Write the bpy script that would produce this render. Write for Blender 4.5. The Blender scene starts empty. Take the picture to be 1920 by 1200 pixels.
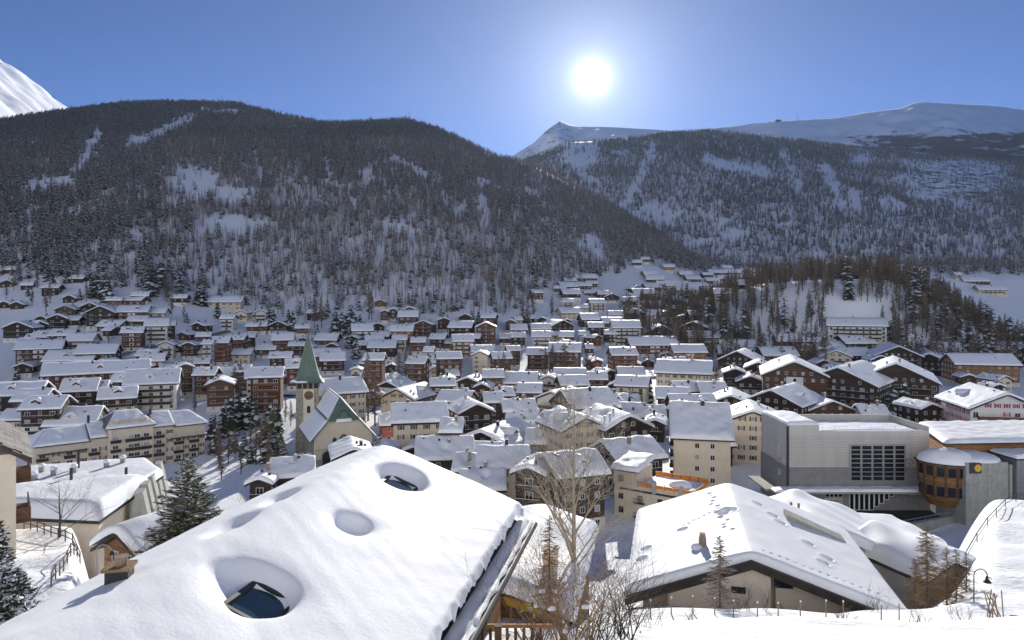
import bpy, math, random
import numpy as np
from mathutils import Vector, Matrix

rnd = random.Random(7)
SC = bpy.context.scene
COL = SC.collection
R = math.radians

# ------------------------------------------------------------------ camera, sky, sun, exposure
F, CU, YH, H = 1280.0, 960.0, 555.0, 48.0       # focal length and horizon of the photograph (1920 wide), eye height
cam_data = bpy.data.cameras.new('camera')
cam_data.sensor_width = 36.0
cam_data.lens = 24.0
cam_data.shift_y = -(600.0 - YH) / 1920.0
cam_data.clip_start = 0.5
cam_data.clip_end = 30000.0
cam = bpy.data.objects.new('camera', cam_data)
cam.location = (0, 0, H)
cam.rotation_euler = (R(90), 0, 0)
COL.objects.link(cam)
SC.camera = cam

SUN_DIR = Vector(((1110 - CU) / F, 1.0, (YH - 145) / F)).normalized()
SUN_EL = math.asin(SUN_DIR.z)
SUN_AZ = math.atan2(SUN_DIR.x, SUN_DIR.y)
world = bpy.data.worlds.new('World')
SC.world = world
world.use_nodes = True
wn, wl = world.node_tree.nodes, world.node_tree.links
wn.clear()
sky = wn.new('ShaderNodeTexSky')
sky.sky_type = 'NISHITA'
sky.sun_disc = False
sky.sun_elevation = SUN_EL
sky.sun_rotation = SUN_AZ
sky.altitude = 2200.0
sky.air_density = 0.40
sky.dust_density = 0.05
sky.ozone_density = 7.0
SKY_STRENGTH = 0.05
bg = wn.new('ShaderNodeBackground')
bg.inputs['Strength'].default_value = SKY_STRENGTH
wl.new(sky.outputs[0], bg.inputs['Color'])
# the bright air around the sun (aureole), a property of the sky itself
tc = wn.new('ShaderNodeTexCoord')
dot = wn.new('ShaderNodeVectorMath'); dot.operation = 'DOT_PRODUCT'
dot.inputs[1].default_value = SUN_DIR
wl.new(tc.outputs['Generated'], dot.inputs[0])
mx = wn.new('ShaderNodeMath'); mx.operation = 'MAXIMUM'; mx.inputs[1].default_value = 0.0
wl.new(dot.outputs['Value'], mx.inputs[0])
acc = None
for power, gain in ((14000, 3.0), (2600, 0.25), (300, 0.12), (50, 0.07), (10, 0.025)):
    p = wn.new('ShaderNodeMath'); p.operation = 'POWER'; p.inputs[1].default_value = power
    wl.new(mx.outputs[0], p.inputs[0])
    g = wn.new('ShaderNodeMath'); g.operation = 'MULTIPLY'; g.inputs[1].default_value = gain
    wl.new(p.outputs[0], g.inputs[0])
    if acc is None:
        acc = g
    else:
        s = wn.new('ShaderNodeMath'); s.operation = 'ADD'
        wl.new(acc.outputs[0], s.inputs[0]); wl.new(g.outputs[0], s.inputs[1]); acc = s
bg2 = wn.new('ShaderNodeBackground')
bg2.inputs['Color'].default_value = (0.9, 0.95, 1.0, 1)
wl.new(acc.outputs[0], bg2.inputs['Strength'])
add = wn.new('ShaderNodeAddShader')
wl.new(bg.outputs[0], add.inputs[0]); wl.new(bg2.outputs[0], add.inputs[1])
wo = wn.new('ShaderNodeOutputWorld')
wl.new(add.outputs[0], wo.inputs['Surface'])

sun_data = bpy.data.lights.new('sun_light', 'SUN')
sun_data.energy = 2.4
sun_data.angle = R(0.5)
sun_data.color = (1.0, 0.95, 0.87)
sun = bpy.data.objects.new('sun_light', sun_data)
sun.rotation_euler = (-SUN_DIR).to_track_quat('-Z', 'Y').to_euler()
COL.objects.link(sun)

vs = SC.view_settings
SC.display_settings.display_device = 'sRGB'
vs.view_transform = 'Standard'
vs.look = 'None'
vs.gamma = 1.0
vs.use_curve_mapping = False
vs.exposure = 1.58
SC.render.engine = 'CYCLES'
SC.cycles.max_bounces = 10
SC.cycles.diffuse_bounces = 7
SC.cycles.glossy_bounces = 2
SC.cycles.transparent_max_bounces = 8
SC.cycles.caustics_reflective = False
SC.cycles.caustics_refractive = False
SC.cycles.use_denoising = True
SC.cycles.use_adaptive_sampling = True
SC.cycles.adaptive_threshold = 0.02

# ------------------------------------------------------------------ mesh and object helpers
class MB:
    """collects shapes; build() links them as ONE mesh object"""
    def __init__(self):
        self.v, self.f, self.m = [], [], []
    def add(self, verts, faces, mi=0):
        o = len(self.v)
        self.v.extend(tuple(p) for p in verts)
        for q in faces:
            self.f.append(tuple(i + o for i in q)); self.m.append(mi)
        return self
    def box(self, c, s, mi=0, rz=0.0):
        hx, hy, hz = s[0] / 2, s[1] / 2, s[2] / 2
        ca, sa = math.cos(rz), math.sin(rz)
        vv = []
        for z in (-hz, hz):
            for x, y in ((-hx, -hy), (hx, -hy), (hx, hy), (-hx, hy)):
                vv.append((c[0] + x * ca - y * sa, c[1] + x * sa + y * ca, c[2] + z))
        return self.add(vv, [(3, 2, 1, 0), (4, 5, 6, 7), (0, 1, 5, 4), (1, 2, 6, 5), (2, 3, 7, 6), (3, 0, 4, 7)], mi)
    def prism(self, poly, y0, y1, mi=0):
        """poly in (x, z), extruded along y"""
        n = len(poly)
        vv = [(x, y0, z) for x, z in poly] + [(x, y1, z) for x, z in poly]
        ff = [tuple(range(n)), tuple(range(2 * n - 1, n - 1, -1))]
        ff += [(i, i + n, (i + 1) % n + n, (i + 1) % n) for i in range(n)]
        return self.add(vv, ff, mi)
    def slab(self, poly, z0, z1, mi=0):
        """poly in (x, y), extruded along z (counter-clockwise)"""
        n = len(poly)
        vv = [(x, y, z0) for x, y in poly] + [(x, y, z1) for x, y in poly]
        ff = [tuple(range(n - 1, -1, -1)), tuple(range(n, 2 * n))]
        ff += [(i, (i + 1) % n, (i + 1) % n + n, i + n) for i in range(n)]
        return self.add(vv, ff, mi)
    def tube(self, pts, rad, n=5, mi=0, cap=True):
        pts = [Vector(p) for p in pts]
        vv, ff = [], []
        for i, p in enumerate(pts):
            d = (pts[min(i + 1, len(pts) - 1)] - pts[max(i - 1, 0)])
            if d.length < 1e-9: d = Vector((0, 0, 1))
            d.normalize()
            a = d.cross(Vector((0.31, 0.17, 0.93)))
            if a.length < 1e-3: a = d.cross(Vector((1, 0, 0)))
            a.normalize(); b = d.cross(a)
            r = rad[i] if isinstance(rad, (list, tuple)) else rad
            for k in range(n):
                t = 2 * math.pi * k / n
                vv.append(p + a * (r * math.cos(t)) + b * (r * math.sin(t)))
        for i in range(len(pts) - 1):
            for k in range(n):
                ff.append((i * n + k, i * n + (k + 1) % n, (i + 1) * n + (k + 1) % n, (i + 1) * n + k))
        if cap:
            ff.append(tuple(range(n - 1, -1, -1)))
            ff.append(tuple(range((len(pts) - 1) * n, len(pts) * n)))
        return self.add(vv, ff, mi)
    def mesh(self, name, mats, smooth=False):
        me = bpy.data.meshes.new(name)
        me.from_pydata(self.v, [], self.f)
        for m in (mats if isinstance(mats, (list, tuple)) else [mats]):
            me.materials.append(m)
        if any(self.m):
            me.polygons.foreach_set('material_index', self.m)
        if smooth:
            me.polygons.foreach_set('use_smooth', [True] * len(self.f))
        me.update()
        return me
    def build(self, name, mats, parent=None, smooth=False):
        return link(name, self.mesh(name, mats, smooth), parent)

def link(name, me, parent=None, loc=None, rz=None):
    o = bpy.data.objects.new(name, me)
    COL.objects.link(o)
    if parent is not None: o.parent = parent
    if loc is not None: o.location = loc
    if rz is not None: o.rotation_euler = (0, 0, rz)
    return o

def tag(o, label=None, cat=None, group=None, kind=None):
    if label: o['label'] = label
    if cat: o['category'] = cat
    if group: o['group'] = group
    if kind: o['kind'] = kind
    return o

def empty(name, loc, rz=0.0):
    o = bpy.data.objects.new(name, None)
    o.empty_display_size = 0.5
    o.location = loc
    o.rotation_euler = (0, 0, rz)
    COL.objects.link(o)
    return o

def copy_tree(root, loc, rz=0.0, scale=1.0):
    r = root.copy(); COL.objects.link(r)
    r.location = loc; r.rotation_euler = (0, 0, rz); r.scale = (scale, scale, scale)
    for ch in root.children:
        c = ch.copy(); COL.objects.link(c); c.parent = r
        for g in ch.children:
            k = g.copy(); COL.objects.link(k); k.parent = c
    return r

def arr_mesh(name, verts, faces, mats, smooth=True):
    me = bpy.data.meshes.new(name)
    me.from_pydata(verts.tolist() if hasattr(verts, 'tolist') else verts, [], faces.tolist() if hasattr(faces, 'tolist') else faces)
    for m in (mats if isinstance(mats, (list, tuple)) else [mats]):
        me.materials.append(m)
    if smooth:
        me.polygons.foreach_set('use_smooth', [True] * len(me.polygons))
    me.update()
    return me

def grid_faces(nr, nc):
    i = np.arange(nr - 1)[:, None] * nc + np.arange(nc - 1)[None, :]
    i = i.ravel()
    return np.stack([i, i + 1, i + nc + 1, i + nc], 1)

# ------------------------------------------------------------------ materials
def new_mat(name):
    m = bpy.data.materials.new(name); m.use_nodes = True
    nt = m.node_tree
    b = nt.nodes['Principled BSDF']
    return m, nt, b

def mat(name, col, rough=0.8, var=0.25, scale=1.5, bump=0.0, bscale=None, spec=0.3, metal=0.0, rand=0.0, stretch=(1, 1, 1)):
    """one surface: base colour with noise variation, optional per-object variation and fine relief"""
    m, nt, b = new_mat(name)
    N, L = nt.nodes, nt.links
    b.inputs['Roughness'].default_value = rough
    b.inputs['Metallic'].default_value = metal
    b.inputs['Specular IOR Level'].default_value = spec
    t = N.new('ShaderNodeTexCoord')
    mp = N.new('ShaderNodeMapping'); mp.inputs['Scale'].default_value = stretch
    L.new(t.outputs['Object'], mp.inputs['Vector'])
    nz = N.new('ShaderNodeTexNoise'); nz.inputs['Scale'].default_value = scale; nz.inputs['Detail'].default_value = 6; nz.inputs['Roughness'].default_value = 0.65
    L.new(mp.outputs[0], nz.inputs['Vector'])
    mr = N.new('ShaderNodeMapRange'); mr.inputs['From Min'].default_value = 0.3; mr.inputs['From Max'].default_value = 0.7
    mr.inputs['To Min'].default_value = 1 - var; mr.inputs['To Max'].default_value = 1 + var
    L.new(nz.outputs['Fac'], mr.inputs['Value'])
    fac = mr.outputs[0]
    if rand:
        oi = N.new('ShaderNodeObjectInfo')
        r2 = N.new('ShaderNodeMapRange'); r2.inputs['To Min'].default_value = 1 - rand; r2.inputs['To Max'].default_value = 1 + rand
        L.new(oi.outputs['Random'], r2.inputs['Value'])
        ml = N.new('ShaderNodeMath'); ml.operation = 'MULTIPLY'
        L.new(fac, ml.inputs[0]); L.new(r2.outputs[0], ml.inputs[1]); fac = ml.outputs[0]
    vm = N.new('ShaderNodeVectorMath'); vm.operation = 'SCALE'
    vm.inputs[0].default_value = col
    L.new(fac, vm.inputs['Scale'])
    L.new(vm.outputs[0], b.inputs['Base Color'])
    if bump:
        n2 = N.new('ShaderNodeTexNoise'); n2.inputs['Scale'].default_value = bscale or scale * 6; n2.inputs['Detail'].default_value = 5
        L.new(mp.outputs[0], n2.inputs['Vector'])
        bp = N.new('ShaderNodeBump'); bp.inputs['Strength'].default_value = bump; bp.inputs['Distance'].default_value = 0.1
        L.new(n2.outputs['Fac'], bp.inputs['Height']); L.new(bp.outputs[0], b.inputs['Normal'])
    return m

def timber(name, col, plank=0.22, rand=0.3):
    """boards laid flat: joint lines each plank, grain, weathering; base colour only"""
    m, nt, b = new_mat(name)
    N, L = nt.nodes, nt.links
    b.inputs['Roughness'].default_value = 0.75
    b.inputs['Specular IOR Level'].default_value = 0.25
    t = N.new('ShaderNodeTexCoord')
    sx = N.new('ShaderNodeSeparateXYZ'); L.new(t.outputs['Object'], sx.inputs[0])
    dv = N.new('ShaderNodeMath'); dv.operation = 'DIVIDE'; dv.inputs[1].default_value = plank; L.new(sx.outputs['Z'], dv.inputs[0])
    fl = N.new('ShaderNodeMath'); fl.operation = 'FLOOR'; L.new(dv.outputs[0], fl.inputs[0])
    wn_ = N.new('ShaderNodeTexWhiteNoise'); wn_.noise_dimensions = '1D'; L.new(fl.outputs[0], wn_.inputs['W'])
    nz = N.new('ShaderNodeTexNoise'); nz.inputs['Scale'].default_value = 0.9; nz.inputs['Detail'].default_value = 7
    mp = N.new('ShaderNodeMapping'); mp.inputs['Scale'].default_value = (1, 1, 5); L.new(t.outputs['Object'], mp.inputs[0]); L.new(mp.outputs[0], nz.inputs['Vector'])
    oi = N.new('ShaderNodeObjectInfo')
    a = N.new('ShaderNodeMapRange'); a.inputs['To Min'].default_value = 0.72; a.inputs['To Max'].default_value = 1.28; L.new(wn_.outputs['Value'], a.inputs['Value'])
    c = N.new('ShaderNodeMapRange'); c.inputs['From Min'].default_value = 0.3; c.inputs['From Max'].default_value = 0.7; c.inputs['To Min'].default_value = 0.65; c.inputs['To Max'].default_value = 1.35; L.new(nz.outputs['Fac'], c.inputs['Value'])
    d = N.new('ShaderNodeMapRange'); d.inputs['To Min'].default_value = 1 - rand; d.inputs['To Max'].default_value = 1 + rand; L.new(oi.outputs['Random'], d.inputs['Value'])
    m1 = N.new('ShaderNodeMath'); m1.operation = 'MULTIPLY'; L.new(a.outputs[0], m1.inputs[0]); L.new(c.outputs[0], m1.inputs[1])
    m2 = N.new('ShaderNodeMath'); m2.operation = 'MULTIPLY'; L.new(m1.outputs[0], m2.inputs[0]); L.new(d.outputs[0], m2.inputs[1])
    vm = N.new('ShaderNodeVectorMath'); vm.operation = 'SCALE'; vm.inputs[0].default_value = col
    L.new(m2.outputs[0], vm.inputs['Scale']); L.new(vm.outputs[0], b.inputs['Base Color'])
    fr = N.new('ShaderNodeMath'); fr.operation = 'FRACT'; L.new(dv.outputs[0], fr.inputs[0])
    pp = N.new('ShaderNodeMath'); pp.operation = 'PINGPONG'; pp.inputs[1].default_value = 0.5; L.new(fr.outputs[0], pp.inputs[0])
    bp = N.new('ShaderNodeBump'); bp.inputs['Strength'].default_value = 0.5; bp.inputs['Distance'].default_value = 0.05
    L.new(pp.outputs[0], bp.inputs['Height']); L.new(bp.outputs[0], b.inputs['Normal'])
    return m

def snow_mat(name, col=(0.925, 0.94, 0.96), big=0.25, fine=3.0, strength=0.25, dist=0.25):
    m, nt, b = new_mat(name)
    N, L = nt.nodes, nt.links
    b.inputs['Roughness'].default_value = 0.55
    b.inputs['Specular IOR Level'].default_value = 0.04
    t = N.new('ShaderNodeTexCoord')
    n1 = N.new('ShaderNodeTexNoise'); n1.inputs['Scale'].default_value = big; n1.inputs['Detail'].default_value = 8; n1.inputs['Roughness'].default_value = 0.6
    n2 = N.new('ShaderNodeTexNoise'); n2.inputs['Scale'].default_value = fine; n2.inputs['Detail'].default_value = 6; n2.inputs['Roughness'].default_value = 0.7
    L.new(t.outputs['Object'], n1.inputs['Vector']); L.new(t.outputs['Object'], n2.inputs['Vector'])
    mr = N.new('ShaderNodeMapRange'); mr.inputs['From Min'].default_value = 0.3; mr.inputs['From Max'].default_value = 0.7; mr.inputs['To Min'].default_value = 0.95; mr.inputs['To Max'].default_value = 1.02
    L.new(n1.outputs['Fac'], mr.inputs['Value'])
    vm = N.new('ShaderNodeVectorMath'); vm.operation = 'SCALE'; vm.inputs[0].default_value = col
    L.new(mr.outputs[0], vm.inputs['Scale']); L.new(vm.outputs[0], b.inputs['Base Color'])
    sm = N.new('ShaderNodeMath'); sm.operation = 'MULTIPLY_ADD'; sm.inputs[1].default_value = 0.35
    L.new(n2.outputs['Fac'], sm.inputs[0]); L.new(n1.outputs['Fac'], sm.inputs[2])
    bp = N.new('ShaderNodeBump'); bp.inputs['Strength'].default_value = strength; bp.inputs['Distance'].default_value = dist
    L.new(sm.outputs[0], bp.inputs['Height']); L.new(bp.outputs[0], b.inputs['Normal'])
    return m

def ground_mat(name, rock_col, snow_col=(0.91, 0.925, 0.95), scale=0.02, thr=0.5):
    """snow with bare rock where the vertex attribute 'rock' allows it"""
    m, nt, b = new_mat(name)
    N, L = nt.nodes, nt.links
    b.inputs['Roughness'].default_value = 0.7
    b.inputs['Specular IOR Level'].default_value = 0.03
    t = N.new('ShaderNodeTexCoord')
    mp = N.new('ShaderNodeMapping'); mp.inputs['Scale'].default_value = (1, 1, 3.2); mp.inputs['Rotation'].default_value = (0.0, 0.25, 0)
    L.new(t.outputs['Object'], mp.inputs[0])
    n1 = N.new('ShaderNodeTexNoise'); n1.inputs['Scale'].default_value = scale; n1.inputs['Detail'].default_value = 12; n1.inputs['Roughness'].default_value = 0.75
    L.new(mp.outputs[0], n1.inputs['Vector'])
    at = N.new('ShaderNodeAttribute'); at.attribute_name = 'rock'
    ad = N.new('ShaderNodeMath'); ad.operation = 'ADD'; L.new(n1.outputs['Fac'], ad.inputs[0]); L.new(at.outputs['Fac'], ad.inputs[1])
    mr = N.new('ShaderNodeMapRange'); mr.inputs['From Min'].default_value = thr + 0.5; mr.inputs['From Max'].default_value = thr + 0.55
    L.new(ad.outputs[0], mr.inputs['Value'])
    n3 = N.new('ShaderNodeTexNoise'); n3.inputs['Scale'].default_value = scale * 8; n3.inputs['Detail'].default_value = 8
    L.new(t.outputs['Object'], n3.inputs['Vector'])
    cr = N.new('ShaderNodeMapRange'); cr.inputs['To Min'].default_value = 0.5; cr.inputs['To Max'].default_value = 1.5; L.new(n3.outputs['Fac'], cr.inputs['Value'])
    vm = N.new('ShaderNodeVectorMath'); vm.operation = 'SCALE'; vm.inputs[0].default_value = rock_col; L.new(cr.outputs[0], vm.inputs['Scale'])
    mixc = N.new('ShaderNodeMix'); mixc.data_type = 'RGBA'
    mixc.inputs['A'].default_value = (*snow_col, 1)
    L.new(mr.outputs[0], mixc.inputs['Factor']); L.new(vm.outputs[0], mixc.inputs['B'])
    L.new(mixc.outputs['Result'], b.inputs['Base Color'])
    n2 = N.new('ShaderNodeTexNoise'); n2.inputs['Scale'].default_value = scale * 12; n2.inputs['Detail'].default_value = 8; n2.inputs['Roughness'].default_value = 0.6
    L.new(t.outputs['Object'], n2.inputs['Vector'])
    bp = N.new('ShaderNodeBump'); bp.inputs['Strength'].default_value = 0.5; bp.inputs['Distance'].default_value = 0.02 / scale
    L.new(n2.outputs['Fac'], bp.inputs['Height'])
    n4 = N.new('ShaderNodeTexNoise'); n4.inputs['Scale'].default_value = scale * 70; n4.inputs['Detail'].default_value = 7; n4.inputs['Roughness'].default_value = 0.65
    L.new(t.outputs['Object'], n4.inputs['Vector'])
    bq = N.new('ShaderNodeBump'); bq.inputs['Strength'].default_value = 0.7; bq.inputs['Distance'].default_value = 0.006 / scale
    L.new(n4.outputs['Fac'], bq.inputs['Height']); L.new(bp.outputs[0], bq.inputs['Normal']); L.new(bq.outputs[0], b.inputs['Normal'])
    return m

def glass_mat(name, dark=(0.02, 0.022, 0.026), curtain=(0.35, 0.35, 0.36), share=0.35):
    """window pane: glossy; some panes have a pale curtain behind them"""
    m, nt, b = new_mat(name)
    N, L = nt.nodes, nt.links
    b.inputs['Roughness'].default_value = 0.12
    b.inputs['Specular IOR Level'].default_value = 0.5
    oi = N.new('ShaderNodeObjectInfo')
    mr = N.new('ShaderNodeMapRange'); mr.inputs['From Min'].default_value = 1 - share; mr.inputs['From Max'].default_value = 1 - share + 0.08
    L.new(oi.outputs['Random'], mr.inputs['Value'])
    mixc = N.new('ShaderNodeMix'); mixc.data_type = 'RGBA'
    mixc.inputs['A'].default_value = (*dark, 1); mixc.inputs['B'].default_value = (*curtain, 1)
    L.new(mr.outputs[0], mixc.inputs['Factor']); L.new(mixc.outputs['Result'], b.inputs['Base Color'])
    return m

def leaf_mat(name, col, rand=0.35, trans=0.0):  # one base colour, varied at random per object
    m, nt, b = new_mat(name)
    N, L = nt.nodes, nt.links
    b.inputs['Roughness'].default_value = 0.8
    b.inputs['Specular IOR Level'].default_value = 0.15
    oi = N.new('ShaderNodeObjectInfo')
    d = N.new('ShaderNodeMapRange'); d.inputs['To Min'].default_value = 1 - rand; d.inputs['To Max'].default_value = 1 + rand; L.new(oi.outputs['Random'], d.inputs['Value'])
    vm = N.new('ShaderNodeVectorMath'); vm.operation = 'SCALE'; vm.inputs[0].default_value = col
    L.new(d.outputs[0], vm.inputs['Scale']); L.new(vm.outputs[0], b.inputs['Base Color'])
    return m

M = {}
M['snow'] = snow_mat('snow_roof', big=0.55, fine=3.2, strength=0.55, dist=0.32)
M['snow_near'] = snow_mat('snow_near', big=0.7, fine=9.0, strength=0.45, dist=0.06)
M['snow_tree'] = mat('snow_on_branches', (0.8, 0.83, 0.88), 0.7, 0.05)
M['ground'] = ground_mat('snow_ground', (0.10, 0.085, 0.07), scale=0.03)
M['peak'] = ground_mat('snow_peak', (0.10, 0.09, 0.085), scale=0.006)
M['D'] = timber('timber_dark', (0.050, 0.033, 0.024))
M['B'] = timber('timber_brown', (0.115, 0.066, 0.040))
M['R'] = timber('timber_red', (0.135, 0.058, 0.036))
M['T'] = timber('timber_tan', (0.30, 0.155, 0.065), rand=0.15)
M['W'] = mat('render_white', (0.68, 0.66, 0.62), 0.85, 0.08, 0.6, 0.15, 8, rand=0.08)
M['C'] = mat('render_cream', (0.66, 0.575, 0.445), 0.85, 0.08, 0.6, 0.15, 8, rand=0.1)
M['G'] = mat('render_grey', (0.42, 0.41, 0.38), 0.85, 0.10, 0.6, 0.15, 8)
M['stone'] = mat('rubble_stone', (0.30, 0.27, 0.22), 0.9, 0.45, 1.4, 0.8, 3.0)
M['eave'] = mat('roof_timber', (0.060, 0.045, 0.036), 0.8, 0.3, rand=0.25)
M['slate'] = mat('slate', (0.17, 0.165, 0.155), 0.7, 0.35, 3.0, 0.3, rand=0.25)
M['frame_w'] = mat('frame_white', (0.75, 0.75, 0.73), 0.5, 0.05)
M['frame_b'] = mat('frame_brown', (0.12, 0.075, 0.045), 0.6, 0.15)
M['shut_r'] = mat('shutter_red', (0.45, 0.03, 0.03), 0.6, 0.1)
M['shut_b'] = mat('shutter_brown', (0.16, 0.10, 0.06), 0.7, 0.2)
M['glass'] = glass_mat('pane_glass')
M['glass_d'] = glass_mat('hall_glass', (0.015, 0.016, 0.02), share=0.0)
M['glass_b'] = glass_mat('skylight_glass', (0.03, 0.06, 0.09), share=0.0)
M['brick'] = mat('chimney_masonry', (0.30, 0.22, 0.17), 0.9, 0.3, 3, 0.4)
M['metal'] = mat('galvanised_metal', (0.30, 0.31, 0.32), 0.45, 0.15, 2, metal=0.7)
M['dark_metal'] = mat('dark_metal', (0.05, 0.052, 0.055), 0.5, 0.2, 2, metal=0.4)
M['iron'] = mat('black_iron', (0.03, 0.03, 0.03), 0.6, 0.2)  # ironwork, and the painted shade in the church arches
M['copper'] = mat('green_copper', (0.125, 0.175, 0.135), 0.7, 0.2, 0.8, rand=0.05, stretch=(1, 1, 0.2))
M['gold'] = mat('gilt', (0.55, 0.36, 0.10), 0.4, 0.1, metal=0.6)
M['concrete'] = mat('concrete', (0.33, 0.34, 0.31), 0.85, 0.2, 0.8, 0.3, 6)
M['panel'] = mat('cladding_beige', (0.50, 0.48, 0.44), 0.6, 0.12, 0.35, stretch=(1, 1, 0.15))
M['panel_d'] = mat('cladding_grey', (0.23, 0.23, 0.23), 0.7, 0.15, 0.8, 0.2, 6)
M['asphalt'] = mat('asphalt', (0.05, 0.05, 0.052), 0.9, 0.2, 2, 0.4, 20)
M['orange'] = mat('orange_board', (0.72, 0.26, 0.04), 0.6, 0.15)
M['yellow'] = mat('yellow_board', (0.70, 0.42, 0.05), 0.6, 0.1)
M['blue'] = mat('blue_tarp', (0.02, 0.10, 0.30), 0.5, 0.2)
M['pinkred'] = mat('red_render', (0.50, 0.16, 0.13), 0.8, 0.1)
M['needle'] = leaf_mat('needles', (0.055, 0.066, 0.045))
M['needle_o'] = leaf_mat('needles_olive', (0.12, 0.12, 0.06))
M['larch'] = leaf_mat('larch_twigs', (0.26, 0.215, 0.185))
M['larch_k'] = leaf_mat('larch_twigs_brown', (0.155, 0.118, 0.086))
M['larch_o'] = leaf_mat('larch_twigs_ochre', (0.22, 0.155, 0.085))
M['bark'] = mat('bark', (0.115, 0.092, 0.075), 0.95, 0.4, 3, 0.6, rand=0.3)
M['bark_pale'] = mat('bark_pale', (0.37, 0.325, 0.25), 0.9, 0.3, 3, 0.5)
M['bark_dry'] = mat('bark_dry', (0.27, 0.18, 0.10), 0.9, 0.3, 3, 0.5)

# ------------------------------------------------------------------ the lie of the land
_ng = np.random.default_rng(11)
def _octave(k, n=7):
    a = _ng.uniform(0, 2 * np.pi, n)
    return k * np.cos(a), k * np.sin(a), _ng.uniform(0, 6.28, n)
_oct = {k: _octave(k) for k in (0.004, 0.008, 0.016, 0.033, 0.07, 0.15, 0.35, 0.8)}
def nz(x, y, k):
    a, b, p = _oct[k]
    s = 0
    for i in range(len(a)):
        s = s + np.sin(x * a[i] + y * b[i] + p[i] + 1.3 * np.sin(x * b[i] * 0.6 - y * a[i] * 0.6 + p[i] * 2))
    return s / len(a)

def sstep(t):
    t = np.clip(t, 0, 1)
    return t * t * (3 - 2 * t)

NK = [-120, 0, 20, 42, 62, 80, 95, 105, 125, 150, 400]
N_L = [60, 46, 37.6, 28.4, 26.5, 17, 9, 5, 1, 0, 0]
N_C = [60, 46, 37.6, 28.4, 19.5, 11, 6, 3.5, 1, 0, 0]
N_R = [60, 46, 37.6, 28.4, 25.2, 22.4, 20, 12, 3, 0, 0]
UK = [-700, 0, 250, 500, 700, 900, 1000, 1100, 1200, 1300, 1450, 1700, 1950, 2600]
V_ST = [330, 335, 345, 395, 418, 430, 440, 455, 460, 470, 500, 520, 560, 560]
V_D0 = [560, 560, 520, 540, 570, 560, 650, 760, 850, 880, 860, 800, 820, 820]
V_Z0 = [66, 66, 52, 31, 41, 30, 46, 66, 88, 80, 75, 70, 66, 66]
RU = [-900, -300, 0, 100, 150, 230, 300, 400, 440, 520, 600, 680, 760, 820, 880, 930, 985, 1020, 1070, 1130, 1200, 1260, 1300, 1400, 2800]
RV = [240, 235, 228, 212, 206, 196, 193, 195, 196, 216, 232, 231, 226, 243, 270, 293, 305, 319, 345, 376, 420, 455, 484, 496, 500]
RD = [1750, 1750, 1750, 1750, 1750, 1750, 1750, 1720, 1700, 1700, 1700, 1700, 1680, 1650, 1600, 1560, 1500, 1460, 1400, 1330, 1230, 1120, 1020, 980, 950]
BU = [-900, 700, 850, 985, 1040, 1070, 1130, 1200, 1260, 1330, 1420, 1500, 1600, 1700, 1800, 1920, 2200, 2800]
BV = [560, 540, 400, 300, 278, 266, 264, 258, 249, 245, 256, 263, 276, 282, 294, 306, 320, 330]
DB0, DB1 = 1050.0, 2500.0

def T(x, y, detail=True):
    x = np.asarray(x, float); y = np.asarray(y, float)
    d = y
    u = CU + F * x / np.maximum(y, 40.0)
    zl, zc, zr = np.interp(d, NK, N_L), np.interp(d, NK, N_C), np.interp(d, NK, N_R)
    wl_ = sstep((700 - u) / 250.0); wr_ = sstep((u - 1725) / 150.0)
    z = zc * (1 - wl_) * (1 - wr_) + zl * wl_ + zr * wr_
    z = z - wl_ * sstep((u - 130) / 70.0) * np.interp(d, [18, 34, 45, 62, 80, 100], [0, 0, 6, 9, 4, 0])
    z = z - 9.0 * np.exp(-((x + 128) / 62.0) ** 2 - ((y - 212) / 55.0) ** 2)
    st, d0, z0 = np.interp(u, UK, V_ST), np.interp(u, UK, V_D0), np.interp(u, UK, V_Z0)
    t = np.clip((d - st) / (d0 - st), 0, 1)
    z = z + z0 * (0.55 * t + 0.45 * t * t)
    # the wooded knoll
    kx, ky = x - 265.0, y - 580.0
    kn = 60.0 * np.clip(1 - np.sqrt((kx / 165.0) ** 2 + (ky / 140.0) ** 2), 0, 1)
    kn = 60.0 * sstep(kn / 44.0) * (1 + 0.10 * nz(x, y, 0.033) + 0.12 * nz(x, y, 0.016))
    z = np.where(kn > 0.5, np.maximum(z, kn), z)
    # front mountain
    d1 = np.interp(u, RU, RD)
    z1 = H + (YH - np.interp(u, RU, RV)) / F * d1
    tt = (d - d0) / (d1 - d0)
    zf = z0 + (z1 - z0) * tt
    bump = np.clip(tt, 0, 1) * np.clip(1 - tt, 0, 1) * 4
    zf = zf + bump * (26 * nz(x, y * 0.35, 0.008) + 12 * nz(x, y * 0.5, 0.016))
    zf = np.where(tt > 1, z1 - 0.55 * (d - d1), zf)
    z = np.where(tt > 0, np.maximum(zf, z0 - 30), z)
    # back mountain
    zb1 = H + (YH - np.interp(u, BU, BV)) / F * DB1
    tb = (d - DB0) / (DB1 - DB0)
    zb = 70 + (zb1 - 70) * tb
    bb = np.clip(tb, 0, 1) * np.clip(1 - tb, 0, 1) * 4
    zb = zb + bb * (34 * nz(x, y * 0.4, 0.008) + 12 * nz(x, y, 0.016))
    zb = np.where(tb > 1, zb1 - 0.5 * (d - DB1), zb)
    z = np.where(tb > 0, np.maximum(z, zb), z)
    if detail:
        z = z + 0.30 * nz(x, y, 0.15) * sstep((d - 12) / 40) + 0.7 * nz(x, y, 0.07) * sstep((d - 150) / 150)
        z = z + (0.22 * nz(x, y * 1.6, 0.8) + 0.42 * nz(x, y * 1.8, 0.35)) * sstep((d - 15) / 12) * (1 - sstep((d - 110) / 60))
    return z

def Tz(x, y):
    return float(T(np.array([x]), np.array([y]))[0])

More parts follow.
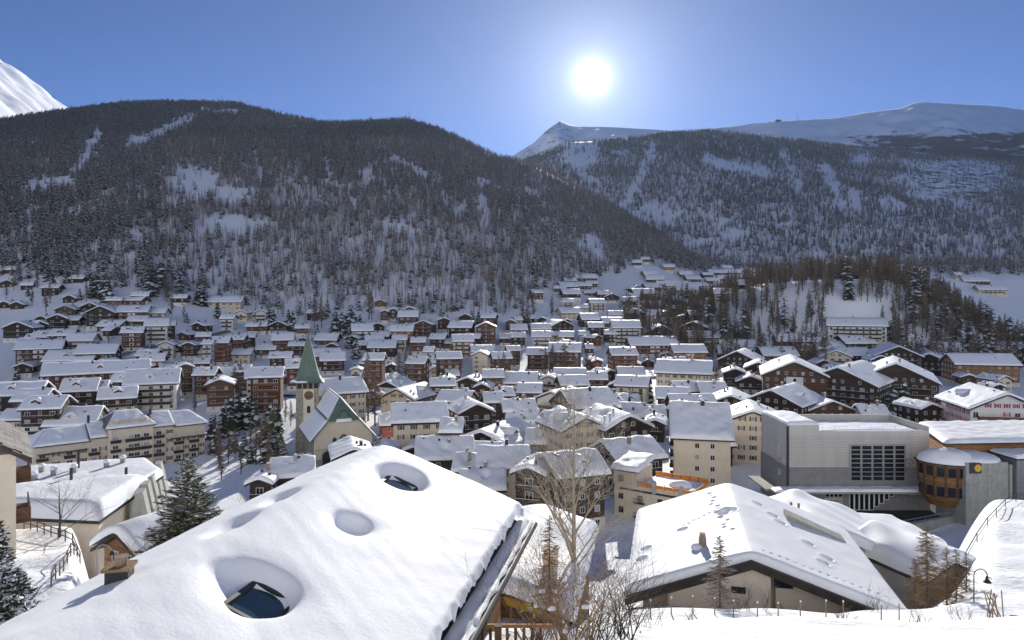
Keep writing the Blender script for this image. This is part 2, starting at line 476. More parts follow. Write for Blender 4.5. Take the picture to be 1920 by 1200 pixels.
def at(u, v, d):
    """the point seen at photo pixel (u, v) at distance d"""
    return Vector(((u - CU) / F * d, d, H - (v - YH) / F * d))

def solve(u, v, h, dmin=118.0, dmax=1100.0):
    """distance at which something h metres above the ground shows at photo row v"""
    ds = np.arange(dmin, dmax, 1.0)
    zs = T((u - CU) / F * ds, ds, False) + h
    vv = YH + F * (H - zs) / ds
    i = int(np.argmax(vv <= v))
    return float(ds[i])

def px(p):
    return CU + F * p[0] / p[1], YH + F * (H - p[2]) / p[1]

# clearings in the woods (photo pixels of the ground): strokes and ellipses
STROKES = [([(182, 245), (168, 285), (146, 318), (112, 348)], 9), ([(60, 350), (130, 345)], 9),
           ([(360, 222), (300, 250), (240, 272)], 10), ([(375, 207), (440, 210)], 6),
           ([(903, 378), (910, 420)], 8), ([(612, 300), (620, 350)], 5), ([(480, 305), (492, 340)], 4),
           ([(1226, 272), (1200, 335), (1170, 388)], 8), ([(1325, 300), (1375, 315), (1435, 326)], 10),
           ([(1545, 315), (1566, 350), (1578, 388)], 10), ([(1600, 365), (1606, 392)], 9), ([(1468, 290), (1500, 355)], 6),
           ([(1105, 450), (1128, 478)], 10), ([(1285, 462), (1350, 448), (1400, 440)], 5), ([(1660, 375), (1690, 395)], 9),
           ([(250, 420), (256, 460)], 6), ([(1090, 325), (1120, 345)], 7), ([(740, 300), (800, 330)], 6), ([(730, 420), (780, 440)], 8)]
ELLS = [(365, 345, 48, 30), (440, 370, 40, 16), (438, 424, 68, 16), (1090, 285, 40, 34), (1800, 335, 95, 34), (1620, 300, 22, 12),
        (1740, 365, 40, 10), (860, 400, 14, 10), (905, 345, 16, 10), (690, 330, 12, 14)]
def clearing(u, v):
    """0 in the woods .. 1 in the open"""
    c = np.zeros_like(u)
    for pts, r in STROKES:
        for (a, b), (p, q) in zip(pts[:-1], pts[1:]):
            l2 = (p - a) ** 2 + (q - b) ** 2
            t = np.clip(((u - a) * (p - a) + (v - b) * (q - b)) / l2, 0, 1)
            dd = np.hypot(u - a - t * (p - a), v - b - t * (q - b))
            c = np.maximum(c, np.clip(1.6 - dd / r, 0, 1))
    for a, b, rx, ry in ELLS:
        c = np.maximum(c, np.clip(2.2 - 1.6 * np.hypot((u - a) / rx, (v - b) / ry), 0, 1))
    return c
ROCKS = [(365, 345, 60, 36, 0.34), (440, 370, 46, 20, 0.25), (300, 250, 70, 26, 0.4), (400, 208, 50, 9, 0.4), (1800, 340, 130, 50, 0.5), (1400, 320, 60, 14, 0.3),
         (1560, 330, 40, 22, 0.25), (860, 380, 80, 60, 0.25), (1110, 275, 60, 30, 0.2), (1640, 640, 120, 60, 0.2), (740, 400, 80, 40, 0.2), (1110, 465, 20, 20, 0.3), (240, 440, 40, 30, 0.2)]
def rock_attr(u, v):
    c = np.zeros_like(u)
    for a, b, rx, ry, k in ROCKS:
        c = np.maximum(c, k * np.clip(1.8 - 1.3 * np.hypot((u - a) / rx, (v - b) / ry), 0, 1))
    return c

# ------------------------------------------------------------------ ground sheets
us = np.arange(-720, 2660, 9.0)
ds = [17.0]
while ds[-1] < 2750:
    ds.append(ds[-1] * 1.012 + 0.05)
ds = np.array(ds)
U, D = np.meshgrid(us, ds)
X = (U - CU) / F * D
Z = T(X, D)
Vv = YH + F * (H - Z) / D
me = arr_mesh('terrain', np.stack([X.ravel(), D.ravel(), Z.ravel()], 1), grid_faces(len(ds), len(us)), M['ground'])
ra = me.attributes.new('rock', 'FLOAT', 'POINT')
rk = rock_attr(U.ravel(), Vv.ravel()) * (D.ravel() > 430)
ra.data.foreach_set('value', rk.astype(np.float32))
tag(link('terrain', me), kind='structure')
gx = np.arange(-160, 161, 4.0); gy = np.concatenate([np.arange(-110, 17, 4.0), [17.6, 19]])
GX, GY = np.meshgrid(gx, gy)
me = arr_mesh('ground', np.stack([GX.ravel(), GY.ravel(), (T(GX, GY) - 0.05).ravel()], 1), grid_faces(len(gy), len(gx)), M['ground'])
tag(link('ground', me), kind='structure')

def peak(name, pts, dist, depth, foot, seed, rockk):
    """a snow mountain beyond the woods: ridge line pts (u, v) at DIST, foot DEPTH metres nearer"""
    pu = [p[0] for p in pts]; pv = [p[1] for p in pts]
    uu = np.arange(pu[0], pu[-1] + 1, 4.0)
    tt = np.concatenate([np.linspace(0, 1, 70), np.linspace(1.05, 1.6, 10)])
    UU, TT = np.meshgrid(uu, tt)
    DD = dist - depth * (1 - TT)
    XX = (UU - CU) / F * DD
    zr = H + (YH - np.interp(UU, pu, pv)) / F * dist
    z = foot + (zr - foot) * np.where(TT <= 1, TT ** 0.9, 1 - (TT - 1) * 1.2)
    q = np.clip(TT, 0, 1) * np.clip(1 - TT, 0, 1) * 4
    s = seed * 977.0
    n = 60 * nz(XX * 0.6 + s, DD * 0.5, 0.008) + 46 * nz(XX + s, DD, 0.016) + 26 * nz(XX + s, DD, 0.033) + 9 * nz(XX + s, DD, 0.07)
    z = z + (q + 0.03) * n * (dist / 4500.0)
    me = arr_mesh(name, np.stack([XX.ravel(), DD.ravel(), z.ravel()], 1), grid_faces(len(tt), len(uu)), M['peak'])
    r = me.attributes.new('rock', 'FLOAT', 'POINT')
    r.data.foreach_set('value', rockk(UU.ravel(), (YH + F * (H - z) / DD).ravel()).astype(np.float32))
    return tag(link(name, me), kind='structure')
yy_ = np.linspace(1500, 8200, 190); ss_ = np.concatenate([np.linspace(-600, 0, 14)[:-1], np.linspace(0, 2300, 110)])
YY_, SS_ = np.meshgrid(yy_, ss_)
zr_l = 1837 - 0.2064 * (YY_ - 5200)
rel = 70 * nz(SS_ * 0.8, YY_ * 0.8, 0.008) + 40 * nz(SS_ + 300, YY_, 0.016) + 22 * nz(SS_, YY_, 0.033) + 9 * nz(SS_, YY_, 0.07)
zl_ = zr_l - np.where(SS_ > 0, 0.72 * SS_ + 0.00006 * SS_ ** 2, -0.9 * SS_) + rel * np.clip(np.abs(SS_) / 260 + 0.12, 0, 1)
me = arr_mesh('mountain', np.stack([(-3900 + SS_).ravel(), YY_.ravel(), zl_.ravel()], 1), grid_faces(*SS_.shape), M['peak'])
ra = me.attributes.new('rock', 'FLOAT', 'POINT'); ra.data.foreach_set('value', np.full(SS_.size, 0.36, np.float32))
tag(link('mountain', me), kind='structure')
peak('mountain', [(850, 400), (930, 318), (965, 290), (1000, 268), (1030, 240), (1050, 227), (1066, 234), (1080, 237), (1150, 238), (1240, 243), (1400, 262), (1600, 300)], 5600, 1800, 700, 2, lambda u, v: np.where(u < 1075, 0.46, 0.25))
peak('mountain', [(1240, 262), (1300, 245), (1360, 238), (1430, 231), (1500, 225), (1560, 222), (1620, 212), (1660, 207), (1690, 203), (1712, 194), (1735, 191), (1760, 193), (1820, 196), (1870, 199), (1920, 206), (2100, 235), (2400, 280), (2900, 330)], 4000, 1250, 560, 3,
     lambda u, v: 0.27 + 0.34 * np.clip((v - 225) / 35, 0, 1) * np.clip((u - 1480) / 200, 0, 1))

# ------------------------------------------------------------------ trees
def conifer_mb(seed, h, whorls=13, per=8, snow=0.3, spread=0.2, leafy=None, crown_only=False):
    """spruce or stone pine: drooping fronds in whorls, some with snow; material 0 needles, 1 snow, 2 bark"""
    r = random.Random(seed); b = MB()
    for i in range(whorls):
        f = i / (whorls - 1)
        z = h * (0.10 + 0.88 * f)
        ln = h * spread * (1 - f) ** 0.85 + 0.12
        k = max(4, int(per * (1 - 0.5 * f)))
        for j in range(k):
            a = 2 * math.pi * (j + r.random() * 0.8) / k + i * 1.3
            l = ln * r.uniform(0.7, 1.15)
            w = l * r.uniform(0.30, 0.45)
            ca, sa = math.cos(a), math.sin(a)
            zz = z + r.uniform(-0.02, 0.02) * h
            dr = l * r.uniform(0.25, 0.55)
            p0 = (0, 0, zz)
            p1 = (ca * l * 0.55 - sa * w, sa * l * 0.55 + ca * w, zz - dr * 0.6)
            p2 = (ca * l, sa * l, zz - dr * 0.9)
            p3 = (ca * l * 0.55 + sa * w, sa * l * 0.55 - ca * w, zz - dr * 0.6)
            pm = (ca * l * 0.5, sa * l * 0.5, zz - dr * 0.25)
            mi = 1 if r.random() < snow else 0
            b.add([p0, p1, p2, p3, pm], [(0, 4, 1), (4, 2, 1), (0, 3, 4), (4, 3, 2)], mi)
            if mi == 1:   # needles hang below the snow
                b.add([(p[0] * 1.05, p[1] * 1.05, p[2] - 0.05 * l - 0.05) for p in (p0, p1, p2, p3)], [(0, 1, 2, 3)], 0)
    return b

def larch_mb(seed, h, n=46, spread=0.2, wd=0.004, twigs=3, start=0.18, frost=0.0):
    """bare larch: thin drooping branches with hanging twigs"""
    r = random.Random(seed); b = MB()
    for i in range(n):
        f = start + (0.985 - start) * ((i + r.random()) / n)
        a = r.uniform(0, 6.283)
        prof = min(1.0, (f - start + 0.05) / 0.22) if f < 0.4 else 1.0
        l = h * spread * (1 - f) ** 0.7 * prof * r.uniform(0.6, 1.15) + h * 0.012
        ca, sa = math.cos(a), math.sin(a)
        w = h * wd
        z0 = h * f
        p0 = Vector((0, 0, z0)); p1 = Vector((ca * l * 0.6, sa * l * 0.6, z0 - l * 0.18)); p2 = Vector((ca * l, sa * l, z0 - l * 0.08))
        up = Vector((0, 0, w))
        b.add([p0 - up, p0 + up, p1 + up * 0.7, p1 - up * 0.7, p2], [(0, 3, 2, 1), (3, 4, 2)], 0)
        for k in range(twigs):
            t = r.uniform(0.25, 1.0)
            q = p0.lerp(p1, t / 0.6) if t < 0.6 else p1.lerp(p2, (t - 0.6) / 0.4)
            tl = l * r.uniform(0.2, 0.45)
            an = a + r.choice((-1, 1)) * r.uniform(0.5, 1.3)
            e = q + Vector((math.cos(an) * tl, math.sin(an) * tl, -tl * r.uniform(0.0, 0.5)))
            s = Vector((0, 0, w * 0.8)) if r.random() < 0.6 else Vector((-sa, ca, 0)) * w
            b.add([q - s, q + s, e], [(0, 1, 2)], 1 if frost and r.random() < frost else 0)
    return b

def trunk_mb(h, r0, n=5, lean=0.0, seed=0):
    r = random.Random(seed)
    return MB().tube([(0, 0, -0.6), (lean * 0.2, 0, h * 0.3), (lean * 0.6, r.uniform(-.1, .1), h * 0.65), (lean, 0, h)], [r0, r0 * 0.8, r0 * 0.45, r0 * 0.06], n)

# far woods: one mass that nobody could count, instanced over the slopes
def proto(b_list, mats, name):
    b = MB()
    for src, off in b_list:
        b.add(src.v, src.f, 0)
        n = len(src.f)
        b.m[-n:] = [k + off for k in src.m]
    o = bpy.data.objects.new(name, b.mesh(name, mats))
    return o
pc = bpy.data.collections.new('forest_kinds')
kinds = []
for i in range(4):
    kinds.append(proto([(conifer_mb(20 + i, 1.0, 9, 6, 0.45, 0.17), 0), (trunk_mb(1.0, 0.014, 4), 2)], [M['needle'], M['snow_tree'], M['bark']], 'kind_%d' % i))
for i in range(5):
    kinds.append(proto([(larch_mb(40 + i, 1.0, 44, 0.17, 0.009, 4, 0.18, 0.28), 0), (trunk_mb(1.0, 0.016, 4), 2)], [M['larch'], M['snow_tree'], M['bark']], 'kind_%d' % (4 + i)))
for o in kinds:
    pc.objects.link(o)

def scatter(name, pts, size, which, label):
    n = len(pts)
    me = bpy.data.meshes.new(name)
    me.from_pydata(pts.tolist(), [], [])
    for nm, dt, val in (('size', 'FLOAT', size), ('which', 'INT', which), ('turn', 'FLOAT', _ng.uniform(0, 6.283, n))):
        a = me.attributes.new(nm, dt, 'POINT')
        a.data.foreach_set('value', val.astype(np.float32 if dt == 'FLOAT' else np.int32))
    o = link(name, me)
    tag(o, label, None, None, 'stuff')
    ng = bpy.data.node_groups.new(name + '_nodes', 'GeometryNodeTree')
    ng.interface.new_socket('Geometry', in_out='INPUT', socket_type='NodeSocketGeometry')
    ng.interface.new_socket('Geometry', in_out='OUTPUT', socket_type='NodeSocketGeometry')
    gi, go = ng.nodes.new('NodeGroupInput'), ng.nodes.new('NodeGroupOutput')
    ip = ng.nodes.new('GeometryNodeInstanceOnPoints')
    ci = ng.nodes.new('GeometryNodeCollectionInfo')
    ci.inputs['Collection'].default_value = pc
    ci.inputs['Separate Children'].default_value = True
    ci.inputs['Reset Children'].default_value = True
    ip.inputs['Pick Instance'].default_value = True
    def named(nm, dt):
        a = ng.nodes.new('GeometryNodeInputNamedAttribute'); a.data_type = dt
        a.inputs['Name'].default_value = nm
        return a.outputs['Attribute']
    cx = ng.nodes.new('ShaderNodeCombineXYZ')
    ng.links.new(named('turn', 'FLOAT'), cx.inputs['Z'])
    ng.links.new(gi.outputs[0], ip.inputs['Points'])
    ng.links.new(ci.outputs[0], ip.inputs['Instance'])
    ng.links.new(named('which', 'INT'), ip.inputs['Instance Index'])
    ng.links.new(cx.outputs[0], ip.inputs['Rotation'])
    ng.links.new(named('size', 'FLOAT'), ip.inputs['Scale'])
    ng.links.new(ip.outputs[0], go.inputs[0])
    md = o.modifiers.new('scatter', 'NODES'); md.node_group = ng
    return o

def wood(n_try, dlo, dhi, inside, h0, h1, conifer_share):
    u = _ng.uniform(-140, 2060, n_try)
    d = np.sqrt(_ng.uniform(dlo ** 2, dhi ** 2, n_try))
    x = (u - CU) / F * d
    z = T(x, d, False)
    v = YH + F * (H - z) / d
    gap = np.clip((nz(x * 1.3 + 900, d * 0.55, 0.016) + 0.6 * nz(x, d * 0.6, 0.033) + 0.35 * nz(x, d, 0.07) - 0.42) * 3.0, 0, 1) * np.clip((v - 225) / 60, 0, 1)
    gap = np.maximum(gap * np.where((u > 640), 0.85, 0.55), 0)
    clump = 0.5 + 0.5 * nz(x, d * 0.6, 0.016) + 0.35 * nz(x, d, 0.033)
    uj, vj = u + 9 * nz(x, d, 0.07) + 5 * nz(x, d, 0.15), v + 8 * nz(x + 50, d, 0.07) + 4 * nz(x, d + 90, 0.15)
    keep = (_ng.random(n_try) < inside(u, v, d, x) * np.clip(0.45 + 0.75 * clump, 0.15, 1)) & (_ng.random(n_try) > 0.94 * clearing(uj, vj)) & (_ng.random(n_try) > gap)
    u, d, x, z, v, clump = (a[keep] for a in (u, d, x, z, v, clump))
    n = len(u)
    size = _ng.uniform(h0, h1, n) * (0.75 + 0.25 * _ng.random(n))
    con = _ng.random(n) < conifer_share(u, v, d, x)
    which = np.where(con, _ng.integers(0, 4, n), _ng.integers(4, 9, n))
    return np.stack([x, d, z - 0.3], 1), size, which

def in_front(u, v, d, x):
    d0 = np.interp(u, UK, V_D0) + 25 * nz(x, d, 0.033) + 18 * nz(x, d, 0.07)
    d1 = np.interp(u, RU, RD)
    return np.where((d > d0 - 12) & (d < d1 + 25), np.clip((d - d0 + 30) / 60, 0.25, 1), 0.0) * (u < 1330)
def in_back(u, v, d, x):
    lo = np.where(u < 1330, np.interp(u, RU, RD) + 60, np.interp(u, UK, V_D0) + 25)
    return np.where((d > lo) & (d < DB1 + 25) & (u > 960), 1.0, 0.0)
pts, size, which = wood(132000, 480, 1790, in_front, 10, 16, lambda u, v, d, x: np.clip(0.28 + 0.5 * (v < 260) + 0.25 * nz(x, d, 0.008) + 0.2 * (u < 300), 0.1, 0.85))
scatter('forest', pts, size, which, 'bare larch and dark conifer forest covering the mountain behind the village')
print('front trees', len(pts))
pts, size, which = wood(122000, 820, 2530, in_back, 10, 16, lambda u, v, d, x: np.clip(0.35 + 0.35 * (v < 300) + 0.2 * nz(x, d, 0.008), 0.1, 0.8))
scatter('forest', pts, size, which, 'bluish forest with snow gullies below the snow ridge')
print('back trees', len(pts))

# the lesser trees of the knoll, past those built one by one
n_k = 3800
xk = _ng.uniform(95, 445, n_k); yk = _ng.uniform(425, 720, n_k)
rk_ = np.hypot((xk - 265) / 178, (yk - 580) / 155)
uk_ = CU + F * xk / yk
ok = (rk_ < 1.0) & (_ng.random(n_k) < np.where(uk_ > 1690, 1.0, 0.85) * (0.6 + 0.6 * nz(xk, yk, 0.033))) & ~((yk < 505) & (uk_ > 1550) & (uk_ < 1670))
xk, yk, uk_ = xk[ok], yk[ok], uk_[ok]
knoll_kinds = len(kinds)
for i in range(3):
    kinds.append(proto([(larch_mb(240 + i, 1.0, 80, 0.19, 0.0085, 5, 0.2), 0), (trunk_mb(1.0, 0.017, 4), 1)], [M['larch_k'], M['bark']], 'kind_%d' % (knoll_kinds + i)))
    pc.objects.link(kinds[-1])
scatter('woods', np.stack([xk, yk, T(xk, yk) - 0.3], 1), _ng.uniform(14, 25, len(xk)), np.where(_ng.random(len(xk)) < np.where(uk_ > 1690, 0.16, 0.04), _ng.integers(0, 4, len(xk)), _ng.integers(knoll_kinds, knoll_kinds + 3, len(xk))), 'thicket of bare brown larches filling the wooded knoll')
print('knoll', len(xk))

# ------------------------------------------------------------------ windows, balconies, snow: shared builders
def window_meshes(w, h, fr, name, shutter=None, mull=True):
    """frame ring with mullion; optional shutters folded back; front is -y"""
    b = MB(); t = 0.09; dp = 0.12
    b.box((-w / 2 + t / 2, 0, h / 2), (t, dp, h)); b.box((w / 2 - t / 2, 0, h / 2), (t, dp, h))
    b.box((0, 0, t / 2), (w - 2 * t, dp, t)); b.box((0, 0, h - t / 2), (w - 2 * t, dp, t))
    if mull: b.box((0, 0.01, h / 2), (0.06, dp * 0.7, h - 2 * t))
    if shutter:
        b.box((-w * 0.76, -0.02, h / 2), (w * 0.48, 0.05, h), 1); b.box((w * 0.76, -0.02, h / 2), (w * 0.48, 0.05, h), 1)
    p = MB(); p.box((0, 0.03, h / 2), (w - 2 * t, 0.02, h - 2 * t))
    far = MB(); far.add(b.v, b.f); far.m = [2 if k == 1 else 0 for k in b.m]
    far.box((0, 0.03, h / 2), (w - 2 * t, 0.02, h - 2 * t), 1)
    mats = [fr] + ([shutter] if shutter else [])
    return (b.mesh('window', mats), p.mesh('pane', M['glass']), far.mesh('window', [fr, M['glass']] + ([shutter] if shutter else [])))
WIN = {'w': window_meshes(1.15, 1.3, M['frame_w'], 'w'), 'b': window_meshes(1.1, 1.3, M['frame_b'], 'b'),
       's': window_meshes(1.0, 1.35, M['frame_w'], 's', M['shut_b']), 'r': window_meshes(1.0, 1.35, M['frame_w'], 'r', M['shut_r']),
       'd': window_meshes(1.7, 2.0, M['frame_w'], 'd')}

def put_window(kind, parent, x, y, z, rz, near):
    a, p, far = WIN[kind]
    o = link('window', a if near else far, parent, (x, y, z), rz)
    if near:
        link('pane', p, o)
    return o

_bal = {}
def balcony_mesh(w, mt, dep=1.2):
    key = (round(w), mt, round(dep, 1))
    if key not in _bal:
        b = MB(); w = float(round(w))
        b.box((0, -dep / 2, 0.08), (w, dep, 0.16), 0)
        b.box((0, -dep + 0.05, 0.62), (w, 0.08, 0.9), 0)
        b.box((-w / 2 + 0.05, -dep / 2 + 0.06, 0.62), (0.08, dep - 0.16, 0.9), 0); b.box((w / 2 - 0.05, -dep / 2 + 0.06, 0.62), (0.08, dep - 0.16, 0.9), 0)
        b.box((0, -dep + 0.05, 1.10), (w + 0.1, 0.2, 0.06), 1)
        _bal[key] = b.mesh('balcony', [M[mt], M['snow']])
    return _bal[key]

def snow_noise(seed):
    r = random.Random(seed)
    ks = [(r.uniform(.25, 1.6) * r.choice((-1, 1)), r.uniform(.25, 1.6), r.uniform(0, 6.28)) for _ in range(7)]
    return lambda s, t: sum(np.sin(s * a + t * b + c) for a, b, c in ks) / 7.0

def snow_gable(a, lh, tan, th, ns, nt, seed, dips=(), rough=0.42):
    """thick snow lying on a gable roof; ridge along y at z = 0, rounded rims, wind-worn top"""
    e = np.array([0, 0.05, 0.16, 0.36, 0.75])
    def axis(half, n):
        r = e[e < half * 0.45]
        inner = np.linspace(-half + r[-1] + 0.4, half - r[-1] - 0.4, max(3, n))
        return np.concatenate([-half + r, inner, half - r[::-1]])
    S, Tt = np.meshgrid(axis(a, ns), axis(lh, nt))
    ee = np.minimum(a - np.abs(S), lh - np.abs(Tt))
    k = np.clip(ee / 0.42, 0, 1)
    fn = snow_noise(seed)
    thick = th * np.sqrt(np.clip(1 - (1 - k) ** 2, 0, 1)) * (1 + rough * fn(S, Tt) * k)
    for (s, t, r, dep) in dips:
        thick = thick - dep * np.exp(-((S - s) ** 2 + (Tt - t) ** 2) / (r * r)) * np.clip(ee, 0, 1)
    thick = np.where(ee <= 1e-6, -0.06, np.maximum(thick, 0.04))
    z = -np.sqrt(S ** 2 + 0.35) * tan + math.sqrt(0.35) * tan + thick
    wob = 0.10 * fn(S * 3 + 5, Tt * 3) * (ee < 0.1)
    Sx = S + np.where(np.abs(S) >= a - 1e-6, wob, 0)
    Ty = Tt + np.where(np.abs(Tt) >= lh - 1e-6, wob, 0)
    return np.stack([Sx.ravel(), Ty.ravel(), z.ravel()], 1), grid_faces(*S.shape)

def mound(name, cx, cy, cz, rx, ry, h, seed, parent=None, mt='snow', n=24, rz=0.0, power=0.5):
    """a rounded heap or cap of snow"""
    fn = snow_noise(seed)
    rr = np.concatenate([np.linspace(0, 0.9, 8), [0.96, 1.0]])
    th = np.linspace(0, 2 * np.pi, n, endpoint=False)
    RR, TH = np.meshgrid(rr, th, indexing='ij')
    x, y = rx * RR * np.cos(TH), ry * RR * np.sin(TH)
    z = h * np.clip(1 - RR ** 2, 0, 1) ** power * (1 + 0.16 * fn(x * 1.2, y * 1.2))
    wob = 1 + 0.05 * fn(TH * 2, TH * 0)
    ca, sa = math.cos(rz), math.sin(rz)
    x, y = x * wob, y * wob
    V = np.stack([(cx + x * ca - y * sa).ravel(), (cy + x * sa + y * ca).ravel(), (cz + z - 0.05 * (RR >= 1)).ravel()], 1)
    f = []
    for i in range(len(rr) - 1):
        for k in range(n):
            f.append((i * n + k, i * n + (k + 1) % n, (i + 1) * n + (k + 1) % n, (i + 1) * n + k)[::-1])
    return link(name, arr_mesh(name, V, np.array(f), M[mt]), parent)

# colour codes: upper wall, lower wall (or None), storeys of the lower wall, window kind, balcony timber, words
CODE = {
    'D': ('D', 'W', 0.9, 'w', 'D', 'dark timber'), 'B': ('B', 'W', 0.8, 'w', 'B', 'brown timber'),
    'R': ('R', 'W', 0.9, 'w', 'R', 'reddish timber'), 'T': ('T', 'C', 0.8, 'w', 'T', 'honey-coloured timber'),
    'W': ('W', None, 0, 'b', 'B', 'white rendered'), 'C': ('C', None, 0, 's', 'B', 'cream rendered'),
    'M': ('D', 'W', 1.9, 'w', 'D', 'white and dark timber'), 'N': ('W', None, 0, 'b', 'D', 'white balconied'),
    'L': ('D', None, 0, 'w', 'D', 'weathered log'), 'X': ('W', None, 0, 'r', 'R', 'white red-shuttered'),
    'G': ('G', None, 0, 'b', 'D', 'grey rendered'), 'P': ('pinkred', 'W', 0.6, 'w', 'R', 'red rendered'),
}
HOUSES = []
FOOT = []
VENT = MB().box((0, 0, 0.35), (0.45, 0.45, 1.1)).mesh('roof_vent', M['dark_metal'])

def house(u, v, w, typ='E', col='D', n=2, yaw=None, dep=None, pitch=None, snow=None, label=None, dmin=118.0, chim=None, cat='chalet', st=2.75, bal=None, dips=0, tower=None, win=True, hw=None, name=None, group='snow-covered houses of the village'):
    """a gabled house whose front eaves show at photo pixel (u, v), w pixels wide; typ G: gable to the viewer, E: eaves to the viewer"""
    r = random.Random(int(u * 31 + v * 17))
    hw = hw or n * st + 0.5
    d = solve(u, v, hw, dmin)
    W = 1.03 * w * d / F
    x = (u - CU) / F * d
    if yaw is None: yaw = r.uniform(-9, 9)
    yaw += r.uniform(-11, 11) + (7 if u < 700 and typ == 'E' else 0)
    view = math.degrees(math.atan2(x, d))
    ya = R(yaw)
    W = max(4.5, W / max(0.72, math.cos(ya + R(view) * 0.0)))
    over = 0.9 if n > 1 else 0.6
    if typ == 'G':
        a = W / 2 - over; L = (dep or W * r.uniform(1.0, 1.3)) / 2
        if pitch is None: pitch = r.uniform(22, 27)
        back = L; rot = ya
    else:
        L = W / 2 - over; a = (dep or max(9.5, min(19, W * r.uniform(0.85, 1.1)))) / 2
        if pitch is None: pitch = r.uniform(24, 30)
        back = a; rot = ya + math.pi / 2
    a = max(a, 2.2); L = max(L, 2.2)
    cx, cy = x - math.sin(ya) * back, d + math.cos(ya) * back
    FOOT.append((cx, cy, math.hypot(a, L)))
    zg = Tz(x, d)
    tan = math.tan(R(pitch))
    root = empty(name or ('chalet' if CODE[col][0] in 'DBRT' else 'house'), (cx, cy, zg), rot)
    upper, lower, ls, wk, bt, words_ = CODE[col]
    hl = ls * st if (lower and n > 1) else -6.0
    near = d < 250
    zr = hw + a * tan
    # walls
    b = MB()
    z0 = hl if hl > 0 else -6.0
    b.prism([(-a, z0), (a, z0), (a, hw), (0, zr - 0.02), (-a, hw)], -L, L)
    b.build('wall', M[upper], root)
    if hl > 0:
        q = MB(); q.box((0, 0, (hl - 6) / 2), (2 * a + 0.12, 2 * L + 0.12, hl + 6)); q.build('base_wall', M[lower], root)
    # roof
    ro = a + over; lo = L + over * 1.1
    ze = hw - over * tan
    b = MB(); t = 0.28
    b.prism([(-ro, ze - t), (0, zr - t), (ro, ze - t), (ro, ze + 0.1), (0, zr + 0.1), (-ro, ze + 0.1)], -lo, lo)
    b.build('roof', M['eave'], root)
    th = snow if snow is not None else r.uniform(0.45, 0.75)
    det = 10 if d < 170 else (7 if d < 260 else (4 if d < 420 else 3))
    dp = []
    for k in range(dips if dips else (r.choice((0, 1, 2)) if d < 420 else 0)):
        dp.append((r.choice((-1, 1)) * a * r.uniform(0.3, 0.7), L * r.uniform(-0.7, 0.7), r.uniform(0.7, 1.1), th * 1.2))
    V, fc = snow_gable(ro + 0.12, lo + 0.12, tan, th, det * 2 + 1 + (6 if dp else 0), det * 2 + (6 if dp else 0), int(u * 7 + v), dp)
    V[:, 2] += zr + 0.1
    link('roof_snow', arr_mesh('roof_snow', V, fc, M['snow']), root)
    # chimneys
    for k in range(chim if chim is not None else (1 if r.random() < 0.75 else 2)):
        s = r.choice((-1, 1)) * a * r.uniform(0.1, 0.5); tt = L * r.uniform(-0.7, 0.7)
        zc = zr - abs(s) * tan
        hgt = r.uniform(1.0, 1.9) + th
        ch = MB(); ch.box((s, tt, zc + hgt / 2 - 0.3), (0.75, 0.75, hgt + 0.6)); ch.box((s, tt, zc + hgt + 0.06), (0.95, 0.95, 0.12))
        c = ch.build('chimney', M[r.choice(('brick', 'concrete', 'dark_metal'))], root)
        if d < 420:
            mound('snow_cap', s, tt, zc + hgt + 0.12, 0.46, 0.46, 0.32, k, c, n=8)
    if d < 520 and n > 1:
        for k in range(r.choice((1, 2, 2, 3, 4))):
            s = r.choice((-1, 1)) * a * r.uniform(0.1, 0.85); tt = L * r.uniform(-0.85, 0.85)
            link('roof_vent', VENT, root, (s, tt, zr - abs(s) * tan + th * 0.75), r.uniform(0, 1.5))
    # windows and balconies on the faces that the village shows to the slope
    cen = Vector((cx, cy, zg))
    faces = [((0, -L), (0, -1), 2 * a, 0.0, 'g'), ((0, L), (0, 1), 2 * a, math.pi, 'g'), ((-a, 0), (-1, 0), 2 * L, -math.pi / 2, 'e'), ((a, 0), (1, 0), 2 * L, math.pi / 2, 'e')]
    cr, sr = math.cos(rot), math.sin(rot)
    vis = []
    for (fx, fy), (nx, ny), fw, rz, kind in faces:
        wx, wy = cx + fx * cr - fy * sr, cy + fx * sr + fy * cr
        n_w = (nx * cr - ny * sr, nx * sr + ny * cr)
        l = math.hypot(wx, wy)
        cs = -(n_w[0] * wx + n_w[1] * wy) / l
        if cs > 0.18:
            vis.append((cs, fx, fy, nx, ny, fw, rz, kind))
    vis.sort(reverse=True)
    for iv, (cs, fx, fy, nx, ny, fw, rz, kind) in enumerate(vis):
        if not win: break
        step = 2.9 if d < 260 else (3.3 if d < 420 else 4.0)
        cols = max(1, int((fw - 0.8) / step))
        has_b = (bal if bal is not None else (r.random() < (0.8 if kind == 'g' or n > 2 else 0.4) and n > 1)) and iv == 0
        rows = n + (1 if kind == 'g' and a * tan > 2.6 else 0)
        for k in range(rows):
            zb = k * st + (0.95 if k else 0.8)
            cc = cols if k < n else max(1, cols - 2)
            for c in range(cc):
                if r.random() < 0.10: continue
                off = (c - (cc - 1) / 2) * (fw / max(cols, 1) if k < n else fw / max(cols, 1) * 0.9)
                px_, py_ = fx + nx * 0.05 + (-ny) * off, fy + ny * 0.05 + nx * off
                g = 0.06 if (k * st < hl - 0.5) else 0.0
                wkk = ('d' if has_b and k >= 1 and k < n and c % 2 == 0 else wk)
                put_window(wkk, root, px_ + nx * g, py_ + ny * g, zb - (0.75 if wkk == 'd' else 0), rz, near)
            if has_b and 1 <= k < n:
                link('balcony', balcony_mesh(fw * 0.8, bt), root, (fx + nx * 0.02, fy + ny * 0.02, k * st - 0.12), rz)
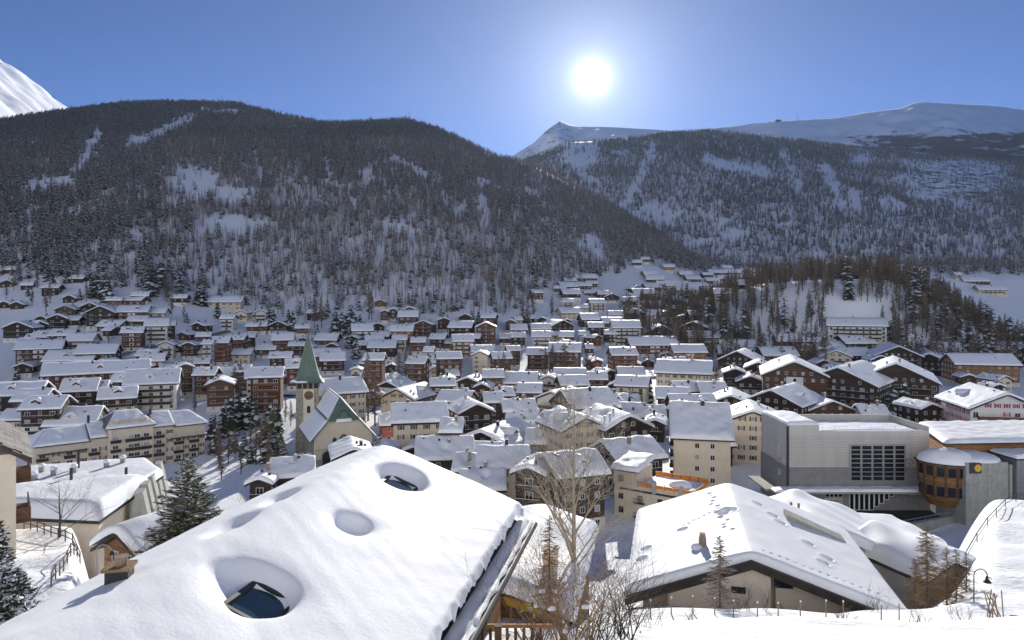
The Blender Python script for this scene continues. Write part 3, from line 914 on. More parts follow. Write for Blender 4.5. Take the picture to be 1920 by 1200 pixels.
        if tower and iv == 0:
            q = MB(); q.box((0, -0.35, (hw - 0.4) / 2), (fw * tower, 0.9, hw - 0.4))
            s = q.build('stair_bay', M['W'], root)
            s.location = (fx, fy, 0); s.rotation_euler = (0, 0, rz)
            for k in range(n):
                put_window('b', s, 0, -0.84, k * st + 0.95, 0, False)
    # a cross-gabled dormer on the slope in view
    ev_ = [f for f in vis if f[7] == 'e']
    if ev_ and d < 470 and a > 4 and r.random() < (0.42 if d < 330 else 0.28):
        sx = ev_[0][3]; wd = r.uniform(1.1, 1.7); c0 = L * r.uniform(-0.45, 0.45); xf = a * 0.72
        zf = zr - xf * tan; top_ = min(zr - 0.3, zf + 2.3)
        def dorm(ov, z0_, dz, x0_, x1_):
            pr = [(-wd - ov, z0_), (wd + ov, z0_), (wd + ov, top_ - 0.75 - ov * 0.5 + dz), (0, top_ + dz), (-wd - ov, top_ - 0.75 - ov * 0.5 + dz)]
            vv = [(sx * x0_, c0 + y_, z_) for y_, z_ in pr] + [(sx * x1_, c0 + y_, z_) for y_, z_ in pr]
            fs = [(0, 1, 2, 3, 4), (9, 8, 7, 6, 5)] + [(i, i + 5, (i + 1) % 5 + 5, (i + 1) % 5) for i in range(5)]
            return MB().add(vv, fs if sx < 0 else [f[::-1] for f in fs])
        q = dorm(0, zf - 0.6, 0, xf, 0.2).build('dormer', M[upper], root)
        e_ = top_ - 0.75 - 0.25
        vv = []
        for xx_ in (xf + 0.55, 0.3):
            vv += [(sx * xx_, c0 - wd - .5, e_), (sx * xx_, c0, top_ + .06), (sx * xx_, c0 + wd + .5, e_), (sx * xx_, c0 + wd + .5, e_ + th * .8), (sx * xx_, c0 + .4, top_ + th * .95), (sx * xx_, c0 - .4, top_ + th * .95), (sx * xx_, c0 - wd - .5, e_ + th * .8)]
        fs = [tuple(range(7)), tuple(range(13, 6, -1))] + [(i, i + 7, (i + 1) % 7 + 7, (i + 1) % 7) for i in range(7)]
        MB().add(vv, fs if sx < 0 else [f[::-1] for f in fs]).build('dormer_snow', M['snow'], q, True)
        put_window(wk if wk in 'wb' else 'w', q, sx * (xf + 0.04), c0, top_ - 2.15, math.pi / 2 * sx, False)
    HOUSES.append(dict(o=root, u=u, v=v, d=d, col=col, n=n, w=W, typ=typ, cat=cat, label=label, group=group))
    return root, d

# ------------------------------------------------------------------ the village, house by house (photo pixel of the front eaves, width in pixels)
# left hillside
for a in [
    (12, 507, 28, 'E', 'B', 1, 8), (142, 523, 28, 'E', 'D', 1, 0), (93, 540, 30, 'E', 'L', 2, 5), (130, 560, 26, 'G', 'L', 1, 8), (8, 570, 22, 'G', 'L', 1, 12), (31, 572, 24, 'G', 'L', 1, 12),
    (122, 581, 34, 'G', 'B', 2, 18), (168, 576, 32, 'G', 'M', 3, 14), (188, 586, 50, 'G', 'D', 4, 10), (213, 565, 26, 'E', 'T', 2, 0), (246, 565, 38, 'E', 'B', 1, 4), (262, 557, 28, 'E', 'B', 2, 4),
    (247, 585, 52, 'E', 'R', 3, 3), (291, 586, 34, 'E', 'C', 3, 6), (254, 602, 34, 'E', 'B', 2, 4), (335, 559, 28, 'E', 'D', 2, 0), (420, 567, 60, 'E', 'C', 2, -2), (452, 587, 24, 'G', 'C', 2, 5),
    (425, 598, 26, 'E', 'N', 3, 2), (480, 586, 18, 'G', 'N', 2, 6), (107, 598, 32, 'G', 'D', 3, 16), (133, 600, 28, 'E', 'D', 2, 8), (77, 597, 22, 'G', 'L', 1, 8), (73, 609, 34, 'G', 'D', 2, 14),
    (33, 615, 50, 'G', 'D', 3, 18), (202, 612, 44, 'E', 'R', 2, 2), (247, 624, 36, 'E', 'R', 4, 6), (293, 613, 38, 'E', 'N', 4, 4), (318, 611, 18, 'E', 'D', 4, 10), (72, 633, 48, 'E', 'D', 1, 8),
    (113, 631, 40, 'E', 'R', 2, 10), (148, 640, 46, 'E', 'N', 3, 8), (46, 643, 28, 'E', 'L', 1, 6), (72, 655, 68, 'E', 'B', 4, 12), (156, 653, 36, 'E', 'D', 1, 4), (178, 662, 64, 'E', 'D', 4, 8),
    (127, 676, 80, 'E', 'R', 3, 4), (183, 700, 150, 'E', 'R', 4, 14), (273, 667, 38, 'E', 'D', 3, 6), (284, 679, 40, 'E', 'N', 4, 6), (310, 647, 30, 'G', 'N', 3, 10), (331, 651, 16, 'G', 'D', 2, 10),
    (354, 648, 28, 'G', 'B', 3, 6), (381, 632, 26, 'E', 'R', 3, 4), (388, 646, 20, 'E', 'W', 5, 0), (412, 643, 32, 'E', 'R', 5, 4), (442, 637, 30, 'E', 'R', 4, 2), (466, 632, 22, 'E', 'M', 4, 2), (472, 614, 24, 'E', 'R', 2, 0),
    (368, 663, 24, 'E', 'C', 1, 0), (452, 664, 36, 'E', 'C', 2, 2), (378, 681, 26, 'E', 'R', 3, 2), (318, 696, 38, 'E', 'R', 3, 8), (347, 688, 26, 'G', 'B', 5, 34), (382, 703, 40, 'E', 'R', 4, 4),
    (412, 721, 48, 'G', 'B', 4, 14), (420, 704, 42, 'E', 'D', 3, 2), (452, 697, 30, 'E', 'B', 4, 2), (476, 710, 30, 'E', 'N', 4, 4), (229, 716, 42, 'E', 'D', 3, 6), (283, 720, 86, 'E', 'N', 4, 6),
    (315, 730, 26, 'E', 'D', 2, 4), (146, 733, 56, 'E', 'D', 3, 8), (186, 729, 24, 'E', 'D', 3, 8), (30, 741, 74, 'E', 'D', 3, 12), (52, 754, 56, 'E', 'R', 3, 10), (75, 767, 68, 'E', 'M', 4, 6),
    (220, 748, 58, 'E', 'M', 3, 10), (158, 783, 46, 'E', 'D', 1, 8), (130, 799, 84, 'E', 'C', 2, 14), (22, 790, 48, 'E', 'C', 1, 4),
    # around and behind the spire
    (489, 586, 22, 'G', 'N', 3, 4), (521, 612, 36, 'G', 'D', 2, 10), (487, 613, 24, 'E', 'R', 2, 0), (530, 637, 38, 'E', 'B', 4, 4), (498, 655, 36, 'E', 'R', 2, 2), (525, 671, 40, 'E', 'D', 4, 4),
    (498, 706, 58, 'E', 'R', 6, 4), (567, 615, 26, 'E', 'B', 2, 0), (556, 648, 30, 'E', 'D', 3, 0), (610, 638, 42, 'E', 'B', 1, 2), (612, 669, 50, 'E', 'B', 3, 6), (563, 691, 48, 'E', 'R', 4, 6), (624, 677, 44, 'E', 'D', 3, 0),
    (712, 567, 22, 'G', 'B', 2, 5), (721, 586, 16, 'G', 'B', 3, 8), (737, 582, 15, 'G', 'B', 3, 4), (765, 594, 38, 'E', 'B', 3, 0), (680, 622, 38, 'E', 'N', 3, 0), (712, 632, 36, 'E', 'D', 2, 0), (753, 621, 42, 'E', 'T', 4, 0),
    (793, 609, 38, 'G', 'R', 4, 2), (782, 626, 15, 'E', 'R', 1, 0), (675, 648, 26, 'E', 'D', 2, 0), (702, 640, 34, 'E', 'D', 2, 2), (749, 638, 28, 'E', 'W', 3, 0), (784, 642, 28, 'E', 'R', 3, 0), (715, 652, 52, 'E', 'D', 3, 4),
    (833, 602, 28, 'G', 'B', 3, 2), (872, 594, 24, 'G', 'D', 3, 0), (915, 597, 28, 'E', 'R', 3, 0), (819, 635, 30, 'E', 'D', 3, 2), (862, 614, 44, 'E', 'D', 4, 0), (911, 614, 40, 'G', 'B', 5, 4), (957, 605, 22, 'G', 'B', 3, 4),
    (700, 675, 38, 'E', 'R', 6, 10), (779, 681, 36, 'E', 'B', 5, 2), (803, 660, 20, 'E', 'W', 4, 0), (843, 673, 46, 'E', 'B', 5, 6), (839, 643, 30, 'E', 'R', 2, 0), (868, 641, 40, 'E', 'C', 4, 4), (905, 660, 40, 'E', 'W', 4, 4),
    (900, 666, 32, 'G', 'C', 4, 2), (942, 672, 36, 'E', 'B', 4, 4), (951, 635, 30, 'E', 'R', 2, 0), (667, 694, 22, 'G', 'C', 2, 0),
]:
    house(a[0], a[1], a[2], a[3], a[4], a[5], a[6], dmin=200, tower=(0.22 if a[0] in (72, 127, 247, 113) else None))
# central slope below the gap in the mountains
for a in [
    (1009, 549, 22, 'E', 'R', 3, 4), (1100, 522, 42, 'E', 'B', 2, 6), (1070, 526, 24, 'E', 'D', 2, 6), (1068, 538, 32, 'E', 'D', 2, 8), (1096, 536, 28, 'E', 'D', 2, 6), (1110, 532, 22, 'E', 'B', 2, 6), (1050, 541, 22, 'E', 'D', 2, 6),
    (1073, 552, 34, 'E', 'M', 3, 4), (1065, 567, 22, 'E', 'C', 3, 0), (1110, 550, 28, 'E', 'D', 1, 0), (1133, 552, 24, 'E', 'D', 2, 0), (1148, 557, 28, 'G', 'D', 2, 0), (1122, 568, 30, 'E', 'W', 3, 4), (1092, 577, 24, 'E', 'C', 2, 0),
    (1072, 587, 40, 'E', 'C', 2, 4), (1108, 600, 34, 'E', 'D', 3, 6), (1055, 611, 44, 'G', 'D', 3, 24), (1015, 617, 38, 'E', 'C', 2, 0), (1015, 632, 36, 'E', 'W', 5, 0), (1062, 631, 28, 'E', 'R', 3, 0), (973, 619, 32, 'E', 'D', 2, 0),
    (972, 633, 28, 'E', 'D', 3, 0), (1095, 628, 20, 'E', 'W', 2, 0), (1118, 614, 30, 'E', 'M', 4, 0), (1125, 633, 14, 'E', 'W', 1, 0), (1145, 627, 24, 'E', 'D', 3, -6), (1176, 615, 54, 'E', 'N', 5, -6), (1155, 591, 28, 'E', 'B', 2, 4),
    (1185, 587, 26, 'E', 'T', 3, 0), (1152, 606, 42, 'E', 'D', 2, 0), (1180, 565, 26, 'E', 'D', 2, 0), (1190, 557, 20, 'E', 'W', 2, 0), (1210, 551, 42, 'E', 'R', 3, 0), (1195, 541, 22, 'G', 'D', 2, 4), (1226, 539, 30, 'E', 'B', 2, 0),
    (1195, 493, 18, 'E', 'D', 2, 0), (1210, 486, 16, 'E', 'B', 2, 0), (1255, 501, 20, 'E', 'T', 2, 0), (1222, 515, 28, 'E', 'T', 2, 0), (1229, 524, 34, 'E', 'B', 2, 0), (1243, 533, 24, 'E', 'W', 3, 0), (1287, 515, 24, 'E', 'R', 2, -4),
    (1302, 524, 28, 'E', 'B', 2, -4), (1270, 536, 38, 'E', 'C', 4, -6), (1288, 544, 40, 'E', 'W', 4, -6), (1312, 536, 34, 'E', 'R', 2, -4), (1267, 564, 28, 'E', 'D', 3, 0), (1296, 551, 34, 'E', 'W', 2, 0), (1310, 558, 40, 'E', 'D', 2, 0),
    (1365, 536, 48, 'E', 'D', 3, -8), (1332, 544, 28, 'E', 'D', 2, -4), (1356, 551, 32, 'E', 'W', 3, -4), (1391, 534, 28, 'E', 'D', 2, -4), (1365, 511, 30, 'E', 'D', 2, 0), (1342, 511, 24, 'E', 'D', 2, 0), (1386, 511, 28, 'E', 'D', 2, 0),
    (1403, 508, 22, 'E', 'W', 2, 0), (1420, 509, 26, 'E', 'W', 3, 0), (1365, 503, 20, 'E', 'W', 2, 0), (1386, 521, 26, 'E', 'D', 2, 0), (1360, 523, 24, 'E', 'D', 2, 0), (1337, 527, 24, 'E', 'D', 2, 0), (1328, 516, 20, 'E', 'D', 2, 0),
    (1273, 579, 26, 'E', 'D', 2, 0), (1298, 568, 24, 'E', 'R', 3, 0), (1236, 574, 30, 'E', 'D', 2, 0), (1218, 593, 42, 'E', 'D', 3, -10), (1250, 591, 36, 'G', 'C', 3, -10), (1282, 598, 38, 'G', 'D', 3, -16), (1306, 591, 26, 'E', 'R', 3, -8),
    (1240, 606, 50, 'E', 'D', 3, -4), (1240, 626, 64, 'G', 'D', 3, -6), (1300, 619, 62, 'G', 'D', 4, -26), (1320, 633, 60, 'E', 'C', 4, -4), (1228, 647, 92, 'E', 'R', 3, -3), (1172, 666, 50, 'E', 'R', 4, 0), (1106, 653, 15, 'E', 'D', 2, 0),
    (1008, 664, 42, 'E', 'B', 4, 4), (1058, 661, 60, 'E', 'B', 5, 2), (964, 657, 26, 'E', 'B', 4, 4), (1295, 661, 62, 'E', 'T', 4, -4), (1384, 650, 62, 'E', 'D', 3, -2), (1382, 676, 64, 'G', 'D', 3, -24), (1388, 664, 76, 'E', 'D', 2, -2),
]:
    house(a[0], a[1], a[2], a[3], a[4], a[5], a[6], dmin=300, tower=(0.2 if a[0] in (1228, 1295) else None))
# knoll and right side
for a in [
    (1607, 613, 95, 'E', 'N', 4, -14, 330), (1500, 641, 80, 'E', 'R', 3, -4, 330), (1615, 646, 60, 'E', 'D', 2, 0, 330), (1782, 660, 52, 'E', 'B', 3, -4, 250), (1685, 668, 76, 'G', 'D', 4, -28, 250), (1738, 668, 62, 'E', 'D', 3, -6, 250),
    (1652, 676, 38, 'G', 'L', 3, -12, 250), (1742, 686, 78, 'G', 'L', 2, -24, 250), (1792, 686, 44, 'E', 'L', 2, -20, 250), (1600, 666, 56, 'E', 'D', 3, -6, 250), (1612, 694, 40, 'E', 'D', 3, -4, 250), (1680, 716, 125, 'G', 'D', 4, -30, 200),
    (1868, 655, 118, 'E', 'T', 3, -6, 300), (1852, 684, 108, 'E', 'T', 4, -10, 250),
    (1512, 513, 28, 'G', 'C', 1, 0, 480), (1590, 508, 38, 'E', 'D', 2, -4, 480), (1563, 497, 28, 'E', 'W', 1, 0, 480), (1706, 508, 46, 'E', 'L', 1, 0, 480), (1798, 515, 14, 'E', 'C', 2, 0, 480), (1832, 528, 42, 'E', 'D', 1, -10, 480), (1862, 543, 46, 'E', 'C', 2, -10, 480),
    (1465, 668, 66, 'E', 'D', 3, -10, 250), (1510, 655, 46, 'G', 'C', 3, -18, 250), (1560, 653, 52, 'E', 'C', 2, -6, 250), (1568, 669, 52, 'G', 'C', 3, -18, 250), (1540, 671, 30, 'G', 'L', 2, -14, 250), (1378, 699, 42, 'G', 'M', 4, -16, 200),
    (1422, 692, 50, 'G', 'M', 4, -16, 200), (1407, 716, 50, 'G', 'M', 3, -14, 200), (1468, 688, 52, 'G', 'D', 3, -14, 200), (1490, 706, 110, 'G', 'B', 5, -28, 200), (1572, 721, 102, 'G', 'D', 4, -32, 200), (1545, 682, 30, 'G', 'L', 2, -10, 200),
    (1578, 691, 38, 'G', 'L', 2, -10, 200), (1303, 762, 84, 'E', 'D', 3, -12, 150), (1340, 736, 52, 'E', 'D', 3, -8, 150), (1290, 733, 46, 'E', 'D', 3, -4, 150), (1262, 746, 60, 'E', 'M', 3, -6, 150), (1370, 757, 78, 'G', 'M', 3, -24, 150),
    (1447, 757, 84, 'G', 'L', 3, -34, 150), (1412, 794, 108, 'G', 'C', 4, -26, 140), (1560, 771, 92, 'G', 'B', 2, -3, 140), (1888, 768, 128, 'G', 'X', 4, -4, 140),
]:
    house(a[0], a[1], a[2], a[3], a[4], a[5], a[6], dmin=a[7], tower=(0.26 if a[0] in (1490, ) else None), dep=(17 if a[0] == 1880 else None), bal=(False if a[0] in (1560, 1412, 1880, 1652) else None), dips=(3 if a[0] in (1447, 1412) else 0))
# the old centre
for a in [
    (877, 717, 44, 'G', 'M', 3, -10), (904, 726, 32, 'G', 'R', 3, -8), (830, 723, 46, 'E', 'R', 4, -2), (925, 708, 40, 'E', 'T', 4, -6), (976, 719, 62, 'E', 'C', 3, -4), (1030, 711, 32, 'G', 'W', 3, -14), (1068, 709, 60, 'E', 'B', 3, 0),
    (1120, 711, 38, 'E', 'R', 3, -4), (1078, 722, 54, 'E', 'B', 3, 10), (992, 736, 46, 'E', 'B', 3, 0), (948, 741, 34, 'E', 'L', 3, 4), (926, 753, 36, 'E', 'L', 3, 4), (1035, 749, 60, 'G', 'W', 4, -30), (1118, 764, 92, 'E', 'B', 4, 22),
    (1183, 726, 58, 'E', 'C', 3, -16), (1185, 703, 50, 'E', 'D', 3, -4), (1280, 701, 96, 'E', 'C', 4, -14), (975, 771, 62, 'E', 'D', 4, 4), (978, 792, 60, 'E', 'L', 3, 2), (1050, 794, 44, 'E', 'W', 4, 20), (1015, 832, 60, 'E', 'L', 2, -4),
    (990, 814, 42, 'E', 'D', 2, 20), (1096, 806, 92, 'G', 'C', 4, 28), (1178, 804, 96, 'G', 'D', 4, 16), (1175, 781, 62, 'E', 'D', 2, -16), (1222, 781, 52, 'E', 'D', 2, -14), (1228, 797, 40, 'G', 'L', 2, -14), (1202, 860, 98, 'E', 'L', 3, 24),
    (905, 834, 112, 'G', 'L', 2, -28), (945, 877, 98, 'E', 'C', 3, 12), (905, 917, 86, 'E', 'C', 2, 6), (992, 889, 64, 'G', 'D', 4, -22), (1092, 890, 100, 'E', 'D', 4, 26), (893, 772, 66, 'G', 'M', 4, 28), (848, 752, 62, 'E', 'C', 3, -10),
    (745, 747, 72, 'G', 'C', 3, -26), (787, 750, 32, 'G', 'C', 2, -14), (812, 745, 32, 'E', 'R', 2, -6), (788, 792, 102, 'E', 'C', 4, 12), (729, 797, 26, 'E', 'P', 2, 4), (778, 846, 46, 'G', 'D', 2, -14), (834, 862, 108, 'E', 'L', 2, 6),
    (902, 858, 60, 'E', 'L', 2, -20), (645, 739, 78, 'E', 'C', 5, 12), (845, 810, 40, 'E', 'W', 4, 0), (862, 742, 30, 'E', 'D', 2, 0),
    (548, 893, 76, 'E', 'D', 2, 10), (648, 868, 50, 'E', 'L', 1, 4), (708, 852, 56, 'G', 'L', 2, -10), (487, 905, 50, 'G', 'L', 2, 0), (873, 882, 50, 'E', 'L', 2, 0),
]:
    house(a[0], a[1], a[2], a[3], a[4], a[5], a[6], dmin=125, bal=(False if a[0] in (1118, 1096, 788, 745, 905, 945) else None), dips=(3 if a[0] in (1118, 1175) else 0), snow=(0.8 if a[1] > 780 else None))
# small chalets and barns in the gaps between the listed ones
KEEP_OUT = [(-57, 219, 26), (-68, 229, 14), (-118, 222, 32), (-138, 212, 24), (40, 180, 16), (70, 160, 22), (100, 160, 26), (35, 160, 16)]
fr_ = random.Random(99)
n_fill, tries = 0, 0
while n_fill < 95 and tries < 9000:
    tries += 1
    u = fr_.uniform(10, 1900); d = fr_.uniform(165, 600)
    x = (u - CU) / F * d
    n = fr_.choice((1, 2, 2, 3)); wm = fr_.uniform(6.5, 10.5)
    z = Tz(x, d); v = YH + F * (H - z - n * 2.75 - 0.5) / d
    if v > 880 or v < 500: continue
    st, d0 = float(np.interp(u, UK, V_ST)), float(np.interp(u, UK, V_D0))
    if d > st + (d0 - st) * 0.9: continue
    if 1115 < u < 1205 and v < 566: continue
    if u > 1330 and d > 440: continue
    if 1690 < u < 1800 and 690 < v < 760: continue
    if u < 560 and d < 330: continue
    if 325 < d < 350 and 560 < u < 1000: continue
    rr_ = wm * 0.62
    if any((x - a_) ** 2 + (d + wm * .5 - b_) ** 2 < (rr_ + 0.80 * c_) ** 2 for a_, b_, c_ in FOOT): continue
    if any((x - a_) ** 2 + (d - b_) ** 2 < (rr_ + c_) ** 2 for a_, b_, c_ in KEEP_OUT): continue
    house(u, v, wm / d * F, fr_.choice('GGE'), fr_.choice('LLDDBBRCM'), n, fr_.uniform(-30, 30), dmin=d - 1.5, bal=False)
    n_fill += 1
print('filled', n_fill, tries)
print('houses', len(HOUSES), 'objects', len(SC.objects))

# ------------------------------------------------------------------ landmarks
def wall_pt(u, d):
    return (u - CU) / F * d, d

def add_window(parent, kind, x, y, z, rz=0.0, near=True):
    return put_window(kind, parent, x, y, z, rz, near)

# --- church: nave with kinked steep roof, arcade porch, and the stone tower with copper spire
CHY = R(24)
fx, fy = wall_pt(644, 206)
church = empty('church', (fx, fy, Tz(fx, fy) - 0.3), CHY)     # local: x across the front, y away from the viewer
tag(church, 'cream church with steep snowy roof and arcaded porch beside its stone bell tower', 'church')
zb = -Tz(fx, fy) + 0.3
half, ze, zk, zr_, Ln = 8.6, 5.0 + zb, 10.8 + zb, 16.6 + zb, 30.0
b = MB()
b.prism([(-half, -5), (half, -5), (half, ze + 1.2), (5.2, 10.2 + zb), (4.4, 11.6 + zb), (-4.4, 11.6 + zb), (-5.2, 10.2 + zb), (-half, ze + 1.2)], 0.0, 0.5)
b.build('front_wall', M['C'], church)
b = MB()
b.box((-half + 0.25, Ln / 2 + 0.5, ze / 2 - 2), (0.5, Ln - 1, ze + 5.6)); b.box((half - 0.25, Ln / 2 + 0.5, ze / 2 - 2), (0.5, Ln - 1, ze + 5.6))
b.build('side_wall', M['stone'], church)
b = MB(); b.box((0, -0.3, -0.2), (2 * half + 1.6, 0.5, 3.4)); b.build('porch_wall', M['stone'], church)
for k, xx in enumerate((-4.6, -0.3, 4.0)):
    ar = MB(); n = 12
    pts = [(xx - 1.75, -1.5), (xx + 1.75, -1.5)] + [(xx + 1.75 * math.cos(math.pi * i / n), 2.2 + 1.75 * math.sin(math.pi * i / n)) for i in range(n + 1)]
    ar.prism(pts, -0.62, -0.545)
    o = ar.build('arch', M['iron'], church)  # black panel on the solid wall, painted shade of the arch opening
    rg = MB()
    rg.tube([(xx + 1.9 * math.cos(math.pi * i / n), -0.58, 2.2 + 1.9 * math.sin(math.pi * i / n)) for i in range(n + 1)], 0.22, 4)
    rg.box((xx - 1.9, -0.6, 0.2), (0.4, 0.35, 4)); rg.box((xx + 1.9, -0.6, 0.2), (0.4, 0.35, 4))
    rg.build('arch_surround', M['concrete'], o)
def lancet(xx, zc, w, h):
    a = MB(); n = 8
    a.prism([(xx - w, zc), (xx + w, zc)] + [(xx + w * math.cos(math.pi * i / n), zc + h + w * math.sin(math.pi * i / n)) for i in range(n + 1)], -0.10, -0.03)
    o = a.build('window', M['iron'], church)
    g = MB(); g.tube([(xx - w - .12, -0.08, zc - .1)] + [(xx - w - .12, -0.08, zc + h)] + [(xx + (w + .12) * math.cos(math.pi - math.pi * i / n), -0.08, zc + h + (w + .12) * math.sin(math.pi * i / n)) for i in range(n + 1)] + [(xx + w + .12, -0.08, zc - .1), (xx - w - .12, -0.08, zc - .1)], 0.16, 4)
    g.build('frame', M['concrete'], o)
    if w > 0.8:
        q = MB()
        for k in (-1, 0, 1): q.box((xx + k * w * 0.5, -0.12, zc + h / 2 + 0.3), (0.08, 0.05, h + 0.8))
        for k in range(4): q.box((xx, -0.13, zc + 0.3 + k * 0.7), (w * 2, 0.05, 0.07))
        q.build('glazing_bar', M['frame_w'], o)
lancet(0.0, 5.4, 1.05, 1.9); lancet(-2.6, 5.6, 0.5, 1.5); lancet(2.6, 5.6, 0.5, 1.5)
b = MB(); b.box((0, -0.12, 4.35), (2 * half - 0.5, 0.25, 0.18)); b.build('string_course', M['concrete'], church)
# kinked roof with a half-hip at the front, dark shingles under snow
def church_roof(off, lift, inset, name, m_):
    b = MB()
    ex, kx = half + 1.5 - inset, 4.6
    y0, y1, yh_ = -1.0 + inset, Ln + 1 - inset, 5.5
    P = [(-ex, y0, ze - 0.4 + lift), (-kx, y0, zk + lift), (0, yh_, zr_ + lift), (kx, y0, zk + lift), (ex, y0, ze - 0.4 + lift),
         (-ex, y1, ze - 0.4 + lift), (-kx, y1, zk + lift), (0, y1, zr_ + lift), (kx, y1, zk + lift), (ex, y1, ze - 0.4 + lift)]
    Q = [(x, y, z - off) for x, y, z in P]
    b.add(P + Q, [(0, 1, 6, 5), (1, 2, 7, 6), (2, 3, 8, 7), (3, 4, 9, 8), (1, 3, 2),
                  (15, 16, 11, 10), (16, 17, 12, 11), (17, 18, 13, 12), (18, 19, 14, 13), (12, 13, 11),
                  (0, 10, 11, 1), (1, 11, 13, 3), (3, 13, 14, 4), (5, 6, 16, 15), (6, 7, 17, 16), (7, 8, 18, 17), (8, 9, 19, 18), (0, 5, 15, 10), (4, 14, 19, 9)])
    return b.build(name, m_, church)
church_roof(0.35, 0.0, 0.0, 'roof', M['copper'])
# snow in sheets between the bare rims
def sheet(name, p, q, r_, s_, th, parent, seed, m_='snow', nn=12, lift=0.05):
    """a sheet of snow over the quad p q r s (corners in order), th thick"""
    fn = snow_noise(seed)
    I = np.concatenate([[0, 0.02, 0.06], np.linspace(0.12, 0.88, nn), [0.94, 0.98, 1]])
    A, B = np.meshgrid(I, I)
    p, q, r_, s_ = (np.array(k, float) for k in (p, q, r_, s_))
    nrm = np.cross(q - p, s_ - p); nrm = nrm / np.linalg.norm(nrm)
    if nrm[2] < 0: nrm = -nrm
    C = (1 - A)[..., None] * ((1 - B)[..., None] * p + B[..., None] * s_) + A[..., None] * ((1 - B)[..., None] * q + B[..., None] * r_)
    k = np.clip(np.minimum.reduce([A, 1 - A, B, 1 - B]) / 0.10, 0, 1)
    t = th * np.sqrt(1 - (1 - k) ** 2) * (1 + 0.35 * fn(C[..., 0] * 1.3 + C[..., 2], C[..., 1] * 1.3))
    C = C + nrm * (t + lift * np.where(k > 0, 1, -1))[..., None]
    f = grid_faces(*A.shape)
    me = arr_mesh(name, C.reshape(-1, 3), f, M[m_])
    return link(name, me, parent)
ex = half + 1.3
sheet('roof_snow', (-ex, -0.5, ze - 0.2), (-ex, Ln + 0.5, ze - 0.2), (-4.8, Ln + 0.5, zk - 0.1), (-4.8, -0.5, zk - 0.1), 0.35, church, 3)
sheet('roof_snow', (-4.4, 0.4, zk + 0.2), (-4.4, Ln + 0.5, zk + 0.2), (-0.3, Ln + 0.5, zr_ - 0.1), (-0.3, 6.0, zr_ - 0.1), 0.32, church, 4)
sheet('roof_snow', (4.4, Ln + 0.5, zk + 0.2), (4.4, 0.4, zk + 0.2), (0.3, 6.0, zr_ - 0.1), (0.3, Ln + 0.5, zr_ - 0.1), 0.32, church, 5)
sheet('roof_snow', (ex, Ln + 0.5, ze - 0.2), (ex, -0.5, ze - 0.2), (4.8, -0.5, zk - 0.1), (4.8, Ln + 0.5, zk - 0.1), 0.35, church, 6)
# small gable above the front half-hip
b = MB(); b.prism([(-2.2, zk - 0.2), (2.2, zk - 0.2), (0, zk + 2.7)], -0.7, 2.0); b.build('dormer', M['copper'], church)
sheet('dormer_snow', (-2.5, -1.0, zk - 0.7), (2.5, -1.0, zk - 0.7), (2.2, -0.72, zk + 0.3), (-2.2, -0.72, zk + 0.3), 0.25, church, 8, nn=5)
# side dormers and buttress with a little snow roof
b = MB(); b.box((-half - 0.7, 4.0, -1.2), (1.6, 2.2, 6.0)); b.build('buttress', M['stone'], church)
mound('buttress_snow', -half - 0.8, 4.0, 1.8, 1.3, 1.5, 1.2, 5, church, n=10)

tx, ty = wall_pt(578, 229)
tower = empty('church_tower', (tx, ty, Tz(tx, ty)), R(14))
tag(tower, 'square stone bell tower with clock and flared green copper spire', 'church tower')
tz = Tz(tx, ty); tw = 3.7
top = 19.6 - tz
b = MB(); v8 = [(-tw - .25, -tw - .25), (tw + .25, -tw - .25), (tw + .25, tw + .25), (-tw - .25, tw + .25)]
b.add([(x, y, -4) for x, y in v8] + [(x * 0.93, y * 0.93, top - 2.2) for x, y in v8], [(0, 1, 5, 4), (1, 2, 6, 5), (2, 3, 7, 6), (3, 0, 4, 7), (4, 5, 6, 7)])
b.build('shaft', M['stone'], tower)
b = MB(); b.box((0, 0, top - 1.0), (2 * tw - 0.7, 2 * tw - 0.7, 2.4)); b.build('belfry', M['iron'], tower)
for k in range(4):
    for i in range(5):
        c = MB(); q = (i - 2) * (2 * tw - 0.5) / 4
        xx, yy = ((q, -tw + 0.25), (tw - 0.25, q), (q, tw - 0.25), (-tw + 0.25, q))[k]
        c.box((xx, yy, top - 1.0), (0.4, 0.4, 2.4)); c.build('pier', M['stone'], tower)
# flared spire
b = MB(); prof = [(5.3, top - 0.3), (4.6, top + 0.1), (3.7, top + 1.6), (3.0, top + 3.8), (2.35, top + 6.6), (1.6, top + 10.0), (0.75, top + 13.6), (0.1, top + 16.4)]
vv, ff = [], []
for r_, z in prof:
    vv += [(-r_, -r_, z), (r_, -r_, z), (r_, r_, z), (-r_, r_, z)]
for i in range(len(prof) - 1):
    for k in range(4): ff.append((i * 4 + k, i * 4 + (k + 1) % 4, i * 4 + 4 + (k + 1) % 4, i * 4 + 4 + k))
ff.append((3, 2, 1, 0)); b.add(vv, ff); b.build('spire', M['copper'], tower)
b = MB(); b.tube([(0, 0, top + 16.2), (0, 0, top + 18.6)], 0.07, 5); b.tube([(-0.5, 0, top + 18), (0.5, 0, top + 18)], 0.06, 4); b.build('cross', M['gold'], tower)
mound('spire_snow', -4.2, -3.4, top + 0.2, 1.3, 1.5, 0.8, 4, tower, n=10); mound('spire_snow', -2.0, -4.6, top, 2.2, 0.7, 0.5, 9, tower, n=10)
b = MB(); b.box((0.3, -tw * 0.96 - 0.14, top - 8.2), (3.4, 0.3, 11.5)); b.build('clock_panel', M['C'], tower)
cl = MB(); n = 24
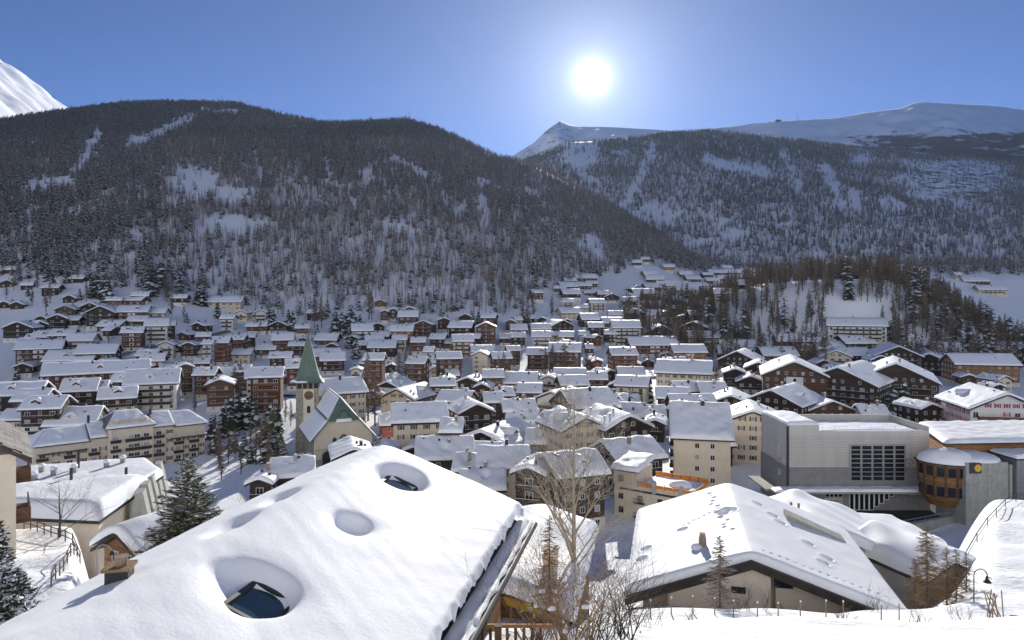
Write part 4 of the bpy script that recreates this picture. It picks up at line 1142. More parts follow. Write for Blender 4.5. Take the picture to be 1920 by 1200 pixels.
cl.add([(0.3 + 1.45 * math.cos(6.2832 * i / n), -tw * 0.96 - 0.42, top - 4.4 + 1.45 * math.sin(6.2832 * i / n)) for i in range(n)] + [(0.3 + 1.45 * math.cos(6.2832 * i / n), -tw * 0.96 - 0.29, top - 4.4 + 1.45 * math.sin(6.2832 * i / n)) for i in range(n)],
       [tuple(range(n))] + [(i, i + n, (i + 1) % n + n, (i + 1) % n) for i in range(n)])
clock = cl.build('clock', M['frame_b'], tower)
for k in range(12):
    a = math.pi / 6 * k
    q = MB(); q.tube([(0.3 + 0.8 * math.cos(a), -tw * 0.96 - 0.45, top - 4.4 + 0.8 * math.sin(a)), (0.3 + 1.3 * math.cos(a), -tw * 0.96 - 0.45, top - 4.4 + 1.3 * math.sin(a))], 0.07, 4)
    q.build('hour_mark', M['gold'], clock)
for a, l in ((0.5, 1.2), (2.3, 0.8)):
    q = MB(); q.tube([(0.3, -tw * 0.96 - 0.48, top - 4.4), (0.3 + l * math.cos(a), -tw * 0.96 - 0.48, top - 4.4 + l * math.sin(a))], [0.09, 0.03], 4); q.build('hand', M['gold'], clock)
b = MB(); b.prism([(0.3 - 0.55, top - 10.2), (0.3 + 0.55, top - 10.2)] + [(0.3 + 0.55 * math.cos(math.pi * i / 8), top - 8.4 + 0.55 * math.sin(math.pi * i / 8)) for i in range(9)], -tw * 0.96 - 0.40, -tw * 0.96 - 0.30)
b.build('window', M['iron'], tower)
b = MB(); b.box((0.3, -tw * 0.96 - 0.34, top - 13.2), (0.4, 0.1, 0.9)); b.build('window', M['iron'], tower)

# --- grand hotel: long cream block of five sections, balconies, shutters, roof lettering
hx0, hy0 = wall_pt(66, 205); hx1, hy1 = wall_pt(384, 236)
hang = math.atan2(hy1 - hy0, hx1 - hx0); hl_ = math.hypot(hx1 - hx0, hy1 - hy0)
hotel = empty('hotel', (hx0, hy0, 0), hang)
tag(hotel, 'long cream grand hotel with dark balconies and gilt letters along its snowy roof', 'hotel')
DEP = 15.0
# sections: x range, eave height, parts of the front standing proud
ev = 2.6
secs = [(0.0, 0.29, ev - 0.2, 0.0), (0.29, 0.39, ev + 0.6, 0.4), (0.39, 0.665, ev + 3.0, 0.9), (0.665, 0.80, ev + 2.0, 0.3), (0.80, 1.0, ev + 1.4, 0.0)]
base = -11.0
rows_z = [base + 1.2 + 2.95 * k for k in range(5)]
for i, (s0, s1, e, pr) in enumerate(secs):
    x0, x1 = s0 * hl_, s1 * hl_
    b = MB(); b.box(((x0 + x1) / 2, (DEP - pr) / 2, (e + base - 4) / 2), (x1 - x0 - 0.01, DEP + pr, e - base + 4)); b.build('wall', M['C'], hotel)
    ov = 0.9
    b = MB(); b.box(((x0 + x1) / 2, (DEP - pr) / 2, e + 0.12), (x1 - x0 + ov * (1 if i in (0, 2, 4) else 0.02), DEP + pr + 2 * ov, 0.3)); b.build('cornice', M['eave'], hotel)
    # hipped roof with snow
    ri = 3.4 if i in (0, 2, 4) else 0.1
    rz_ = e + (4.0 if i != 2 else 4.4)
    A = (x0 - (ov if i in (0, 2) else -0.05), -pr - ov, e + 0.3); B = (x1 + (ov if i in (2, 4) else -0.05), -pr - ov, e + 0.3)
    Cc = (x1 - (ri if i in (2, 4) else 0), DEP / 2, rz_); Dd = (x0 + (ri if i in (0, 2) else 0), DEP / 2, rz_)
    A2 = (A[0], DEP + ov, e + 0.3); B2 = (B[0], DEP + ov, e + 0.3)
    b = MB(); b.add([A, B, Cc, Dd, A2, B2], [(0, 1, 2, 3), (5, 4, 3, 2), (4, 0, 3), (1, 5, 2), (0, 4, 5, 1)]); b.build('roof', M['slate'], hotel)
    sheet('roof_snow', A, B, Cc, Dd, 0.5, hotel, 20 + i)
    sheet('roof_snow', B2, A2, Dd, Cc, 0.5, hotel, 30 + i, nn=5)
    if i == 0: sheet('roof_snow', A2, A, Dd, (Dd[0], Dd[1] + 0.3, Dd[2]), 0.4, hotel, 41, nn=6)
    if i == 4: sheet('roof_snow', B, B2, Cc, (Cc[0], Cc[1] - 0.3, Cc[2]), 0.4, hotel, 42, nn=6)
    nb = {0: 4, 1: 2, 2: 3, 3: 2, 4: 4}[i]
    for k, z in enumerate(rows_z):
        if z > e - 2.2: continue
        for c in range(nb):
            xx = x0 + (c + 0.5) * (x1 - x0) / nb
            dbl = (i == 2 and c == 1)
            french = (c % 2 == 0) if i in (0, 4) else True
            if i in (1, 3): french = c == 0
            if french:
                put_window('d', hotel, xx, -pr - 0.06, z - 0.75, 0, True)
                if dbl: put_window('d', hotel, xx + 1.7, -pr - 0.06, z - 0.75, 0, True)
                o = link('balcony', balcony_mesh(3.0 if not dbl else 5.0, 'D', 1.1 if i != 2 else 0.7), hotel, (xx + (0.85 if dbl else 0), -pr - 0.02, z - 0.95), 0)
            else:
                put_window('s', hotel, xx, -pr - 0.06, z, 0, True)
b = MB(); b.box((0.145 * hl_, -0.75, rows_z[3] + 2.0 - 0.9), (0.29 * hl_ - 1, 1.4, 0.2)); b.build('long_balcony', M['dark_metal'], hotel)
b = MB(); b.box((0.83 * hl_ + 4, -0.75, rows_z[3] + 1.1), (0.33 * hl_ - 2, 1.4, 0.2)); b.build('long_balcony', M['dark_metal'], hotel)
for k in (0.405, 0.65):
    b = MB(); b.box((k * hl_, -1.05, (ev + 3.0 + base) / 2), (0.9, 0.3, ev + 3 - base)); b.build('pilaster', M['C'], hotel)
for k in (0.30, 0.67):
    b = MB(); b.box((k * hl_, 5.5, ev + 6.0), (0.7, 0.7, 2.4)); b.build('chimney', M['dark_metal'], hotel)
for i, ch_ in enumerate('ZERMATTERHOF'):
    fc = bpy.data.curves.new('letter', 'FONT'); fc.body = ch_; fc.size = 1.75; fc.extrude = 0.08; fc.align_x = 'CENTER'
    fo = bpy.data.objects.new('letter', fc); COL.objects.link(fo)
    lm_ = bpy.data.meshes.new_from_object(fo.evaluated_get(bpy.context.evaluated_depsgraph_get()))
    bpy.data.objects.remove(fo)
    lm_.materials.clear(); lm_.materials.append(M['gold'])
    o = link('letter', lm_, hotel, (0.5275 * hl_ + (i - 5.5) * 1.08, -0.6, ev + 4.3)); o.rotation_euler = (R(78), 0, 0)
b = MB(); b.box((0.5275 * hl_, -0.45, ev + 4.1), (12.6, 0.1, 0.12)); b.build('letter_rail', M['iron'], hotel)

# --- apartment block with the big plain roof
def block(name, u0, u1, d, dep, v_eave, v_ridge, yaw, wm, label, cat):
    x0, y0 = wall_pt(u0, d)
    W = (u1 - u0) / F * d / math.cos(R(yaw))
    return x0, y0, W, H - (v_eave - YH) / F * d
ax, ay = wall_pt(1264, 172)
aw, adep, aye = 13.6, 16.0, 12.5
apt = empty('apartment_block', (ax, ay, 0), R(-12))
tag(apt, 'plain pale six-storey apartment block under one large sloping snow roof', 'apartment block')
b = MB(); b.add([(0, 0, -4), (aw, 0, -4), (aw, adep, -4), (0, adep, -4), (0, 0, aye), (aw, 0, aye), (aw, adep, aye), (0, adep, aye), (0, adep * 0.72, aye + 6.6), (aw, adep * 0.72, aye + 6.6)],
                [(0, 1, 5, 4), (1, 2, 6, 9, 5), (2, 3, 7, 6), (3, 0, 4, 8, 7)])
b.build('wall', M['C'], apt)
b = MB(); b.add([(-1, -1.1, aye - 0.5), (aw + 1, -1.1, aye - 0.5), (aw + 1, adep * 0.72, aye + 6.7), (-1, adep * 0.72, aye + 6.7), (-1, adep + 1.2, aye - 1.2), (aw + 1, adep + 1.2, aye - 1.2),
                 (-1, -1.1, aye - 0.1), (aw + 1, -1.1, aye - 0.1), (aw + 1, adep * 0.72, aye + 7.1), (-1, adep * 0.72, aye + 7.1), (-1, adep + 1.2, aye - 0.8), (aw + 1, adep + 1.2, aye - 0.8)],
                [(1, 0, 3, 2), (2, 3, 4, 5), (6, 7, 8, 9), (9, 8, 11, 10), (0, 1, 7, 6), (1, 2, 8, 7), (2, 5, 11, 8), (3, 0, 6, 9), (4, 3, 9, 10), (5, 4, 10, 11)])
b.build('roof', M['eave'], apt)
sheet('roof_snow', (-1.1, -1.2, aye - 0.1), (aw + 1.1, -1.2, aye - 0.1), (aw + 1.1, adep * 0.72 + 0.3, aye + 7.1), (-1.1, adep * 0.72 + 0.3, aye + 7.1), 0.9, apt, 61, nn=18)
sheet('roof_snow', (aw + 1.1, adep + 1.2, aye - 0.8), (-1.1, adep + 1.2, aye - 0.8), (-1.1, adep * 0.72, aye + 7.1), (aw + 1.1, adep * 0.72, aye + 7.1), 0.8, apt, 62, nn=8)
for k in range(5):
    z = aye - 2.6 - 2.85 * k
    for xx in (5.6, 9.3): put_window('w', apt, xx, -0.06, z, 0, True)
    for yy in (3.0, 7.2, 11.6): put_window('b', apt, aw + 0.06, yy, z, math.pi / 2, True)
    link('balcony', balcony_mesh(4.0, 'D', 1.0), apt, (-0.02, 8, z - 0.9), -math.pi / 2)
    put_window('w', apt, aw + 0.06, 9.6, z + 0.1, math.pi / 2, True)
for yy in (5, 8):
    put_window('b', apt, aw + 0.06, yy, aye + 0.6, math.pi / 2, True)
c = MB(); c.box((7.5, adep * 0.6, aye + 7.0), (1.0, 1.0, 2.0)); c.build('chimney', M['dark_metal'], apt); mound('snow_cap', 7.5, adep * 0.6, aye + 8.0, 0.7, 0.7, 0.5, 3, apt, n=8)

# --- flat-roofed house with the orange boarded terrace
qx, qy = wall_pt(1152, 150)
qh = empty('terrace_house', (qx, qy, 0), R(-34))
tag(qh, 'cream flat-roofed house with orange boards round its snowy roof terrace', 'house')
qz = H - (905 - YH) / F * 150
b = MB(); b.box((9, 5, (qz - 6) / 2), (18, 10, qz + 6)); b.build('wall', M['C'], qh)
b = MB(); b.box((9.5, -0.06, qz - 0.9), (16, 0.5, 0.35)); b.build('string_course', M['eave'], qh)
b = MB(); b.box((2.6, 4.2, qz + 1.6), (5.4, 8.6, 3.2)); b.build('penthouse_wall', M['C'], qh)
b = MB(); b.add([(-.5, -.8, qz + 3.0), (5.9, -.8, qz + 3.0), (5.9, 9, qz + 4.4), (-.5, 9, qz + 4.4), (-.5, -.8, qz + 3.3), (5.9, -.8, qz + 3.3), (5.9, 9, qz + 4.7), (-.5, 9, qz + 4.7)], [(3, 2, 1, 0), (4, 5, 6, 7), (0, 1, 5, 4), (1, 2, 6, 5), (2, 3, 7, 6), (3, 0, 4, 7)]); b.build('penthouse_roof', M['eave'], qh)
sheet('penthouse_snow', (-.7, -1, qz + 3.3), (6.1, -1, qz + 3.3), (6.1, 9.2, qz + 4.7), (-.7, 9.2, qz + 4.7), 0.8, qh, 71)
sheet('terrace_snow', (5.5, 0.2, qz), (17.9, 0.2, qz), (17.9, 9.8, qz), (5.5, 9.8, qz), 0.45, qh, 72, nn=16)
for i in range(6):
    b = MB(); b.box((6.4 + 2.0 * i, -0.02, qz + 0.55), (1.92, 0.08, 0.75)); b.build('board', M['orange'], qh)
    b = MB(); b.box((6.4 + 2.0 * i, 9.98, qz + 0.75), (1.92, 0.08, 1.0)); b.build('board', M['orange'], qh)
for i in range(4):
    b = MB(); b.box((17.98, 1.3 + 2.4 * i, qz + 0.65), (0.08, 2.3, 0.85)); b.build('board', M['orange'], qh)
for i in range(7):
    for yy in (0.06, 9.9):
        b = MB(); b.box((5.5 + 2.0 * i, yy, qz + 0.6), (0.1, 0.1, 1.2)); b.build('post', M['iron'], qh)
for xx in (9.3, 15.2):
    b = MB(); b.box((xx, -0.1, qz + 0.3), (0.8, 0.7, 2.4)); b.box((xx, -0.1, qz + 1.6), (0.5, 0.5, 0.4)); b.build('chimney', M['G'], qh)
mound('garden_heap', 13.6, 4.0, qz + 0.3, 2.6, 1.8, 1.3, 9, qh)
for k in range(4):
    z = qz - 3.2 - 3.0 * k
    for xx in (1.6, 6.0, 10.6, 15.2):
        put_window('b', qh, xx, -0.06, z, 0, True)
    b = MB(); b.box((6.0, -0.55, z - 0.2), (2.4, 0.9, 0.1))
    for j in range(9): b.box((4.85 + j * 0.29, -0.98, z + 0.35), (0.04, 0.04, 1.0))
    b.box((6.0, -0.98, z + 0.85), (2.4, 0.05, 0.05)); b.build('balcony', M['iron'], qh)
put_window('b', qh, 1.6, -0.12, qz + 0.6, 0, True)

# --- event hall with the big grid window
ex0, ed = wall_pt(1477, 152)[0], 152.0
hall = empty('event_hall', (ex0, ed, 0), 0.0)
tag(hall, 'long grey and beige event hall with a gridded window and snow-covered canopy', 'hall')
EW = 31.5
zt = lambda v: H - (v - YH) / F * ed
b = MB(); b.box((EW / 2, 8, (zt(815) + zt(876)) / 2), (EW, 16, zt(815) - zt(876))); b.build('upper_wall', M['panel'], hall)
b = MB(); b.box((3.5, 8, (zt(797) + zt(815)) / 2), (7.0, 16, zt(797) - zt(815) - 0.01)); b.build('raised_wall', M['panel'], hall)
for k in range(22):
    b = MB(); z = zt(815) - 0.35 - k * 0.36
    if z < zt(875): break
    b.box((EW / 2, -0.012, z), (EW - 0.1, 0.02, 0.05)); b.build('joint_strip', M['panel_d'], hall)
b = MB(); b.box((EW / 2 + 0.01, 8.01, (zt(876) - 6) / 2), (EW + 0.3, 16.3, zt(876) + 6)); b.build('lower_wall', M['panel_d'], hall)
b = MB(); b.box((EW / 2 - 1.5, -1.6, zt(917)), (EW + 5, 3.2, 0.4)); b.box((-3.9, 5, zt(917) + 0.01), (2.6, 11, 0.38)); b.build('canopy', M['concrete'], hall)
sheet('canopy_snow', (-4, -3.1, zt(917) + 0.2), (EW + 1, -3.1, zt(917) + 0.2), (EW + 1, -0.2, zt(917) + 0.2), (-4, -0.2, zt(917) + 0.2), 0.55, hall, 81, nn=24)
sheet('roof_snow', (7.2, 0.8, zt(815)), (EW - 0.4, 0.8, zt(815)), (EW - 0.4, 15.5, zt(815)), (7.2, 15.5, zt(815)), 0.5, hall, 82, nn=16)
sheet('roof_snow', (0, 0, zt(797)), (7.0, 0, zt(797)), (7.0, 15.8, zt(797)), (0, 15.8, zt(797)), 0.7, hall, 83)
for (bx, by, sx, sy) in ((EW / 2 + 3.5, 0.2, EW - 7, 0.4), (EW / 2 + 3.5, 15.8, EW - 7, 0.5), (EW - 0.2, 8, 0.4, 16.1)):
    b = MB(); b.box((bx, by, zt(815) + (0.45 if by < 1 else 0.9)), (sx, sy, 0.9 if by < 1 else 1.8)); b.build('parapet', M['panel'], hall)
mound('roof_snow_ridge', EW / 2 + 3.5, 0.25, zt(815) + 0.85, EW / 2 - 3.6, 0.35, 0.35, 5, hall, n=40)
for k in range(9):
    b = MB(); b.tube([(8 + k * 2.7, 0.5, zt(815)), (8 + k * 2.7, 0.5, zt(815) + 1.9)], 0.03, 4); b.build('rail_post', M['metal'], hall)
b = MB(); b.tube([(-0.1, -0.25, -1), (-0.1, -0.25, zt(797) - 0.2)], 0.28, 8); b.build('downpipe', M['dark_metal'], hall)
g0, g1, gz0, gz1 = (1594 - 1477) / F * ed, (1697 - 1477) / F * ed, zt(901), zt(835)
b = MB(); b.box(((g0 + g1) / 2, -0.05, (gz0 + gz1) / 2), (g1 - g0 + 0.5, 0.1, gz1 - gz0 + 0.6)); gw = b.build('grid_window', M['concrete'], hall)
for i in range(5):
    for j in range(8):
        cw, chh = (g1 - g0) / 5, (gz1 - gz0) / 8
        b = MB(); b.box((g0 + (i + 0.5) * cw, -0.12, gz0 + (j + 0.5) * chh), (cw - 0.45, 0.06, chh - 0.22)); b.build('pane', M['glass_d'], gw)
# stepped glazing at street level
for i in range(11):
    u = 1592 + i * 9.3
    if i < 5: v1 = 956
    else: v1 = 956 - (i - 4) * 6.3
    x0_ = (u - 1477) / F * ed; wdt = 8.0 / F * ed
    b = MB(); b.box((x0_ + wdt / 2, -0.2, (zt(v1) + zt(919)) / 2), (wdt + 0.12, 0.1, zt(919) - zt(v1))); o = b.build('window', M['frame_w'], hall)
    p = MB(); p.box((x0_ + wdt / 2, -0.27, (zt(v1) + zt(919)) / 2), (wdt - 0.22, 0.05, zt(919) - zt(v1) - 0.3)); p.build('pane', M['glass_d'], o)
b = MB(); b.box(((1716 - 1477) / F * ed, -0.2, zt(923)), (2.3, 0.1, 1.0)); o = b.build('window', M['frame_w'], hall)
p = MB(); p.box(((1716 - 1477) / F * ed, -0.27, zt(923)), (2.0, 0.05, 0.75)); p.build('pane', M['glass_d'], o)
for i in range(4):
    x0_ = (1547 + 8 * i - 1477) / F * ed
    b = MB(); b.box((x0_ + 0.42, -0.2, zt(925.5)), (0.9, 0.1, 1.5)); o = b.build('window', M['frame_w'], hall)
    p = MB(); p.box((x0_ + 0.42, -0.27, zt(925.5)), (0.74, 0.05, 1.3)); p.build('pane', M['glass_d'], o)
for i in range(2):
    x0_ = (1552 + 14 * i - 1477) / F * ed
    b = MB(); b.box((x0_ + 0.7, -0.2, 1.2), (1.5, 0.1, 2.6)); o = b.build('door', M['frame_w'], hall)
    p = MB(); p.box((x0_ + 0.7, -0.27, 1.25), (1.2, 0.05, 2.3)); p.build('pane', M['glass_d'], o)
b = MB(); b.box(((1561 - 1477) / F * ed, -0.35, zt(938)), (4.1, 0.2, 1.25)); sg = b.build('entrance_sign', M['G'], hall)
for i, (s0, s1) in enumerate(((-1.2, -0.85), (-0.8, -0.5), (-0.45, -0.2), (-0.12, 0.12), (0.3, 0.62), (0.7, 0.98), (1.05, 1.3), (1.4, 1.7))):
    b = MB(); b.box(((1561 - 1477) / F * ed + (s0 + s1) / 2, -0.46, zt(938)), (s1 - s0, 0.02, 0.22)); b.build('lettering', M['dark_metal'], sg)
for yy, z, k in ((4, zt(850), 'w'), (4.5, zt(870), 'w'), (4.2, zt(893), 'w')):
    put_window(k, hall, -0.24, yy, z - 0.6, -math.pi / 2, True)
# painted ornament on the dark wall
b = MB(); b.tube([((1702 - 1477) / F * ed + 1.1 * math.cos(t * 0.7) * (1 - t / 14), -0.2, zt(870) + 1.5 * math.sin(t * 0.7) * (1 - t / 14)) for t in range(13)], 0.09, 4); b.build('ornament', M['stone'], hall)

# --- rounded timber bay with a cap of snow
bx_, by_ = wall_pt(1772, 146)
bay = empty('timber_bay', (bx_, by_, 0), R(-18))
tag(bay, 'rounded timber-clad bay with dark windows and a thick cap of snow', 'building')
zt2 = lambda v: H - (v - YH) / F * 141
zb0, zb1 = zt2(958), zt2(874)
n = 28
def ring(rx, ry, z): return [(rx * math.cos(-math.pi * 1.02 + 1.04 * math.pi * i / n), ry * math.sin(-math.pi * 1.02 + 1.04 * math.pi * i / n), z) for i in range(n + 1)]
vv = ring(3.3, 3.0, zb0) + ring(4.9, 4.6, zb0 + 2.2) + ring(5.4, 5.1, zb1)
ff = [(j * (n + 1) + i, j * (n + 1) + i + 1, (j + 1) * (n + 1) + i + 1, (j + 1) * (n + 1) + i) for j in range(2) for i in range(n)]
ff += [tuple(range(n, -1, -1)), tuple(range(2 * (n + 1), 3 * (n + 1))), (0, n + 1, 2 * n + 2, 3 * n + 2, 2 * n + 1, n)]
b = MB(); b.add(vv, ff); b.build('wall', M['T'], bay)
b = MB(); b.add(ring(5.9, 5.6, zb1 - 0.05) + ring(5.9, 5.6, zb1 + 0.3), [(i, i + 1, n + 2 + i, n + 1 + i) for i in range(n)] + [tuple(range(n, -1, -1)), tuple(range(n + 1, 2 * n + 2))]); b.build('roof', M['dark_metal'], bay)
mound('roof_snow', 0, -1.4, zb1 + 0.3, 5.6, 4.3, 2.6, 91, bay, n=28, power=0.6)
for lev, (z0_, z1_) in enumerate(((zb0 + 2.5, zb0 + 4.7), (zb1 - 2.6, zb1 - 0.5))):
    for i in range(7):
        a = -math.pi * 0.93 + 0.86 * math.pi * (i + 0.5) / 7
        rr_ = 5.02 + 0.4 * (z0_ - zb0 - 2.2) / (zb1 - zb0 - 2.2)
        p = MB(); p.box((rr_ * math.cos(a), rr_ * 0.945 * math.sin(a), (z0_ + z1_) / 2), (1.55, 0.25, z1_ - z0_), 0, a + math.pi / 2)
        o = p.build('window', M['frame_b'], bay)
        q = MB(); q.box(((rr_ + .1) * math.cos(a), (rr_ + .1) * 0.945 * math.sin(a), (z0_ + z1_) / 2), (1.3, 0.2, z1_ - z0_ - 0.25), 0, a + math.pi / 2); q.build('pane', M['glass_d'], o)
for i in range(8):
    a = -math.pi * 0.96 + 0.92 * math.pi * i / 7
    p = MB(); p.tube([(5.0 * math.cos(a), 4.75 * math.sin(a), zb0 + 2.2), (5.55 * math.cos(a), 5.25 * math.sin(a), zb1)], 0.14, 4); p.build('mullion', M['B'], bay)

# --- concrete stair tower and the low building beside it
cx_, cy_ = wall_pt(1811, 140)
ct = empty('concrete_building', (cx_, cy_, 0), R(4))
tag(ct, 'greenish concrete building with wide flat snow roof and corrugated lean-to', 'building')
zt3 = lambda v: H - (v - YH) / F * 141
b = MB(); b.box((4.6, 4.5, (zt3(866) - 6) / 2), (9.2, 9, zt3(866) + 6)); b.build('tower_wall', M['concrete'], ct)
for k in range(4):
    for j in range(4):
        p = MB(); p.box((1.3 + 2.2 * j, -0.02, zt3(872) - 1.0 - 2.3 * k), (2.12, 0.06, 2.22)); p.build('panel', M['concrete'], ct)
b = MB(); b.slab([(0.2, 6.5), (32, 6.5), (36, 26), (9.2, 26)], -6, zt3(845)); b.build('rear_wall', M['T'], ct)
b = MB(); b.slab([(-0.8, 5.2), (36, 5.2), (40, 27), (8.4, 27)], zt3(842) - 0.1, zt3(842) + 0.3); b.build('roof', M['dark_metal'], ct)
sheet('roof_snow', (-0.9, 5.1, zt3(842) + 0.3), (36, 5.1, zt3(842) + 0.3), (40, 27.1, zt3(842) + 0.3), (8.3, 27.1, zt3(842) + 0.3), 0.8, ct, 95, nn=26)
mound('roof_snow', 4.8, 4.5, zt3(866), 5.1, 5.0, 1.3, 33, ct, n=26)
b = MB(); b.box((2.0, -0.09, zt3(872) - 0.4), (2.6, 0.06, 2.2)); sg = b.build('banner', M['dark_metal'], ct)
q = MB(); q.slab([(0.75 * math.cos(6.283 * i / 16), 0.75 * math.sin(6.283 * i / 16)) for i in range(16)], 0, 0.05); o = q.build('emblem', M['yellow'], sg); o.location = (2.5, -0.125, zt3(872) - 0.4); o.rotation_euler = (R(90), 0, 0)
b = MB(); b.box((14.5, 2.5, zt3(905)), (8.6, 7, 10)); b.build('lean_to_wall', M['metal'], ct)
for k in range(26):
    p = MB(); p.box((10.4 + 0.32 * k, -1.03, zt3(905)), (0.14, 0.1, 9.9)); p.build('rib', M['metal'], ct)
b = MB(); b.box((14.5, 2.4, zt3(905) + 5.15), (9.4, 7.8, 0.3)); b.build('lean_to_roof', M['dark_metal'], ct)
sheet('roof_snow', (9.8, -1.4, zt3(905) + 5.3), (19.2, -1.4, zt3(905) + 5.3), (19.2, 6, zt3(905) + 5.3), (9.8, 6, zt3(905) + 5.3), 0.6, ct, 96)
b = MB(); b.box((9.75, 0.2, zt3(925)), (0.6, 0.6, 12)); b.build('corner_post', M['G'], ct)

# --- snow-covered flat-roofed building below the path, left, with roof domes
lx, ly = wall_pt(138, 94)
fl = empty('flat_roofed_building', (lx, ly, 0), R(20))
tag(fl, 'building with a broad flat roof deep in snow and small roof vents before the hotel', 'building')
fl.scale = (0.72, 1, 1); fz = 20.0
b = MB(); b.slab([(-13, -4), (7.5, -12), (13, 8), (8.5, 17), (-13, 17)], 0, fz); b.build('wall', M['C'], fl)
poly = [(-14, -5), (7.8, -13), (14, 8.3), (9, 18), (-14, 18)]
b = MB(); b.slab(poly, fz, fz + 0.4); b.build('roof', M['dark_metal'], fl)
fn = snow_noise(8)
rr = np.concatenate([np.linspace(0, 0.94, 22), [0.97, 0.99, 1.0]])
P_ = []
m_ = 60
pl = [Vector((*p, 0)) for p in poly]
edge = []
for i in range(5):
    for k in range(12): edge.append(pl[i].lerp(pl[(i + 1) % 5], k / 12))
cen = Vector((-0.5, 4.5, 0))
for q in rr:
    for e_ in edge:
        p = cen.lerp(e_, q)
        k = min(1, (1 - q) / 0.08)
        z = fz + 0.35 + 1.2 * math.sqrt(max(0, 1 - (1 - k) ** 2)) * (1 + 0.18 * float(fn(p.x * 0.5, p.y * 0.5))) + (0.9 if p.y < 3 else 0) * min(1, max(0, (3 - p.y) / 1.0)) * k
        P_.append((p.x, p.y, z))
fcs = [(i * m_ + k, (i + 1) * m_ + k, (i + 1) * m_ + (k + 1) % m_, i * m_ + (k + 1) % m_) for i in range(len(rr) - 1) for k in range(m_)]
link('roof_snow', arr_mesh('roof_snow', P_, fcs, M['snow']), fl)
for (xx, yy) in ((-3, 10), (2.5, 11.5), (-9, 7), (-6.5, 9.5), (-9.5, 12), (5, 14)):
    b = MB(); b.box((xx, yy, fz + 1.9), (0.9, 0.9, 1.0)); o = b.build('roof_vent', M['metal'], fl); mound('snow_cap', xx, yy, fz + 2.4, 0.7, 0.7, 0.4, 3, o, n=8)
for (xx, yy, h_) in ((-1.5, 3.5, 2.2), (-3.2, 13, 2.6), (7.6, 5.5, 1.2)):
    b = MB(); b.tube([(xx, yy, fz + 0.5), (xx, yy, fz + 1.4 + h_)], 0.28, 8); b.build('flue', M['dark_metal'], fl)
# slanting glazed gables at its right end
for k in range(5):
    b = MB(); yy = -5 + 4.2 * k
    b.prism([(9.5, fz - 6), (14.8, fz - 6), (12.8, fz + 1.4), (11.6, fz + 1.4)], yy, yy + 2.4); b.build('dormer', M['concrete'], fl)
# a fence of thin rods along the roof
for k in range(16):
    b = MB(); b.tube([(-12 + 0.8 * k, 3.1, fz + 1.2), (-12 + 0.8 * k, 3.1, fz + 2.1)], 0.025, 4); b.build('rail_post', M['iron'], fl)

# --- timber gable under the path
gx_, gy_ = wall_pt(232, 76)
gb = empty('timber_cabin', (gx_, gy_, H - (1075 - YH) / F * 76), R(-28))
tag(gb, 'low honey-brown timber gable with white window beneath a snowbank', 'cabin')
b = MB(); b.prism([(-3.6, -4), (3.6, -4), (3.6, 2.6), (0.0, 4.6), (-3.6, 2.6)], 0, 8); b.build('wall', M['T'], gb)
b = MB(); b.prism([(-4.6, 1.9), (0, 4.4), (4.6, 1.9), (4.6, 2.25), (0, 4.8), (-4.6, 2.25)], -1.0, 9); b.build('roof', M['eave'], gb)
V, fc_ = snow_gable(4.7, 5.1, 0.55, 0.9, 15, 13, 77); V[:, 2] += 4.85; V[:, 1] += 4
link('roof_snow', arr_mesh('roof_snow', V, fc_, M['snow']), gb)
put_window('w', gb, -1.4, -0.07, 1.0, 0, True); put_window('w', gb, 1.4, -0.07, 1.0, 0, True)

# --- cream house at the picture's edge with the stone-slab roof
wx_, wy_ = wall_pt(30, 54)
ch = empty('slab_roofed_house', (wx_, wy_, 0), R(37))
tag(ch, 'tall cream house with bare stone-slab roof and timber balconies', 'house')
zt4 = lambda v: H - (v - YH) / F * 54
b = MB(); b.box((-7.0, 5.5, (zt4(850) + 10) / 2), (14, 11, zt4(850) - 10)); b.build('wall', M['C'], ch)
# gable roof with eaves running away from the viewer at the right
zr1 = zt4(868)
b = MB(); b.add([(1.0, -1.2, zr1), (1.0, 12, zr1), (-7, 12, zr1 + 5.6), (-7, -1.2, zr1 + 5.6), (1.0, -1.2, zr1 + 0.35), (1.0, 12, zr1 + 0.35), (-7, 12, zr1 + 5.95), (-7, -1.2, zr1 + 5.95)],
                [(3, 2, 1, 0), (4, 5, 6, 7), (0, 1, 5, 4), (1, 2, 6, 5), (2, 3, 7, 6), (3, 0, 4, 7)]); b.build('roof', M['eave'], ch)
sl_ = math.atan2(5.6, 8.0)
sr_ = random.Random(3)
for i in range(13):
    for j in range(10):
        tt_ = (i + 0.5) / 13; yy = -1.1 + 13.1 * (j + 0.5 * (i % 2)) / 10 + 0.6
        if yy > 11.9: continue
        b = MB(); b.box((0, 0, 0), (0.86, 1.22, 0.08)); o = b.build('slab', M['slate'], ch)
        o.location = (1.0 - 8.0 * tt_, yy, zr1 + 0.42 + 5.6 * tt_); o.rotation_euler = (sr_.uniform(-.02, .02), sl_ - 0.07, sr_.uniform(-.04, .04))
for k in range(3):
    z = zt4(925) - 3.4 * k
    b = MB(); b.box((0.55, 7, z), (1.1, 6, 0.2)); b.box((1.05, 7, z + 0.6), (0.1, 6, 1.0)); b.box((0.55, 4.05, z + 0.6), (1.0, 0.1, 1.0)); b.build('balcony', M['B'], ch)
    put_window('d', ch, 0.05, 6, z + 0.2, math.pi / 2, True)

